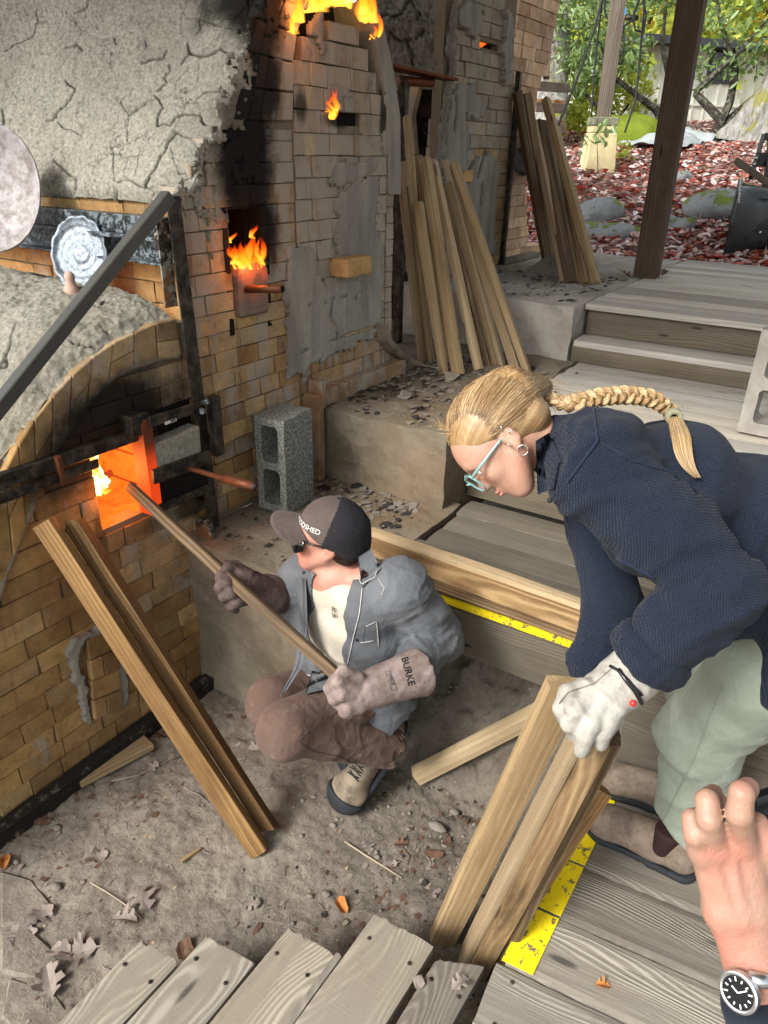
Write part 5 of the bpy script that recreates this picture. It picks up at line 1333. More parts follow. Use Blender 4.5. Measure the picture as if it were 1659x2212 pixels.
# tan heap fragment by the far stack
mb = MB(); c = at(1190, 592, z=Z3); mb.add([c + V(q) for q in [(-.16, .15, 0), (.12, .20, 0), (.16, -.12, 0), (-.05, -.2, 0), (.02, .02, .13), (.08, -.05, .11)]], [(0, 3, 4), (3, 2, 5, 4), (2, 1, 5), (1, 0, 4, 5), (0, 1, 2, 3)])
tag(mb.build('plaster_lump', M['castable_dark'], None), 'slumped tan slab of fallen plaster at the feet of the far row', 'rubble')
# curled scrap of sacking with letters, foot of the doorway
def text_mesh(txt, size, mat, name, parent, Mx, ext=.0004, bold=0.0, curve=None):
    cu = bpy.data.curves.new('lettering', 'FONT'); cu.body = txt; cu.size = size; cu.extrude = ext; cu.align_x = 'CENTER'; cu.align_y = 'CENTER'; cu.offset = bold
    o = bpy.data.objects.new('tmp_lettering', cu); COL.objects.link(o); bpy.context.view_layer.update()
    me = bpy.data.meshes.new_from_object(o.evaluated_get(bpy.context.evaluated_depsgraph_get())); bpy.data.objects.remove(o)
    me.name = name
    if curve:
        for v in me.vertices: v.co = curve(v.co)
        me.materials.clear(); return link(name, me, M[mat], parent, None)
    me.materials.clear(); return link(name, me, M[mat], parent, Mx)
M['ink'] = plain('black ink', (.012, .012, .014), .7)
M['sacking'] = plain('stained paper sacking', (.16, .13, .10), .85, bumpsc=40, bd=.004, var=.5)
pth = [at(*q, Y=1.90) for q in z9([(925, 590), (945, 690), (1000, 770)])] + [at(*q, z=Z2 + .035) for q in z9([(1060, 810), (1140, 840), (1235, 855)])]
pp_ = resample(pth, 26); vs = []; fs = []
for i, q in enumerate(pp_):
    t = i / 25; w_ = .045 + .02 * math.sin(t * 3)
    for j in range(7):
        u = (j / 6 - .5); vs.append((q[0] + u * w_ * .9, q[1] - .035 * (1 - 4 * u * u) * .6 - u * w_ * .9, q[2] + abs(u) * .03 + .004 * math.sin(9 * t + 5 * u)))
for i in range(25):
    for j in range(6): a_ = i * 7 + j; fs.append((a_, a_ + 7, a_ + 8, a_ + 1))
sk = empty('paper_sack_scrap', pth[0], 'curled dirty paper sack scrap with black letters at the doorway foot', 'scrap')
link('scrap', pmesh('scrap', vs, fs), M['sacking'], sk, None, True)
pt = at(*z9([(1000, 745)])[0], Y=1.80); zz = (V((0, 0, 0)) - pt).normalized(); xx = (at(*z9([(960, 700)])[0], Y=1.80) - pt).normalized() * -1; yy = zz.cross(xx).normalized(); xx = yy.cross(zz)
Mt = Matrix((yy * -1, xx, zz)).transposed().to_4x4(); Mt.translation = pt
text_mesh('AL', .026, 'ink', 'lettering', sk, Mt)
# twigs and pebbles
M['twig'] = plain('dry straw twig', (.33, .27, .19), .8); M['pebble'] = plain('dusty pebble', (.17, .15, .125), .85, bumpsc=60, var=.3)
def twig(px, r, mt, label):
    pts = [at(*q, z=Z0) for q in px]; pts = [V((p.x, p.y, ground_z(p.x, p.y) + r + .002)) for p in pts]
    mb = MB(); mb.tube(pts, [r * (1 - .5 * i / len(pts)) for i in range(len(pts))], 6); tag(mb.build('twig', M[mt], None, True), label, 'twig', 'dry twigs on the pit floor')
for px, r, mt, lb in [([(198, 1914), (240, 1937), (285, 1970), (310, 1988)], .0022, 'twig', 'long pale straw leading to the lobed grey leaf'), ([(240, 1690), (300, 1672), (345, 1650), (396, 1632)], .0035, 'leaf_grey', 'grey twig beside the offcut near the kiln'), ([(390, 1698), (430, 1718), (450, 1735)], .0018, 'leaf_grey', 'thin bent twig under the leaning board'),
                      ([(745, 1818), (790, 1850), (830, 1875), (868, 1900)], .0035, 'twig', 'long tan twig running to the violet grey leaf'), ([(35, 1975), (75, 1955), (110, 1938)], .0018, 'leaf_brown', 'thin dark twig over the flat stones at left'), ([(862, 1820), (885, 1850), (880, 1868)], .002, 'leaf_brown', 'reddish stalk bent over beside the bundle')]: twig(px, r, mt, lb)
for i, (px, r, lb) in enumerate([((124, 1787), .019, 'round tan pebble near the kiln base angle'), ((122, 1917), .022, 'angular grey pebble above the pinkish oak leaf'), ((181, 1909), .011, 'small grey pebble right of the angular one'), ((35, 1862), .014, 'tan pebble near the left edge of the floor'), ((14, 1868), .012, 'grey angular pebble at the left edge'),
      ((982, 1752), .022, 'rounded brown pebble left of the tall bundle'), ((945, 1790), .028, 'long flat grey stone left of the tall bundle'), ((720, 1785), .014, 'small round pebble in front of the boot toe'), ((705, 1935), .017, 'pebble near the orange leaf above the planks'), ((670, 1940), .013, 'small pebble left of the one near the orange leaf'), ((815, 1853), .014, 'pebble among the grey leaves before the bundle'), ((960, 1825), .013, 'small pebble on dark soil against the bundle')]):
    r *= .6; p = at(*px, z=Z0); mb = MB(); mb.blob((p.x, p.y, ground_z(p.x, p.y) + r * .45), (r * 1.1, r * (1.4 if i != 6 else 2), r * .7), 10, 7, .10); tag(mb.build('pebble', M['pebble'], None, True), lb, 'pebble', 'pebbles on the pit floor')
mb = MB()
for _ in range(420):
    x, y = RD.uniform(.35, 1.8), RD.uniform(.42, 1.88); a = RD.uniform(0, 6.28); L = RD.uniform(.008, .04); z = ground_z(x, y) + .002; k_ = RD.uniform(-.3, .3)
    mb.tube([(x, y, z), (x + L * .5 * math.cos(a), y + L * .5 * math.sin(a), z + .003), (x + L * math.cos(a + k_), y + L * math.sin(a + k_), z)], RD.uniform(.0006, .0014), 4)
stuff(mb.build('straw_bits', M['leaf_grey'], None))
mb = MB()
for _ in range(200):
    x, y = RD.uniform(.9, 2.1), RD.uniform(.4, 1.3)
    if x < 1.35 and RD.random() < .55: continue
    r = RD.uniform(.002, .009); mb.blob((x, y, ground_z(x, y) + r * .2), (r, r * RD.uniform(.7, 1.3), r * .7), 6, 4, .15)
stuff(mb.build('gravel', M['pebble'], None, True))
# ================================================================== people: signed distance modelling
class SDF:
    """smooth union of rounded cones and ellipsoids, meshed by surface nets"""
    def __init__(s, k=.02): s.items = []; s.k = k; s.subs = []; s.post = None
    def cone(s, a, b, ra, rb, k=None): s.items.append(('c', np.array(a, float), np.array(b, float), ra, rb, k if k is not None else s.k)); return s
    def chain(s, pts, rs, k=None):
        for i in range(len(pts) - 1): s.cone(pts[i], pts[i + 1], rs[i], rs[i + 1], k)
        return s
    def ell(s, c, r, M=None, k=None): s.items.append(('e', np.array(c, float), np.array(r, float), np.array(M, float) if M is not None else np.eye(3), None, k if k is not None else s.k)); return s
    def cut(s, p, n, k=.004): s.subs.append(('p', np.array(p, float), np.array(n, float) / np.linalg.norm(n), k)); return s      # removes the side n points to
    def dig(s, a, b, ra, rb, k=.01): s.subs.append(('c', np.array(a, float), np.array(b, float), ra, rb, k)); return s
    def dige(s, c, r, M=None, k=.01): s.subs.append(('e', np.array(c, float), np.array(r, float), np.array(M, float) if M is not None else np.eye(3), k)); return s
    @staticmethod
    def dcone(P, a, b, ra, rb):
        ab = b - a; L2 = ab @ ab + 1e-12; t = np.clip(((P - a) @ ab) / L2, 0, 1)
        return np.linalg.norm(P - a - t[..., None] * ab, axis=-1) - (ra + (rb - ra) * t)
    @staticmethod
    def dell(P, c, r, M):
        q = (P - c) @ M; k0 = np.linalg.norm(q / r, axis=-1); k1 = np.linalg.norm(q / (r * r), axis=-1) + 1e-9
        return k0 * (k0 - 1) / k1
    def bounds(s):
        lo = np.full(3, 1e9); hi = -lo
        for it in s.items:
            if it[0] == 'c': m = max(it[3], it[4]); lo = np.minimum(lo, np.minimum(it[1], it[2]) - m); hi = np.maximum(hi, np.maximum(it[1], it[2]) + m)
            else: m = it[2].max(); lo = np.minimum(lo, it[1] - m); hi = np.maximum(hi, it[1] + m)
        return lo, hi
    def mesh(s, name, h=.006, disp=None, smooth=1):
        lo, hi = s.bounds(); lo -= h * 3; hi += h * 3
        n = np.ceil((hi - lo) / h).astype(int) + 1
        ax = [lo[i] + h * np.arange(n[i]) for i in range(3)]
        D = np.full(n, .08, np.float32)
        for it in s.items:
            if it[0] == 'c': m = max(it[3], it[4]); a = np.minimum(it[1], it[2]) - m; b = np.maximum(it[1], it[2]) + m
            else: m = it[2].max(); a = it[1] - m; b = it[1] + m
            k = it[5]; pad = .045
            sl = tuple(slice(max(0, int((a[i] - pad - lo[i]) / h)), min(n[i], int((b[i] + pad - lo[i]) / h) + 2)) for i in range(3))
            P = np.stack(np.meshgrid(*[ax[i][sl[i]] for i in range(3)], indexing='ij'), -1)
            d = s.dcone(P, *it[1:5]) if it[0] == 'c' else s.dell(P, it[1], it[2], it[3])
            d = np.minimum(d, .08); o = D[sl]; hh = np.clip(.5 + .5 * (o - d) / k, 0, 1)
            D[sl] = o * (1 - hh) + d * hh - k * hh * (1 - hh)
        if s.subs:
            P = np.stack(np.meshgrid(*ax, indexing='ij'), -1)
            for it in s.subs:
                if it[0] == 'p': d = -((P - it[1]) @ it[2]); k = it[3]
                elif it[0] == 'c': d = s.dcone(P, it[1], it[2], it[3], it[4]); k = it[5]
                else: d = s.dell(P, it[1], it[2], it[3]); k = it[4]
                hh = np.clip(.5 - .5 * (D + d) / k, 0, 1); D = D * (1 - hh) - d * hh + k * hh * (1 - hh)
        if disp is not None:
            msk = np.abs(D) < .03; P = np.stack(np.meshgrid(*ax, indexing='ij'), -1)[msk]; D[msk] -= disp(P)
        D = D.astype(np.float32); ins = D < 0
        I, J, K = [q - 1 for q in n]
        cnt = np.zeros((I, J, K), np.float32); acc = np.zeros((I, J, K, 3), np.float32)
        cr = [(0, 0, 0), (1, 0, 0), (0, 1, 0), (1, 1, 0), (0, 0, 1), (1, 0, 1), (0, 1, 1), (1, 1, 1)]
        sub = lambda A, o: A[o[0]:o[0] + I, o[1]:o[1] + J, o[2]:o[2] + K]
        for a in range(8):
            for b in range(a + 1, 8):
                df = [cr[b][i] - cr[a][i] for i in range(3)]
                if sum(abs(x) for x in df) != 1: continue
                da, db = sub(D, cr[a]), sub(D, cr[b]); c = sub(ins, cr[a]) != sub(ins, cr[b])
                t = np.where(c, da / np.where(c, da - db, 1), 0); cnt += c
                for i in range(3): acc[..., i] += np.where(c, cr[a][i] + t * df[i], 0)
        act = cnt > 0; idx = -np.ones((I, J, K), int); idx[act] = np.arange(act.sum())
        cell = np.stack(np.nonzero(act), -1); vs = (cell + acc[act] / cnt[act][:, None]) * h + lo
        qs = []
        for axn in range(3):
            u, v = [(1, 2), (2, 0), (0, 1)][axn]
            A = [slice(0, q) for q in n]; A[axn] = slice(0, n[axn] - 1); B = list(A); B[axn] = slice(1, n[axn])
            ch = ins[tuple(A)] != ins[tuple(B)]; p = np.stack(np.nonzero(ch), -1)
            p = p[(p[:, u] > 0) & (p[:, v] > 0) & (p[:, u] < n[u] - 1) & (p[:, v] < n[v] - 1)]
            eu = np.zeros(3, int); eu[u] = 1; ev = np.zeros(3, int); ev[v] = 1
            q = np.stack([idx[tuple((p - eu - ev).T)], idx[tuple((p - ev).T)], idx[tuple(p.T)], idx[tuple((p - eu).T)]], -1)
            fl = ins[tuple(p.T)]; q[~fl] = q[~fl][:, ::-1]; qs.append(q)
        q = np.concatenate(qs); q = q[(q >= 0).all(1)]
        vs = vs.astype(float)
        for _ in range(smooth):
            s_ = np.zeros_like(vs); c_ = np.zeros(len(vs))
            for a, b in ((0, 1), (1, 2), (2, 3), (3, 0)):
                np.add.at(s_, q[:, a], vs[q[:, b]]); np.add.at(c_, q[:, a], 1); np.add.at(s_, q[:, b], vs[q[:, a]]); np.add.at(c_, q[:, b], 1)
            vs = vs * .5 + .5 * s_ / c_[:, None]
        return npmesh(name, vs, q), vs, q
def body_part(name, sdf, mat, parent, h=.006, disp=None, smooth=1):
    me, vs, q = sdf.mesh(name, h, disp, smooth)
    return link(name, me, M[mat] if isinstance(mat, str) else mat, parent, None, True)
def frame(z, up):
    """rows are x, y, z axes; z given, y close to up"""
    z = np.array(z, float); z /= np.linalg.norm(z); up = np.array(up, float); y = up - z * (up @ z); y /= np.linalg.norm(y); x = np.cross(y, z); return np.stack([x, y, z])
def A3(v): return np.array([float(q) for q in v])
def folds(dirv, freq, amp, seed=0, ctr=None, rad=None, extra=0.0):
    """cloth wrinkles: ridged noise stretched along dirv, strongest near the given centres"""
    F = frame(dirv, (.13, .2, .97) if abs(dirv[2]) < .9 else (1, 0, 0))
    def f(P):
        q = P @ F.T * np.array([freq * .30, freq * .75, freq]); q = q + .5 * np.stack([vnoise(q * .7 + 9), vnoise(q * .7 + 31), vnoise(q * .7 + 53)], -1); n1 = vnoise(q + seed * 7.7); r = np.exp(-(n1 / .17) ** 2) + .4 * np.exp(-(vnoise(q * 2.1 + seed) / .16) ** 2) - .25
        w = np.full(len(P), extra) if ctr is not None else np.ones(len(P))
        if ctr is not None:
            for c, rr_ in zip(ctr, rad): w = np.maximum(w, np.exp(-((np.linalg.norm(P - A3(c), axis=1) / rr_) ** 2)))
        return amp * w * r
    return f
def addf(*fs): return lambda P: sum(f(P) for f in fs)
# materials for people
def skin(name, c, red=(.50, .17, .12)):
    m = MT(name, .48, 0, .4); P = m.co(); a = m.noise(P, 14, 4, .6); b = m.noise(P, 160, 3)
    k = m.mix(m.step(a, .4, .7, 0, .6), c, red); k = m.mix(m.step(m.noise(P, 45, 4, .6), .5, .75, 0, .35), k, tuple(x * .72 for x in c)); k = m.mix(m.step(b, .55, .8, 0, .2), k, tuple(x * .7 for x in c))
    m.base(k); m.b.inputs['Subsurface Weight'].default_value = .12; m.b.inputs['Subsurface Radius'].default_value = (.012, .004, .002); m.b.inputs['Subsurface Scale'].default_value = .6
    cr = m.noise(P, 70, 5, .75); m.bump(m.math('ADD', m.math('MULTIPLY', cr, .6), b), .0012, .8); return m.m
M['skin_w'] = skin('fair skin', (.43, .245, .17), (.42, .16, .11)); M['skin_m'] = skin('ruddy fair skin', (.40, .21, .15), (.44, .11, .075)); M['skin_h'] = skin('hand skin', (.31, .185, .13), (.44, .14, .10))
def cloth(name, a, b, sc=420, bd=.0006, rough=.9, wear=None):
    m = MT(name, rough, 0, .2); P = m.co(); n1 = m.noise(P, 5, 4, .6); n2 = m.noise(P, sc, 2)
    c = m.mix(m.step(n1, .3, .7), a, b); c = m.mix(m.step(n2, .4, .7, 0, .3), c, tuple(x * .6 for x in a))
    if wear: c = m.mix(m.step(m.noise(P, 9, 5, .7), .56, .70, 0, .6), c, wear)
    m.base(c); m.b.inputs['Sheen Weight'].default_value = .04; nb = m.bump(n2, bd); m.bump(m.noise(P, 15, 4, .55, .8), .012, .7, nb); return m.m
m = MT('navy waffle knit', .92, 0, .2); P = m.co(); x = m.xyz(P)
n1 = m.noise(P, 4, 4, .6)
def wv(sock, f): return m.math('SINE', m.math('MULTIPLY', sock, f))
uv = m.addv(P, m.vm('MULTIPLY', m.noise(P, 6, 3, .5, 0, 'Color'), (.012, .012, .012))); x = m.xyz(uv)
w1 = wv(m.math('ADD', m.math('MULTIPLY', x[0], .55), m.math('ADD', m.math('MULTIPLY', x[1], -.8), m.math('MULTIPLY', x[2], .15))), 1500); w2 = wv(m.math('ADD', m.math('MULTIPLY', x[2], .93), m.math('MULTIPLY', x[0], .33)), 1500)
wf = m.math('MULTIPLY', m.math('MULTIPLY_ADD', w1, .5, .5), m.math('MULTIPLY_ADD', w2, .5, .5))
m.base(m.mix(m.step(wf, .05, .6), m.mix(n1, (.006, .009, .018), (.008, .012, .025)), m.mix(n1, (.012, .018, .035), (.018, .027, .050)))); m.b.inputs['Sheen Weight'].default_value = .04; nb = m.bump(wf, .0022, 1.0); m.bump(m.noise(P, 13, 3, .5, .6), .012, .7, nb); M['waffle'] = m.m
M['navy_seam'] = cloth('navy seam', (.008, .012, .028), (.014, .022, .045))
M['jacket'] = cloth('grey work shirt', (.075, .08, .087), (.118, .124, .132)); M['jacket_in'] = cloth('grey shirt lining', (.04, .042, .05), (.07, .075, .085))
M['tee'] = cloth('cream t-shirt', (.40, .36, .285), (.50, .455, .37)); M['canvas'] = cloth('brown canvas trousers', (.088, .054, .041), (.132, .086, .067), wear=(.19, .145, .12))
M['sage'] = cloth('sage green trousers', (.175, .20, .155), (.245, .27, .215)); M['cap_brown'] = cloth('brown cap cloth', (.062, .045, .040), (.095, .072, .064)); 
m = MT('black cap mesh', .9, 0, .2); P = m.co(); g = m.vor(P, 420); m.base(m.mix(m.step(g, .2, .6), (.004, .004, .005), (.022, .021, .024))); m.bump(g, .001); M['cap_mesh'] = m.m
def leather(name, a, b, st, rough=.75):
    m = MT(name, rough, 0, .3); P = m.co(); n1 = m.noise(P, 18, 5, .7); n2 = m.noise(P, 90, 4)
    c = m.mix(m.step(n1, .35, .65), a, b); c = m.mix(m.step(m.noise(P, 11, 5, .7), .54, .68, 0, .7), c, st); m.base(c); m.bump(m.math('ADD', n1, m.math('MULTIPLY', n2, .3)), .003); return m.m
M['glove_w'] = leather('white work glove leather', (.26, .245, .21), (.38, .36, .315), (.12, .11, .09)); M['glove_b'] = leather('sooty suede gauntlet', (.15, .11, .095), (.26, .20, .18), (.08, .055, .045)); M['glove_d'] = leather('dark sooty glove', (.05, .032, .028), (.11, .075, .065), (.02, .015, .012))
M['boot_tan'] = leather('dusty tan boot leather', (.125, .098, .068), (.22, .175, .125), (.075, .058, .042)); M['boot_w'] = leather('dusty brown boot leather', (.11, .082, .060), (.19, .145, .112), (.07, .052, .04), .9)
M['rubber'] = plain('black rubber', (.022, .024, .026), .7, bumpsc=80, var=.3); M['elastic'] = plain('dark brown elastic', (.028, .014, .014), .9, bumpsc=200); M['black'] = plain('black plastic', (.008, .008, .009), .3)
M['thread'] = plain('pale thread', (.45, .44, .40), .9); M['lace'] = plain('dark lace', (.03, .035, .035), .8); M['silverm'] = plain('silver ring', (.6, .58, .55), .25, .9); M['red'] = plain('red toggle', (.55, .02, .02), .4)
m = MT('blonde hair', .42, 0, .5); P = m.co(); at_ = m.n('Attribute', attribute_name='hue').outputs['Fac']
m.base(m.ramp(at_, [(0, (.13, .072, .030)), (.4, (.27, .165, .072)), (.75, (.41, .28, .14)), (1, (.56, .42, .24))])); m.b.inputs['Anisotropic'].default_value = .5; M['hair'] = m.m
M['hair_dark'] = plain('dark brown hair', (.018, .011, .008), .6, bumpsc=300)
m = MT('aqua clear frame', .08, 0, .5); m.base((.35, .62, .60)); m.b.inputs['Transmission Weight'].default_value = .55; M['aqua'] = m.m
m = MT('spectacle lens', .02, 0, .5); m.base((.9, .97, .96)); tr = m.n('BsdfTransparent', {0: (.92, .97, .96, 1)}).outputs[0]; gl = m.n('BsdfGlossy', {'Roughness': .05}).outputs[0]; m.nt.links.new(m.n('MixShader', {0: .07, 1: tr, 2: gl}).outputs[0], m.out.inputs[0]); M['lens'] = m.m
m = MT('dark lens', .05, 0, .6); m.base((.004, .004, .005)); M['darklens'] = m.m
M['hairtie'] = cloth('olive hair tie', (.20, .19, .12), (.28, .27, .19))
def head_sdf(S, c, F, s=1.0, female=False):
    """F rows: x = right ear side, y = up, z = face forward; c = centre between the ears"""
    g = lambda x, y, z: c + (F[0] * x + F[1] * y + F[2] * z) * s
    Mx = F.T
    S.ell(g(0, .040, -.012), np.array([.074, .088, .096]) * s, Mx, .03)
    S.ell(g(0, .028, .035), np.array([.064, .070, .060]) * s, Mx, .03)
    S.ell(g(0, -.040, .045), np.array([.052, .058, .048]) * s, Mx, .025)
    S.ell(g(0, -.083, .060), np.array([.024, .020, .022]) * s, Mx, .022)
    S.cone(g(-.052, -.030, .0), g(-.018, -.084, .055), .022 * s, .016 * s, .022); S.cone(g(.052, -.030, .0), g(.018, -.084, .055), .022 * s, .016 * s, .022)
    S.ell(g(.034, -.012, .062), np.array([.022, .020, .020]) * s, Mx, .02); S.ell(g(-.034, -.012, .062), np.array([.022, .020, .020]) * s, Mx, .02)
    S.cone(g(-.03, .034, .081), g(.03, .034, .081), .010 * s, .010 * s, .014)
    S.cone(g(0, .022, .086), g(0, -.018, .108), .007 * s, .0095 * s, .010)
    S.ell(g(0, -.020, .104), np.array([.0135, .009, .011]) * s, Mx, .006); S.ell(g(.011, -.021, .096), np.array([.007, .007, .008]) * s, Mx, .004); S.ell(g(-.011, -.021, .096), np.array([.007, .007, .008]) * s, Mx, .004)
    S.ell(g(0, -.046, .088), np.array([.021, .0062, .012]) * s, Mx, .006); S.ell(g(0, -.056, .087), np.array([.018, .0068, .012]) * s, Mx, .006)
    S.dig(g(-.020, -.0505, .101), g(.020, -.0505, .101), .0018 * s, .0018 * s, .003)
    for sg in (-1, 1):
        S.dige(g(sg * .031, .014, .098), np.array([.016, .010, .016]) * s, Mx, .012)
        S.ell(g(sg * .031, .013, .074), np.array([.0135, .011, .0125]) * s, Mx, .003)
        e = g(sg * .076, .002, -.012)
        EF = np.stack([F[0], F[1] * .97 - F[2] * .25, F[2]]);
        S.ell(g(sg * .077, .006, -.014), np.array([.0085, .031, .019]) * s, Mx, .005); S.ell(g(sg * .077, -.020, -.006), np.array([.006, .012, .009]) * s, Mx, .004)
        S.dige(g(sg * .087, .008, -.010), np.array([.007, .020, .010]) * s, Mx, .004)
    return g
def tube_obj(name, pts, r, mat, parent, n=8, smooth=True, flat=1.0):
    mb = MB(); mb.tube([V(tuple(map(float, p))) for p in pts], r, n, flat=flat); return mb.build(name, M[mat] if isinstance(mat, str) else mat, parent, smooth)
# ================================================================== crouching man
D_ = lambda x, y, d: A3(at(x, y, d=d))
UPC = CAMR[:, 1]; RTC = CAMR[:, 0]; FWC = -CAMR[:, 2]
man = empty('person', (1.6, 1.1, Z0), 'person in cap and grey work shirt crouching in the pit with a long stick', 'person')
mc = D_(712, 1166, 2.22)                                   # between the ears
MF = frame((-.46, .87, .13), (.0, .05, 1.0)); MF[0] = np.cross(MF[1], MF[2])
N0 = D_(728, 1250, 2.27); SL = D_(866, 1272, 2.17); SR = D_(652, 1262, 2.38)
EL = D_(950, 1378, 2.26); WL = D_(866, 1466, 2.07); HL = D_(765, 1493, 2.0)
ER = D_(648, 1300, 2.46); WR = D_(575, 1285, 2.32); HR = D_(505, 1262, 2.205)
PV = D_(775, 1490, 2.50); HPL = D_(803, 1492, 2.42); HPR = D_(720, 1500, 2.58)
KL = D_(618, 1574, 2.11); KR = D_(590, 1520, 2.36); AL = D_(840, 1612, 2.36); AR = D_(760, 1580, 2.62)
CH = (SL + SR) / 2 * .55 + (N0 * .5 + PV * .5) * .45
# body: one continuous skin mesh
S = SDF(.02); g = head_sdf(S, mc, MF, 1.0)
S.chain([g(0, -.03, -.02), N0 + (PV - N0) * .02], [.052, .056], .025)
S.chain([N0, N0 * .6 + PV * .4, PV], [.065, .090, .10], .03); S.chain([SL, EL, WL, HL], [.045, .038, .028, .03]); S.chain([SR, ER, WR, HR], [.045, .038, .028, .03])
S.chain([HPL, KL, AL], [.07, .052, .04]); S.chain([HPR, KR, AR], [.07, .052, .04]); S.chain([SL, N0, SR], [.05, .06, .05], .03)
body_part('body', S, 'skin_m', man, .0062, None, 1)
# hair under the cap
S = SDF(.012); S.ell(g(0, .022, -.035), [.078, .085, .085], MF.T); S.cone(g(.040, -.030, -.06), g(-.040, -.030, -.06), .030, .030); S.cone(g(.062, -.01, -.03), g(.070, .01, .008), .014, .008); S.dig(g(.08, 0, -.012), g(.10, 0, -.012), .022, .022, .004)
S.cut(g(0, -.045, -.05), -MF[1]); body_part('hair', S, 'hair_dark', man, .005)
# cap
cap = empty('cap', tuple(g(0, .08, 0))); cap.parent = man; cap.matrix_basis = pm(man).inverted() @ Matrix.Translation(V(tuple(g(0, .08, 0))))
S = SDF(.01); S.ell(g(0, .045, -.010), [.086, .094, .106], MF.T); S.cone(g(0, .03, -.03), g(0, .0, -.045), .084, .080, .02)
CUTY = MF[1] * .96 + MF[2] * -.10; S.cut(g(0, .010, 0), -(MF[1] - MF[2] * .44), .003)
me, vs, q = S.mesh('crown', .0045, lambda P: .0012 * fbm(P, 30, 3), 2)
me.materials.append(M['cap_brown']); me.materials.append(M['cap_mesh'])
cc = vs[q].mean(1); rel = (cc - mc) @ MF.T; me.polygons.foreach_set('material_index', (rel[:, 2] + .25 * (rel[:, 1] - .12) < -.012).astype(np.int32))
link('crown', me, None, cap, None, True)
mb = MB(); vs = []; fs = []; nu, nv = 18, 9
for lay in (0, 1):
    for i in range(nu + 1):
        for j in range(nv + 1):
            u = (i / nu - .5) * 2; v_ = j / nv; ang = u * 1.15; r0, r1 = .078, .078 + .088 * math.cos(u * 1.25) ** .6
            r = r0 + (r1 - r0) * v_; x = math.sin(ang) * (.078 + (r - .078) * .55); z = math.cos(ang) * .062 + .032 + (r - .078) * math.cos(u * .6)
            y = .060 - .012 * v_ - .040 * u * u * (1 - .1 * v_) - lay * .0035
            vs.append(tuple(g(x, y, z)))
for lay in (0, 1):
    b = lay * (nu + 1) * (nv + 1)
    for i in range(nu):
        for j in range(nv): a_ = b + i * (nv + 1) + j; f = (a_, a_ + 1, a_ + nv + 2, a_ + nv + 1); fs.append(f if lay else f[::-1])
b = (nu + 1) * (nv + 1)
for i in range(nu): a_ = i * (nv + 1) + nv; fs.append((a_, a_ + nv + 1, b + a_ + nv + 1, b + a_))
mb.add(vs, fs); mb.build('brim', M['cap_brown'], cap, True)
mb = MB(); mb.blob(tuple(g(0, .139, -.01)), (.006, .006, .004), 8, 5); mb.build('button', M['cap_mesh'], cap, True)
M['white_thread'] = plain('white embroidery', (.75, .75, .73), .8)
def caplet(co):
    a = co.x / .093; yy = .060 + co.y; rr = 1.006
    p = np.array([.0868 * math.sin(a + .62) * math.cos((yy - .045) / .094), yy, .1065 * math.cos(a + .62) * math.cos((yy - .045) / .094) * 1.0 - .010]); p = np.array([0, .045, -.01]) + (p - np.array([0, .045, -.01])) * 1.03; return V(tuple(g(*p)))
text_mesh('WOODSHED', .021, 'white_thread', 'lettering', cap, None, .0003, .0004, caplet)
# dark wraparound glasses
gl = empty('sunglasses', tuple(g(0, .01, .1))); gl.parent = man; gl.matrix_basis = pm(man).inverted() @ Matrix.Translation(V(tuple(g(0, .01, .1))))
mb = MB(); vs = []; fs = []; n = 24
for k in range(2):
    for i in range(n + 1):
        t = (i / n - .5) * 2; ang = t * 1.25; rx, rz = .083 - k * .003, .066 - k * .003; hh = .031 * (1 - .35 * max(0, abs(t) - .7) / .3) - .007 * math.exp(-(t * 9) ** 2)
        for yy in (.022, .022 - hh * 1.7): vs.append(tuple(g(rx * math.sin(ang), yy, .046 + rz * math.cos(ang) + (.012 if yy < 0 else 0) * 0)))
for i in range(n):
    a_ = i * 2; b = (n + 1) * 2; fs += [(a_, a_ + 2, a_ + 3, a_ + 1), (b + a_, b + a_ + 1, b + a_ + 3, b + a_ + 2), (a_, b + a_, b + a_ + 2, a_ + 2), (a_ + 1, a_ + 3, b + a_ + 3, b + a_ + 1)]
mb.add(vs, fs); mb.build('lens', M['darklens'], gl, True)
for sg in (1, -1): tube_obj('temple', [g(sg * .074, .018, .066), g(sg * .080, .016, .03), g(sg * .081, .012, -.012)], [.0035, .003, .0025], 'black', gl, 8)
# t-shirt
chn = np.array([-.95, .27, .05]); chn /= np.linalg.norm(chn); lft = np.cross([0, 0, 1], chn)
S = SDF(.03)
def tp(t, o=0, n=0): return N0 + (PV - N0) * t + lft * o + chn * n
S.cone(tp(.08, .09), tp(.08, -.09), .075, .075); S.cone(tp(.35, .07, .01), tp(.35, -.07, .01), .115, .115); S.cone(tp(.7, .05, .0), tp(.7, -.05, .0), .115, .115); S.cone(tp(.95, .05), tp(.95, -.05), .12, .12); S.cone(tp(-.09), tp(.1), .064, .082, .02)
S.cone(tp(.12, .10), SL, .06, .055); S.cone(tp(.12, -.10), SR, .06, .055)
S.cut(tp(-.055, 0, .0), (N0 - PV) / np.linalg.norm(N0 - PV) + chn * -.12, .004)
body_part('t_shirt', S, 'tee', man, .0065, folds((.3, .3, .8), 11, .009, 3, [tp(.75, 0, .1), tp(.5, 0, .1)], [.14, .12], .2))
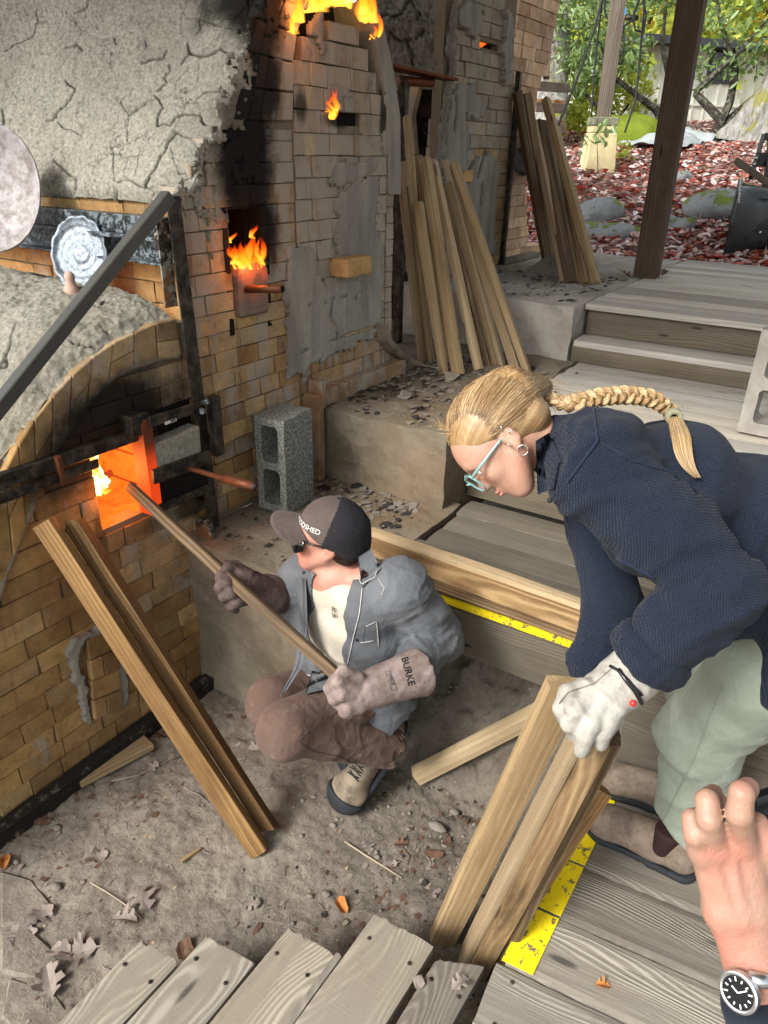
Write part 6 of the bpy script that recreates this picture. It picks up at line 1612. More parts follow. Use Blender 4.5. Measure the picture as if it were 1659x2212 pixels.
# shirt jacket: open shell
S = SDF(.028)
S.cone(tp(.10, .13), tp(.10, -.13), .085, .085); S.cone(tp(.36, .10, -.005), tp(.36, -.10, -.005), .137, .132); S.cone(tp(.7, .085, .0), tp(.7, -.085, .0), .142, .14); S.cone(tp(1.0, .09, .02), tp(1.0, -.09, .02), .15, .15); S.cone(tp(1.12, .09, .03), tp(1.12, -.09, .03), .14, .14)
S.cone(tp(0.0), tp(.12), .083, .09, .02)
S.chain([tp(.10, .13), SL, SL * .45 + EL * .55, EL], [.085, .082, .073, .070], .035); S.chain([EL, EL * .4 + WL * .6, WL], [.068, .062, .056], .015)
S.chain([tp(.10, -.13), SR, ER, ER * .5 + WR * .5], [.085, .080, .068, .058], .03)
S.cut(tp(.97), (PV - N0) + chn * -.1, .004)
# inside removed and front opened in a V
O = .012
S.dig(tp(.10, .09), tp(.10, -.09), .068, .068, .004); S.dig(tp(.36, .08, .0), tp(.36, -.08, .0), .122, .120, .004); S.dig(tp(.7, .07), tp(.7, -.07), .127, .126, .004); S.dig(tp(1.0, .07, .02), tp(1.2, .0, .02), .14, .14, .004); S.dig(tp(-.1), tp(.12), .070, .075, .004)
S.dig(D_(722, 1235, 2.17), D_(708, 1290, 2.18), .055, .075, .004); S.dig(D_(705, 1290, 2.19), D_(694, 1360, 2.20), .080, .085, .004); S.dig(D_(692, 1360, 2.21), D_(688, 1500, 2.27), .085, .10, .004); S.dig(D_(735, 1225, 2.24), D_(728, 1275, 2.27), .072, .075, .004)
fj = addf(folds(EL - SL, 15, .013, 5, [EL, SL, SL * .5 + EL * .5], [.13, .10, .10], .1), folds((0, .2, 1), 11, .010, 8, [tp(.8, .12)], [.25], .35))
body_part('work_shirt', S, 'jacket', man, .0055, fj, 1)
bpy.context.view_layer.update()
from mathutils.bvhtree import BVHTree
def bvh(objs):
    vs = []; fs = []
    for o in objs:
        me = o.data; b = len(vs); Mx = pm(o); vs += [Mx @ v.co for v in me.vertices]; fs += [tuple(b + i for i in p.vertices) for p in me.polygons]
    return BVHTree.FromPolygons(vs, fs)
def kids(root): return [o for o in bpy.data.objects if o.parent == root and o.type == 'MESH']
def onto(tree, pts, off=.002, fallback=2.2):
    """points of a seam, laid onto the cloth surface"""
    r = []
    for p in resample([(x, y) for x, y in pts], max(6, int(sum(math.hypot(b[0] - a[0], b[1] - a[1]) for a, b in zip(pts[:-1], pts[1:])) / 7))):
        d = V(sight(*p).tolist()).normalized(); hit = tree.ray_cast(V((0, 0, 0)), d)
        if hit[0] is None: continue
        nrm = hit[1]; nrm = nrm if nrm.dot(d) < 0 else -nrm; r.append(hit[0] + nrm * off)
    runs = [[]]
    for p in r:
        if runs[-1] and (p - runs[-1][-1]).length > .05: runs.append([])
        runs[-1].append(p)
    return max(runs, key=len)
def seam(tree, pts, r, mat, name, parent, off=.001, n=5):
    q = onto(tree, pts, off)
    if len(q) > 2: return tube_obj(name, q, r, mat, parent, n)
def patch(tree, poly, mat, name, parent, off=.003, th=.003, n=10):
    """cloth patch (collar, pocket) following the surface: quad patch from 4 pixel corners"""
    a, b, c, d = [np.array(p, float) for p in poly]; G = []
    for i in range(n + 1):
        for j in range(n + 1):
            u, v_ = i / n, j / n; p = (a * (1 - u) + b * u) * (1 - v_) + (d * (1 - u) + c * u) * v_; dr = V(sight(*p).tolist()).normalized(); h = tree.ray_cast(V((0, 0, 0)), dr)
            G.append(None if h[0] is None else (h[0] - dr * off))
    if all(x is None for x in G): return
    dm = np.median([x.length for x in G if x is not None])
    G = [(x if x is not None and abs(x.length - dm) < .12 else V(sight(*((a * (1 - i / n) + b * i / n) * (1 - j / n) + (d * (1 - i / n) + c * i / n) * j / n)).tolist()).normalized() * (dm - off)) for (i, j), x in zip([(i, j) for i in range(n + 1) for j in range(n + 1)], G)]
    m_ = n + 1; vs = [tuple(x) for x in G] + [tuple(x + x.normalized() * th) for x in G]; fs = []
    for i in range(n):
        for j in range(n): k = i * m_ + j; fs.append((k, k + m_, k + m_ + 1, k + 1)); fs.append((m_ * m_ + k, m_ * m_ + k + 1, m_ * m_ + k + m_ + 1, m_ * m_ + k + m_))
    rim = [(i, 0) for i in range(n)] + [(n, j) for j in range(n)] + [(i, n) for i in range(n, 0, -1)] + [(0, j) for j in range(n, 0, -1)]
    for (i, j), (i2, j2) in zip(rim, rim[1:] + rim[:1]): k, k2 = i * m_ + j, i2 * m_ + j2; fs.append((k, k2, m_ * m_ + k2, m_ * m_ + k))
    return link(name, pmesh(name, vs, fs), M[mat], parent, None, True)
tr = bvh(kids(man)); trj = bvh([o for o in kids(man) if o.name.startswith('work_shirt')])
z4 = lambda l: zp(l, 459, 999, .3581)
patch(trj, z4([(878, 570), (955, 520), (1015, 640), (900, 755)]), 'jacket', 'collar', man, .010, .004)
seam(tr, z4([(1010, 660), (990, 700), (905, 750), (885, 700)]), .0011, 'thread', 'stitching', man, .012)
seam(tr, z4([(905, 760), (890, 900), (850, 1060), (815, 1220)]), .0014, 'thread', 'stitching', man, .003)
seam(tr, z4([(1000, 700), (1040, 760), (1020, 800)]), .001, 'thread', 'stitching', man, .002)
seam(tr, z4([(925, 985), (990, 955), (1000, 1110)]), .0009, 'thread', 'stitching', man, .003)
seam(tr, z4([(895, 1085), (930, 1080), (970, 1070)]), .0012, 'thread', 'stitching', man, .003)
patch(tr, z4([(922, 985), (990, 958), (1003, 1110), (905, 1095)]), 'jacket', 'pocket', man, .003, .002)
for b in z4([(870, 1067), (552, 665)]):
    q = onto(tr, [b, (b[0] + .5, b[1] + .5)], .003)
    if q: mb = MB(); mb.blob(q[0], (.0045, .0045, .0045), 10, 6); mb.build('button', M['rubber'], man, True)
# small printed sign on the t-shirt
q = onto(tr, [z4([(745, 900)])[0], (z4([(745, 900)])[0][0] + .5, z4([(745, 900)])[0][1])], .003)
if q:
    zz = V(tuple(chn)); yy = (V((0, 0, 1)) - zz * zz.z).normalized(); xx = yy.cross(zz); Mt = Matrix((xx, yy, zz)).transposed().to_4x4(); Mt.translation = q[0] + zz * .006
    text_mesh('85\n58', .020, 'ink', 'print', man, Mt)
# trousers
S = SDF(.035)
S.cone(tp(1.0, .06, .0), tp(1.0, -.06, .0), .13, .13); S.chain([HPL, HPL * .5 + KL * .5, KL], [.112, .088, .078], .03); S.chain([KL, KL * .5 + AL * .5, AL], [.078, .064, .062], .006)
S.chain([HPR, KR], [.125, .086], .03); S.chain([KR, AR], [.086, .07], .012); S.ell(KL + np.array([-.01, 0, -.01]), [.080, .080, .080], None, .02)
S.dig(AL, AL + (AL - KL) / np.linalg.norm(AL - KL) * .08, .055, .06, .004); S.cut(AL + (AL - KL) * .12, AL - KL + np.array([0, 0, -.1]), .006)
body_part('trousers', S, 'canvas', man, .0055, addf(folds((.2, -.3, 1), 14, .013, 11, [AL, AL * .6 + KL * .4, (HPL + AL) / 2], [.13, .12, .12], .10), folds((1, .5, 0), 9, .005, 14, [KL], [.12], .4)))
bpy.context.view_layer.update(); tr2 = bvh(kids(man))
seam(tr2, z4([(770, 1490), (640, 1575), (550, 1640), (520, 1680)]), .0011, 'cap_brown', 'stitching', man, .002)
seam(tr2, z4([(520, 1690), (600, 1740), (760, 1770), (870, 1830)]), .0012, 'cap_brown', 'stitching', man, .002)
# blue cuff of cloth in the lap and the hanging left front
patch(tr2, z4([(600, 1255), (740, 1290), (720, 1360), (560, 1395)]), 'jacket', 'shirt_tail', man, .02, .006)
seam(tr2, z4([(605, 1262), (740, 1300)]), .0016, 'thread', 'stitching', man, .022)
fl = [A3(at(*p, d=dd_)) for p, dd_ in zip(z4([(500, 700), (530, 1000), (490, 1250), (400, 1425)]), (2.28, 2.26, 2.22, 2.2))]
fr_ = [A3(at(*p, d=dd_)) for p, dd_ in zip(z4([(560, 700), (575, 1000), (560, 1200), (450, 1370)]), (2.25, 2.2, 2.18, 2.16))]
fl2, fr2 = resample(fl, 18), resample(fr_, 18); vs = []; fs = []
for lay in (0, 1):
    for i in range(18):
        for j in range(7): t = j / 6; vs.append(fl2[i] * (1 - t) + fr2[i] * t + FWC * (lay * .005 + .012 * math.sin(j * 1.3 + i * .25)))
for lay in (0, 1):
    for i in range(17):
        for j in range(6): a_ = lay * 126 + i * 7 + j; fs.append((a_, a_ + 1, a_ + 8, a_ + 7))
for j in (0, 6):
    for i in range(17): a_ = i * 7 + j; fs.append((a_, a_ + 7, 126 + a_ + 7, 126 + a_))
for j in range(6): a_ = 17 * 7 + j; fs.append((a_, a_ + 1, 126 + a_ + 1, 126 + a_))
link('shirt_front', pmesh('shirt_front', vs, fs), M['jacket'], man, None, True)
# boots
def boot(parent, heel, toe, ank, mat, solemat, w=.047, toecap=None, up=None, name='boot', h=.0055, thick=.014, shaft=None, rand=None):
    """heel and toe on the sole line; ank = top of the shaft"""
    root = empty(name, tuple(heel)); root.parent = parent; root.matrix_basis = pm(parent).inverted() @ Matrix.Translation(V(tuple(heel)))
    L = np.linalg.norm(toe - heel); F = frame((toe - heel), up if up is not None else (0, 0, 1)); g2 = lambda x, y, z: heel + F[0] * x + F[1] * y + F[2] * z
    S = SDF(.022); S.cone(g2(0, .05, .04), g2(0, .045, .12), .044, .044); S.cone(g2(0, .045, .12), g2(0, .036, L - .06), .046, .046); S.ell(g2(0, .034, L - .055), [w + .006, .042, .066], F.T, .02); S.cone(g2(0, .085, .10), g2(0, .058, L - .07), .036, .036)
    S.cone(g2(0, .06, .045), g2(0, .10, .05), .043, .046); S.cone(g2(0, .10, .05), ank, .046, shaft or .050)
    S.cut(g2(0, .008, 0), -F[1], .004); S.cut(ank, ank - g2(0, .1, .045), .004)
    body_part('upper', S, mat, root, h, addf(folds(F[0], 16, .004, 21, [g2(0, .07, L * .55)], [.06], .1)))
    S = SDF(.01); S.cone(g2(0, .004, .036), g2(0, .004, .12), .044, .042, .02); S.cone(g2(0, .004, .12), g2(0, .004, L - .06), .042, .048, .02); S.ell(g2(0, .004, L - .056), [w + .007, .02, .066], F.T, .02)
    S.cut(g2(0, .012, 0), F[1], .003); S.cut(g2(0, .012 - thick * 1.6, 0), -F[1], .003); S.dig(g2(-.06, -.012, L * .42), g2(.06, -.012, L * .42), .008, .008, .008)
    body_part('sole', S, solemat, root, h)
    tube_obj('welt', [g2(-w * .9, .014, L * .45), g2(-w * 1.02, .016, L * .7), g2(-w * .75, .016, L * .92), g2(0, .016, L + .012), g2(w * .75, .016, L * .92), g2(w * 1.02, .016, L * .7), g2(w * .9, .014, L * .45), g2(w * .82, .014, L * .2)], .0035, solemat, root, 6)
    if toecap:
        S = SDF(.012); S.ell(g2(0, .036, L - .052), [w + .016, .053, .078], F.T, .02); S.cut(g2(0, .03, L - .045), -F[2] + F[1] * .3, .006); S.cut(g2(0, .004, 0), -F[1], .003); body_part('toecap', S, toecap, root, .005)
        S = SDF(.006); S.cone(g2(.02, .012, .03), g2(w - .006, .014, L * .5), .026, .014); S.cone(g2(w - .006, .014, L * .5), g2(w - .004, .016, L - .06), .014, .012); body_part('rand', S, toecap, root, .005)
    return root, g2, L
toe = A3(at(743, 1732, z=-1.985)) ; hl = D_(868, 1548, 2.50)
bu = np.array([-.55, -.15, .6])
b1, g2, L1 = boot(man, hl, toe, D_(846, 1596, 2.37), 'boot_tan', 'rubber', .060, 'rubber', up=bu, h=.005)
for k in range(5):
    z = L1 * (.50 + .065 * k); y = .130 - .014 * k
    tube_obj('lace', [g2(-.020, y, z), g2(0, y + .010, z + .004), g2(.024, y - .002, z + .010)], .0022, 'lace', b1, 6); tube_obj('lace', [g2(.020, y, z), g2(0, y + .010, z + .004), g2(-.024, y - .002, z + .010)], .0022, 'lace', b1, 6)
boot(man, D_(872, 1470, 2.66), A3(at(760, 1655, z=-1.985)), D_(845, 1480, 2.52), 'boot_tan', 'rubber', .05, 'rubber', up=bu, h=.007)
# gauntlets
def finger(S, pts, rs, k=.007): S.chain([A3(p) for p in pts], rs, k)
S = SDF(.02); cu0 = D_(902, 1452, 2.085); cu1 = D_(790, 1492, 2.0)
S.chain([cu0, cu1], [.068, .050], .02); S.ell(D_(765, 1497, 1.985), [.05, .05, .04], None, .02)
S.cut(D_(912, 1449, 2.09), cu0 - cu1, .003)
S.dig(D_(925, 1445, 2.09), D_(885, 1458, 2.07), .053, .044, .004)
for a_ in [[(770, 1465, 1.965), (742, 1452, 1.945), (722, 1470, 1.955), (728, 1490, 1.985)], [(765, 1485, 1.955), (733, 1473, 1.93), (712, 1487, 1.945), (718, 1505, 1.975)], [(768, 1505, 1.955), (738, 1500, 1.93), (722, 1508, 1.945), (730, 1523, 1.97)], [(778, 1525, 1.965), (752, 1528, 1.945), (745, 1535, 1.955), (755, 1540, 1.97)], [(785, 1470, 2.03), (755, 1455, 2.02), (735, 1462, 2.0)]]:
    finger(S, [D_(*p) for p in a_], [.021, .0185, .017, .014][:len(a_)] if len(a_) > 3 else [.02, .018, .016])
gv = empty('gauntlet_glove', tuple(HL)); gv.parent = man; gv.matrix_basis = pm(man).inverted() @ Matrix.Translation(V(tuple(HL)))
body_part('glove', S, 'glove_b', gv, .0048, folds((0, 1, .4), 16, .0035, 31), 1)
bpy.context.view_layer.update(); tg = bvh(kids(gv))
def lay_text(tree, txt, ctr, dirpx, size, mat, name, parent, off=.0015, bold=.0004):
    ux, uy = dirpx; n_ = math.hypot(ux, uy); ux, uy = ux / n_, uy / n_; vx, vy = uy, -ux
    def cv(co):
        p = (ctr[0] + (ux * co.x + vx * co.y), ctr[1] + (uy * co.x + vy * co.y)); d = V(sight(*p).tolist()).normalized(); h = tree.ray_cast(V((0, 0, 0)), d)
        return (h[0] - d * (off + co.z)) if h[0] is not None else V(sight(*p).tolist()) * 2.0
    return text_mesh(txt, size, mat, name, parent, None, .0, bold, cv)
lay_text(tg, 'BURKE', (881, 1450), (.26, .965), 21, 'ink', 'lettering', gv, bold=.35)
M['stampink'] = plain('faded stamp ink', (.06, .05, .055), .8)
lay_text(tg, 'LARGE', (845, 1467), (.30, .95), 9, 'stampink', 'stamp', gv, bold=.25)
qq = z4([(1042, 1262), (1070, 1255), (1112, 1365), (1080, 1375)]); 
for a_, b_ in zip(qq, qq[1:] + qq[:1]): seam(tg, [a_, b_], .0006, 'stampink', 'stamp', gv, .001, 4)
S = SDF(.015); S.chain([D_(640, 1292, 2.44), D_(585, 1285, 2.33), D_(535, 1262, 2.24)], [.066, .058, .044], .02); S.ell(D_(515, 1255, 2.225), [.045, .04, .045], None, .02)
for a_ in [[(520, 1232, 2.23), (492, 1228, 2.19), (478, 1245, 2.165), (482, 1262, 2.17)], [(520, 1255, 2.2), (490, 1258, 2.155), (474, 1270, 2.16), (480, 1285, 2.18)], [(525, 1275, 2.195), (500, 1282, 2.155), (484, 1290, 2.165), (492, 1303, 2.185)], [(532, 1292, 2.2), (512, 1300, 2.17), (500, 1308, 2.18), (508, 1316, 2.2)], [(530, 1240, 2.24), (508, 1222, 2.24), (490, 1220, 2.22)]]:
    finger(S, [D_(*p) for p in a_], [.020, .018, .016, .013][:len(a_)] if len(a_) > 3 else [.02, .018, .015])
gv2 = empty('gauntlet_glove', tuple(HR)); gv2.parent = man; gv2.matrix_basis = pm(man).inverted() @ Matrix.Translation(V(tuple(HR)))
body_part('glove', S, 'glove_d', gv2, .005, folds((1, 0, .4), 16, .0035, 33), 1)
# the long stick
s0 = at(742, 1474, d=1.955); s1 = at(281, 1050, d=2.40)
timber('long_stick', s0, s1, .026, .032, 'lumber_dark', 'long burnt stick held in both gauntlets, its tip inside the stoke hole', 'stick', None, seed=80, wane=.0015, roll=.5)
# ================================================================== bending woman
wo = empty('person', (1.72, .1, ZD), 'blonde braided person in navy shirt bending over, white glove on timbers', 'person')
S1 = D_(1288, 1015, 1.42); S2 = D_(1268, 985, 1.80); NK = D_(1175, 955, 1.60)
E1 = D_(1545, 1262, 1.34); W1 = D_(1385, 1432, 1.41); E2 = D_(1322, 1300, 1.76); W2 = D_(1276, 1470, 1.68)
HPa = np.array([1.66, -.10, -.86]); HPb = np.array([1.86, -.04, -.88]); HPc = (HPa + HPb) / 2
Ka = np.array([1.665, .10, -1.32]); Kb = np.array([1.875, .13, -1.33]); Aa = np.array([1.672, .055, -1.70]); Ab = np.array([1.885, .075, -1.70])
ST = (S1 + S2) / 2
wc = D_(1090, 958, 1.585)
zf = -.52 * RTC - .80 * UPC + .10 * FWC; uf = -.83 * RTC + .55 * UPC + .02 * FWC
WF = frame(zf, uf); WF[0] = np.cross(WF[1], WF[2])
S = SDF(.02); g = head_sdf(S, wc, WF, .97)
S.chain([g(0, -.035, -.03), NK, ST * .7 + NK * .3], [.048, .050, .06], .022)
S.chain([ST, ST * .5 + HPc * .5, HPc], [.10, .10, .12], .03); S.chain([S1, E1, W1], [.042, .036, .026]); S.chain([S2, E2, W2], [.042, .036, .026])
S.cone(S1, S2, .05, .05, .03); S.chain([HPa, Ka, Aa], [.08, .055, .04]); S.chain([HPb, Kb, Ab], [.08, .055, .04]); S.cone(HPa, HPb, .10, .10)
# bare far hand, closed on the timbers
S.chain([W2, D_(1268, 1508, 1.66)], [.026, .030]); 
for k in range(4): S.chain([D_(1262 + 9 * k, 1515, 1.65), D_(1250 + 9 * k, 1542 + 3 * k, 1.63), D_(1256 + 9 * k, 1566 + 3 * k, 1.645)], [.0105, .0095, .008], .006)
S.chain([D_(1275, 1500, 1.64), D_(1290, 1525, 1.62)], [.011, .009], .006)
body_part('body', S, 'skin_w', wo, .0052, None, 1)
# face details
S = SDF(.003); S.ell(g(0, -.0455, .0985), [.0175, .0045, .006], WF.T); S.ell(g(0, -.0555, .0965), [.0155, .0055, .0065], WF.T); S.dig(g(-.02, -.0505, .104), g(.02, -.0505, .104), .0012, .0012, .001)
M['lips'] = plain('lips', (.38, .17, .135), .5); body_part('lips', S, 'lips', wo, .0016)
M['eyewhite'] = plain('eye', (.6, .58, .55), .2); M['brow'] = plain('brow', (.24, .14, .07), .9)
for sg in (-1, 1):
    mb = MB(); mb.blob(tuple(g(sg * .030, .012, .0765)), (.0105, .0105, .0105), 12, 8); mb.build('eye', M['eyewhite'], wo, True)
    tube_obj('eyelash', [g(sg * .018, .008, .0955), g(sg * .030, .006, .0985), g(sg * .042, .008, .092)], .0016, 'brow', wo, 6)
    tube_obj('eyebrow', [g(sg * .015, .032, .094), g(sg * .031, .037, .092), g(sg * .047, .032, .080)], [.002, .0032, .0015], 'brow', wo, 6)
# glasses
gs = empty('spectacles', tuple(g(0, .01, .11))); gs.parent = wo; gs.matrix_basis = pm(wo).inverted() @ Matrix.Translation(V(tuple(g(0, .01, .11))))
for sg in (-1, 1):
    rim = [(.010, .026), (.045, .031), (.066, .028), (.068, .012), (.062, -.012), (.045, -.019), (.022, -.017), (.010, -.004)]
    pts = [g(sg * x, y, .117 - .22 * x) for x, y in rim]; pts = [A3(p) for p in resample([tuple(p) for p in pts + [pts[0]]], 34)]
    tube_obj('rim', pts, .0026, 'aqua', gs, 6)
    mb = MB(); mb.add([tuple(g(sg * x, y, .117 - .22 * x)) for x, y in rim], [tuple(range(8))]); mb.build('lens', M['lens'], gs)
    tube_obj('temple', [g(sg * .067, .022, .102), g(sg * .074, .020, .06), g(sg * .078, .016, .0), g(sg * .078, .004, -.018)], [.004, .0036, .003, .0025], 'aqua', gs, 6)
tube_obj('bridge', [g(-.010, .014, .1165), g(0, .018, .121), g(.010, .014, .1165)], .003, 'aqua', gs, 6)
def ringo(c, r, ax, name='earring', th=.0011):
    F = frame(ax, (0, 0, 1)); pts = [c + F[0] * r * math.cos(t) + F[1] * r * math.sin(t) for t in np.linspace(0, 6.2832, 22)]
    tube_obj(name, pts, th, 'silverm', wo, 6)
ringo(g(.083, -.034, -.004), .0105, WF[0] + WF[2] * .2); ringo(g(.086, -.004, .003), .0055, WF[2]); ringo(g(.088, .010, -.024), .0055, WF[1]); ringo(g(.086, .030, -.018), .0055, WF[1] + WF[2])
# hair: cap of hair plus combed strands running to the gather at the back
gather = D_(1172, 838, 1.655)
S = SDF(.014); S.ell(g(0, .046, -.022), [.083, .094, .104], WF.T); S.cone(g(0, .05, -.10), gather, .055, .022, .03); S.ell(g(0, -.005, -.075), [.062, .055, .05], WF.T)
S.cut(g(0, .062, .062), WF[2] * 1.0 - WF[1] * .62, .006)
S.dig(g(.05, -.022, .05), g(.10, -.022, .05), .060, .060, .012); S.dig(g(-.05, -.022, .05), g(-.10, -.022, .05), .060, .060, .012)
S.dig(g(.082, -.004, -.006), g(.10, -.004, -.006), .026, .026, .006)
hair = empty('hair', tuple(wc)); hair.parent = wo; hair.matrix_basis = pm(wo).inverted() @ Matrix.Translation(V(tuple(wc)))
me, hv, hq = S.mesh('scalp_hair', .0048, None, 2)
at_ = me.attributes.new('hue', 'FLOAT', 'POINT')
rel = (hv - gather); ang = np.arctan2(rel @ WF[0], rel @ WF[1]); at_.data.foreach_set('value', (.45 + .3 * vnoise(np.stack([ang * 60, np.linalg.norm(rel, axis=1) * 6, ang * 0], -1))).astype(np.float32))
link('scalp_hair', me, M['hair'], hair, None, True)
th_ = BVHTree.FromPolygons([V(tuple(v)) for v in hv], [tuple(int(i) for i in f) for f in hq])
def strands(name, paths, r, hues, parent, mat='hair', n=3):
    vs = []; fs = []; hu = []
    for path, hue in zip(paths, hues):
        m_ = len(path); b0 = len(vs)
        for i, p in enumerate(path):
            d = (path[min(i + 1, m_ - 1)] - path[max(i - 1, 0)]); d = d / (np.linalg.norm(d) + 1e-9); a = np.cross(d, (.31, .2, .93)); a /= np.linalg.norm(a) + 1e-9; b = np.cross(d, a); rr = r * (1 - .75 * (i / (m_ - 1)) ** 3) * (.5 + .5 * min(1, i * .6 + .2))
            for k in range(n): t = 2 * math.pi * k / n; vs.append(p + (a * math.cos(t) + b * math.sin(t)) * rr); hu.append(hue)
        for i in range(m_ - 1):
            for k in range(n): fs.append((b0 + i * n + k, b0 + i * n + (k + 1) % n, b0 + (i + 1) * n + (k + 1) % n, b0 + (i + 1) * n + k))
    me = npmesh(name, np.array(vs), np.array(fs)); at_ = me.attributes.new('hue', 'FLOAT', 'POINT'); at_.data.foreach_set('value', np.array(hu, np.float32))
    return link(name, me, M[mat], parent, None, True)
paths = []; hues = []; rs_ = np.random.RandomState(8)
for i in range(5200):
    a = rs_.uniform(-1.75, 1.75); t = rs_.uniform(0, 1)
    # start on the hairline or farther back
    st = rs_.uniform(-.15, .55); sx = math.sin(a) * .085; sy = .045 + math.cos(a) * .075; sz = .078 - .05 * abs(math.sin(a)) ** 2 - st * .12
    p0 = g(sx, sy, sz); p1 = gather + rs_.normal(0, .006, 3); c0 = g(0, .03, -.02)
    path = []
    for k in range(11):
        u = k / 10; q = p0 * (1 - u) + p1 * u
        d = V(tuple(q - c0)); 
        if d.length < 1e-3: continue
        h = th_.ray_cast(V(tuple(c0)) + d.normalized() * .25, -d.normalized(), .25)
        if h[0] is None or u > .9: path.append(q); continue
        path.append(A3(h[0]) + A3(h[1]) * (.0012 + .0014 * rs_.rand() + (.004 * rs_.rand() if i % 25 == 0 else 0)))
    if len(path) > 4 and max(np.linalg.norm(path[k + 1] - path[k]) for k in range(len(path) - 1)) < .06: paths.append(path); hues.append(min(1, max(0, .5 + .5 * math.sin(a * 9 + 2 * st) * .35 + rs_.normal(0, .2))))
strands('combed_hair', paths, .00065, hues, hair)
paths = []; hues = []
for i in range(130):      # flyaways and wisps at the nape
    p0 = gather + rs_.normal(0, .018, 3); dr = rs_.normal(0, 1, 3); dr /= np.linalg.norm(dr); dr = dr * .6 - UPC * .3 + RTC * .5; L = rs_.uniform(.02, .07)
    paths.append([p0 + dr * L * u + np.array([0, 0, -.02]) * u * u + rs_.normal(0, .001, 3) for u in np.linspace(0, 1, 6)]); hues.append(rs_.uniform(.3, 1))
for i in range(110):
    a = rs_.uniform(-.9, .9); p0 = g(math.sin(a) * .08, .06 + math.cos(a) * .075, .045); L = rs_.uniform(.01, .035); dr = WF[1] * rs_.uniform(.1, .9) + WF[2] * rs_.uniform(-.6, .5) + WF[0] * rs_.normal(0, .5)
    paths.append([p0 + dr * L * u for u in np.linspace(0, 1, 5)]); hues.append(rs_.uniform(.5, 1))
stuff(strands('flyaway_hair', paths, .00035, hues, hair))
# shirt
TT = HPc - ST; Tn = TT / np.linalg.norm(TT); bk = np.cross(S1 - S2, TT); bk /= np.linalg.norm(bk); bk = bk if bk[2] > 0 else -bk
HE = HPc + Tn * .10
q_ = lambda t, o=0, n=0: ST * (1 - t) + HPc * t + (S1 - S2) / np.linalg.norm(S1 - S2) * o + bk * n
S = SDF(.035)
S.cone(q_(0, .10, .015), q_(0, -.10, .015), .100, .100); S.cone(q_(.28, .10, .035), q_(.28, -.10, .035), .135, .135); S.cone(q_(.6, .09, .035), q_(.6, -.09, .035), .15, .15); S.cone(q_(.95, .085, .02), q_(.95, -.085, .02), .165, .165); S.cone(q_(1.15, .08, -.02), q_(1.15, -.08, -.02), .17, .17)
S.cone(HPa + np.array([0, 0, -.05]), HPb + np.array([0, 0, -.05]), .165, .165); S.cone(HPa + np.array([.0, -.02, -.19]), HPb + np.array([0, -.02, -.19]), .168, .168)
S.cone(q_(.3, .05, -.07), q_(.3, -.05, -.07), .10, .10); S.cone(q_(.65, .05, -.11), q_(.65, -.05, -.11), .11, .11)
S.cone(q_(0, .02, .02), NK * .75 + ST * .25, .09, .068, .02)
S.chain([q_(.03, .13, .01), S1, S1 * .5 + E1 * .5, E1], [.10, .092, .082, .074], .04); S.chain([E1, E1 * .5 + W1 * .5, W1 * .80 + E1 * .20], [.076, .070, .062], .02)
S.chain([q_(.03, -.13, .01), S2, S2 * .5 + E2 * .5], [.09, .085, .074], .03)
nd_ = NK - ST; nd_ /= np.linalg.norm(nd_); cutp = D_(1166, 960, 1.60)
S.cut(cutp, nd_, .004); S.dig(ST * .4 + NK * .6, NK + nd_ * .1, .045, .066, .004)
S.cut(HPc + np.array([0, 0, -.27]), [-.20, .10, -1], .006)
fw = addf(folds(E1 - S1, 10, .016, 51, [E1, S1 * .7 + q_(.1, .13) * .3, (S1 + E1) / 2], [.15, .14, .13], .08), folds(E1 - W1, 13, .014, 52, [E1, W1], [.14, .10]), folds(TT, 6, .015, 55, [q_(.5, .1, .1), q_(1, .1, .1)], [.28, .28], .3))
body_part('shirt', S, 'waffle', wo, .0062, fw, 1)
S = SDF(.02); S.chain([S2, S2 * .5 + E2 * .5, E2, W2 * .80 + E2 * .20], [.080, .074, .066, .056]); body_part('sleeve', S, 'waffle', wo, .006, folds(E2 - W2, 14, .010, 58, [E2, W2], [.12, .1], .2))
def cuff(p, d, r, name, mat, n=3):
    F = frame(d, (0, 0, 1)); 
    S = SDF(.006); m_ = 18
    for k in range(m_):
        a0, a1 = 2 * math.pi * k / m_, 2 * math.pi * (k + 1) / m_
        for off, rr, th in ((0, 1.0, .011), (.018, 1.03, .012), (.036, 1.0, .012)):
            S.cone(p + F[2] * off + (F[0] * math.cos(a0) + F[1] * math.sin(a0)) * r * rr * (1 + .05 * math.sin(3 * a0 + off * 90)), p + F[2] * off + (F[0] * math.cos(a1) + F[1] * math.sin(a1)) * r * rr * (1 + .05 * math.sin(3 * a1 + off * 90)), th, th)
    return body_part(name, S, mat, wo, .0055, folds(F[0], 18, .004, 61))
cuff(W1 * .98 + E1 * .02, E1 - W1, .062, 'cuff', 'waffle'); cuff(W2 * .86 + E2 * .14, E2 - W2, .050, 'cuff', 'waffle')
bpy.context.view_layer.update(); tw = bvh([o for o in kids(wo) if o.name.startswith('shirt') or o.name.startswith('cuff')])
w1 = lambda l: zp(l, 918, 756, .4466)
for l, r_ in [([(815, 290), (835, 440), (770, 530), (690, 640)], .0028), ([(850, 450), (1010, 540), (1180, 590), (1300, 680)], .0022), ([(1000, 1340), (860, 1160), (740, 900), (640, 740)], .004), ([(1030, 1335), (900, 1160), (780, 930), (670, 740)], .0022), ([(780, 985), (810, 945), (1000, 1040), (1110, 1100)], .0030), ([(780, 990), (900, 1060), (1060, 1130)], .002)]:
    seam(tw, w1(l), r_, 'navy_seam', 'seam', wo, .0015)
patch(tw, w1([(535, 440), (600, 400), (700, 640), (545, 700)]), 'waffle', 'collar', wo, .012, .004)
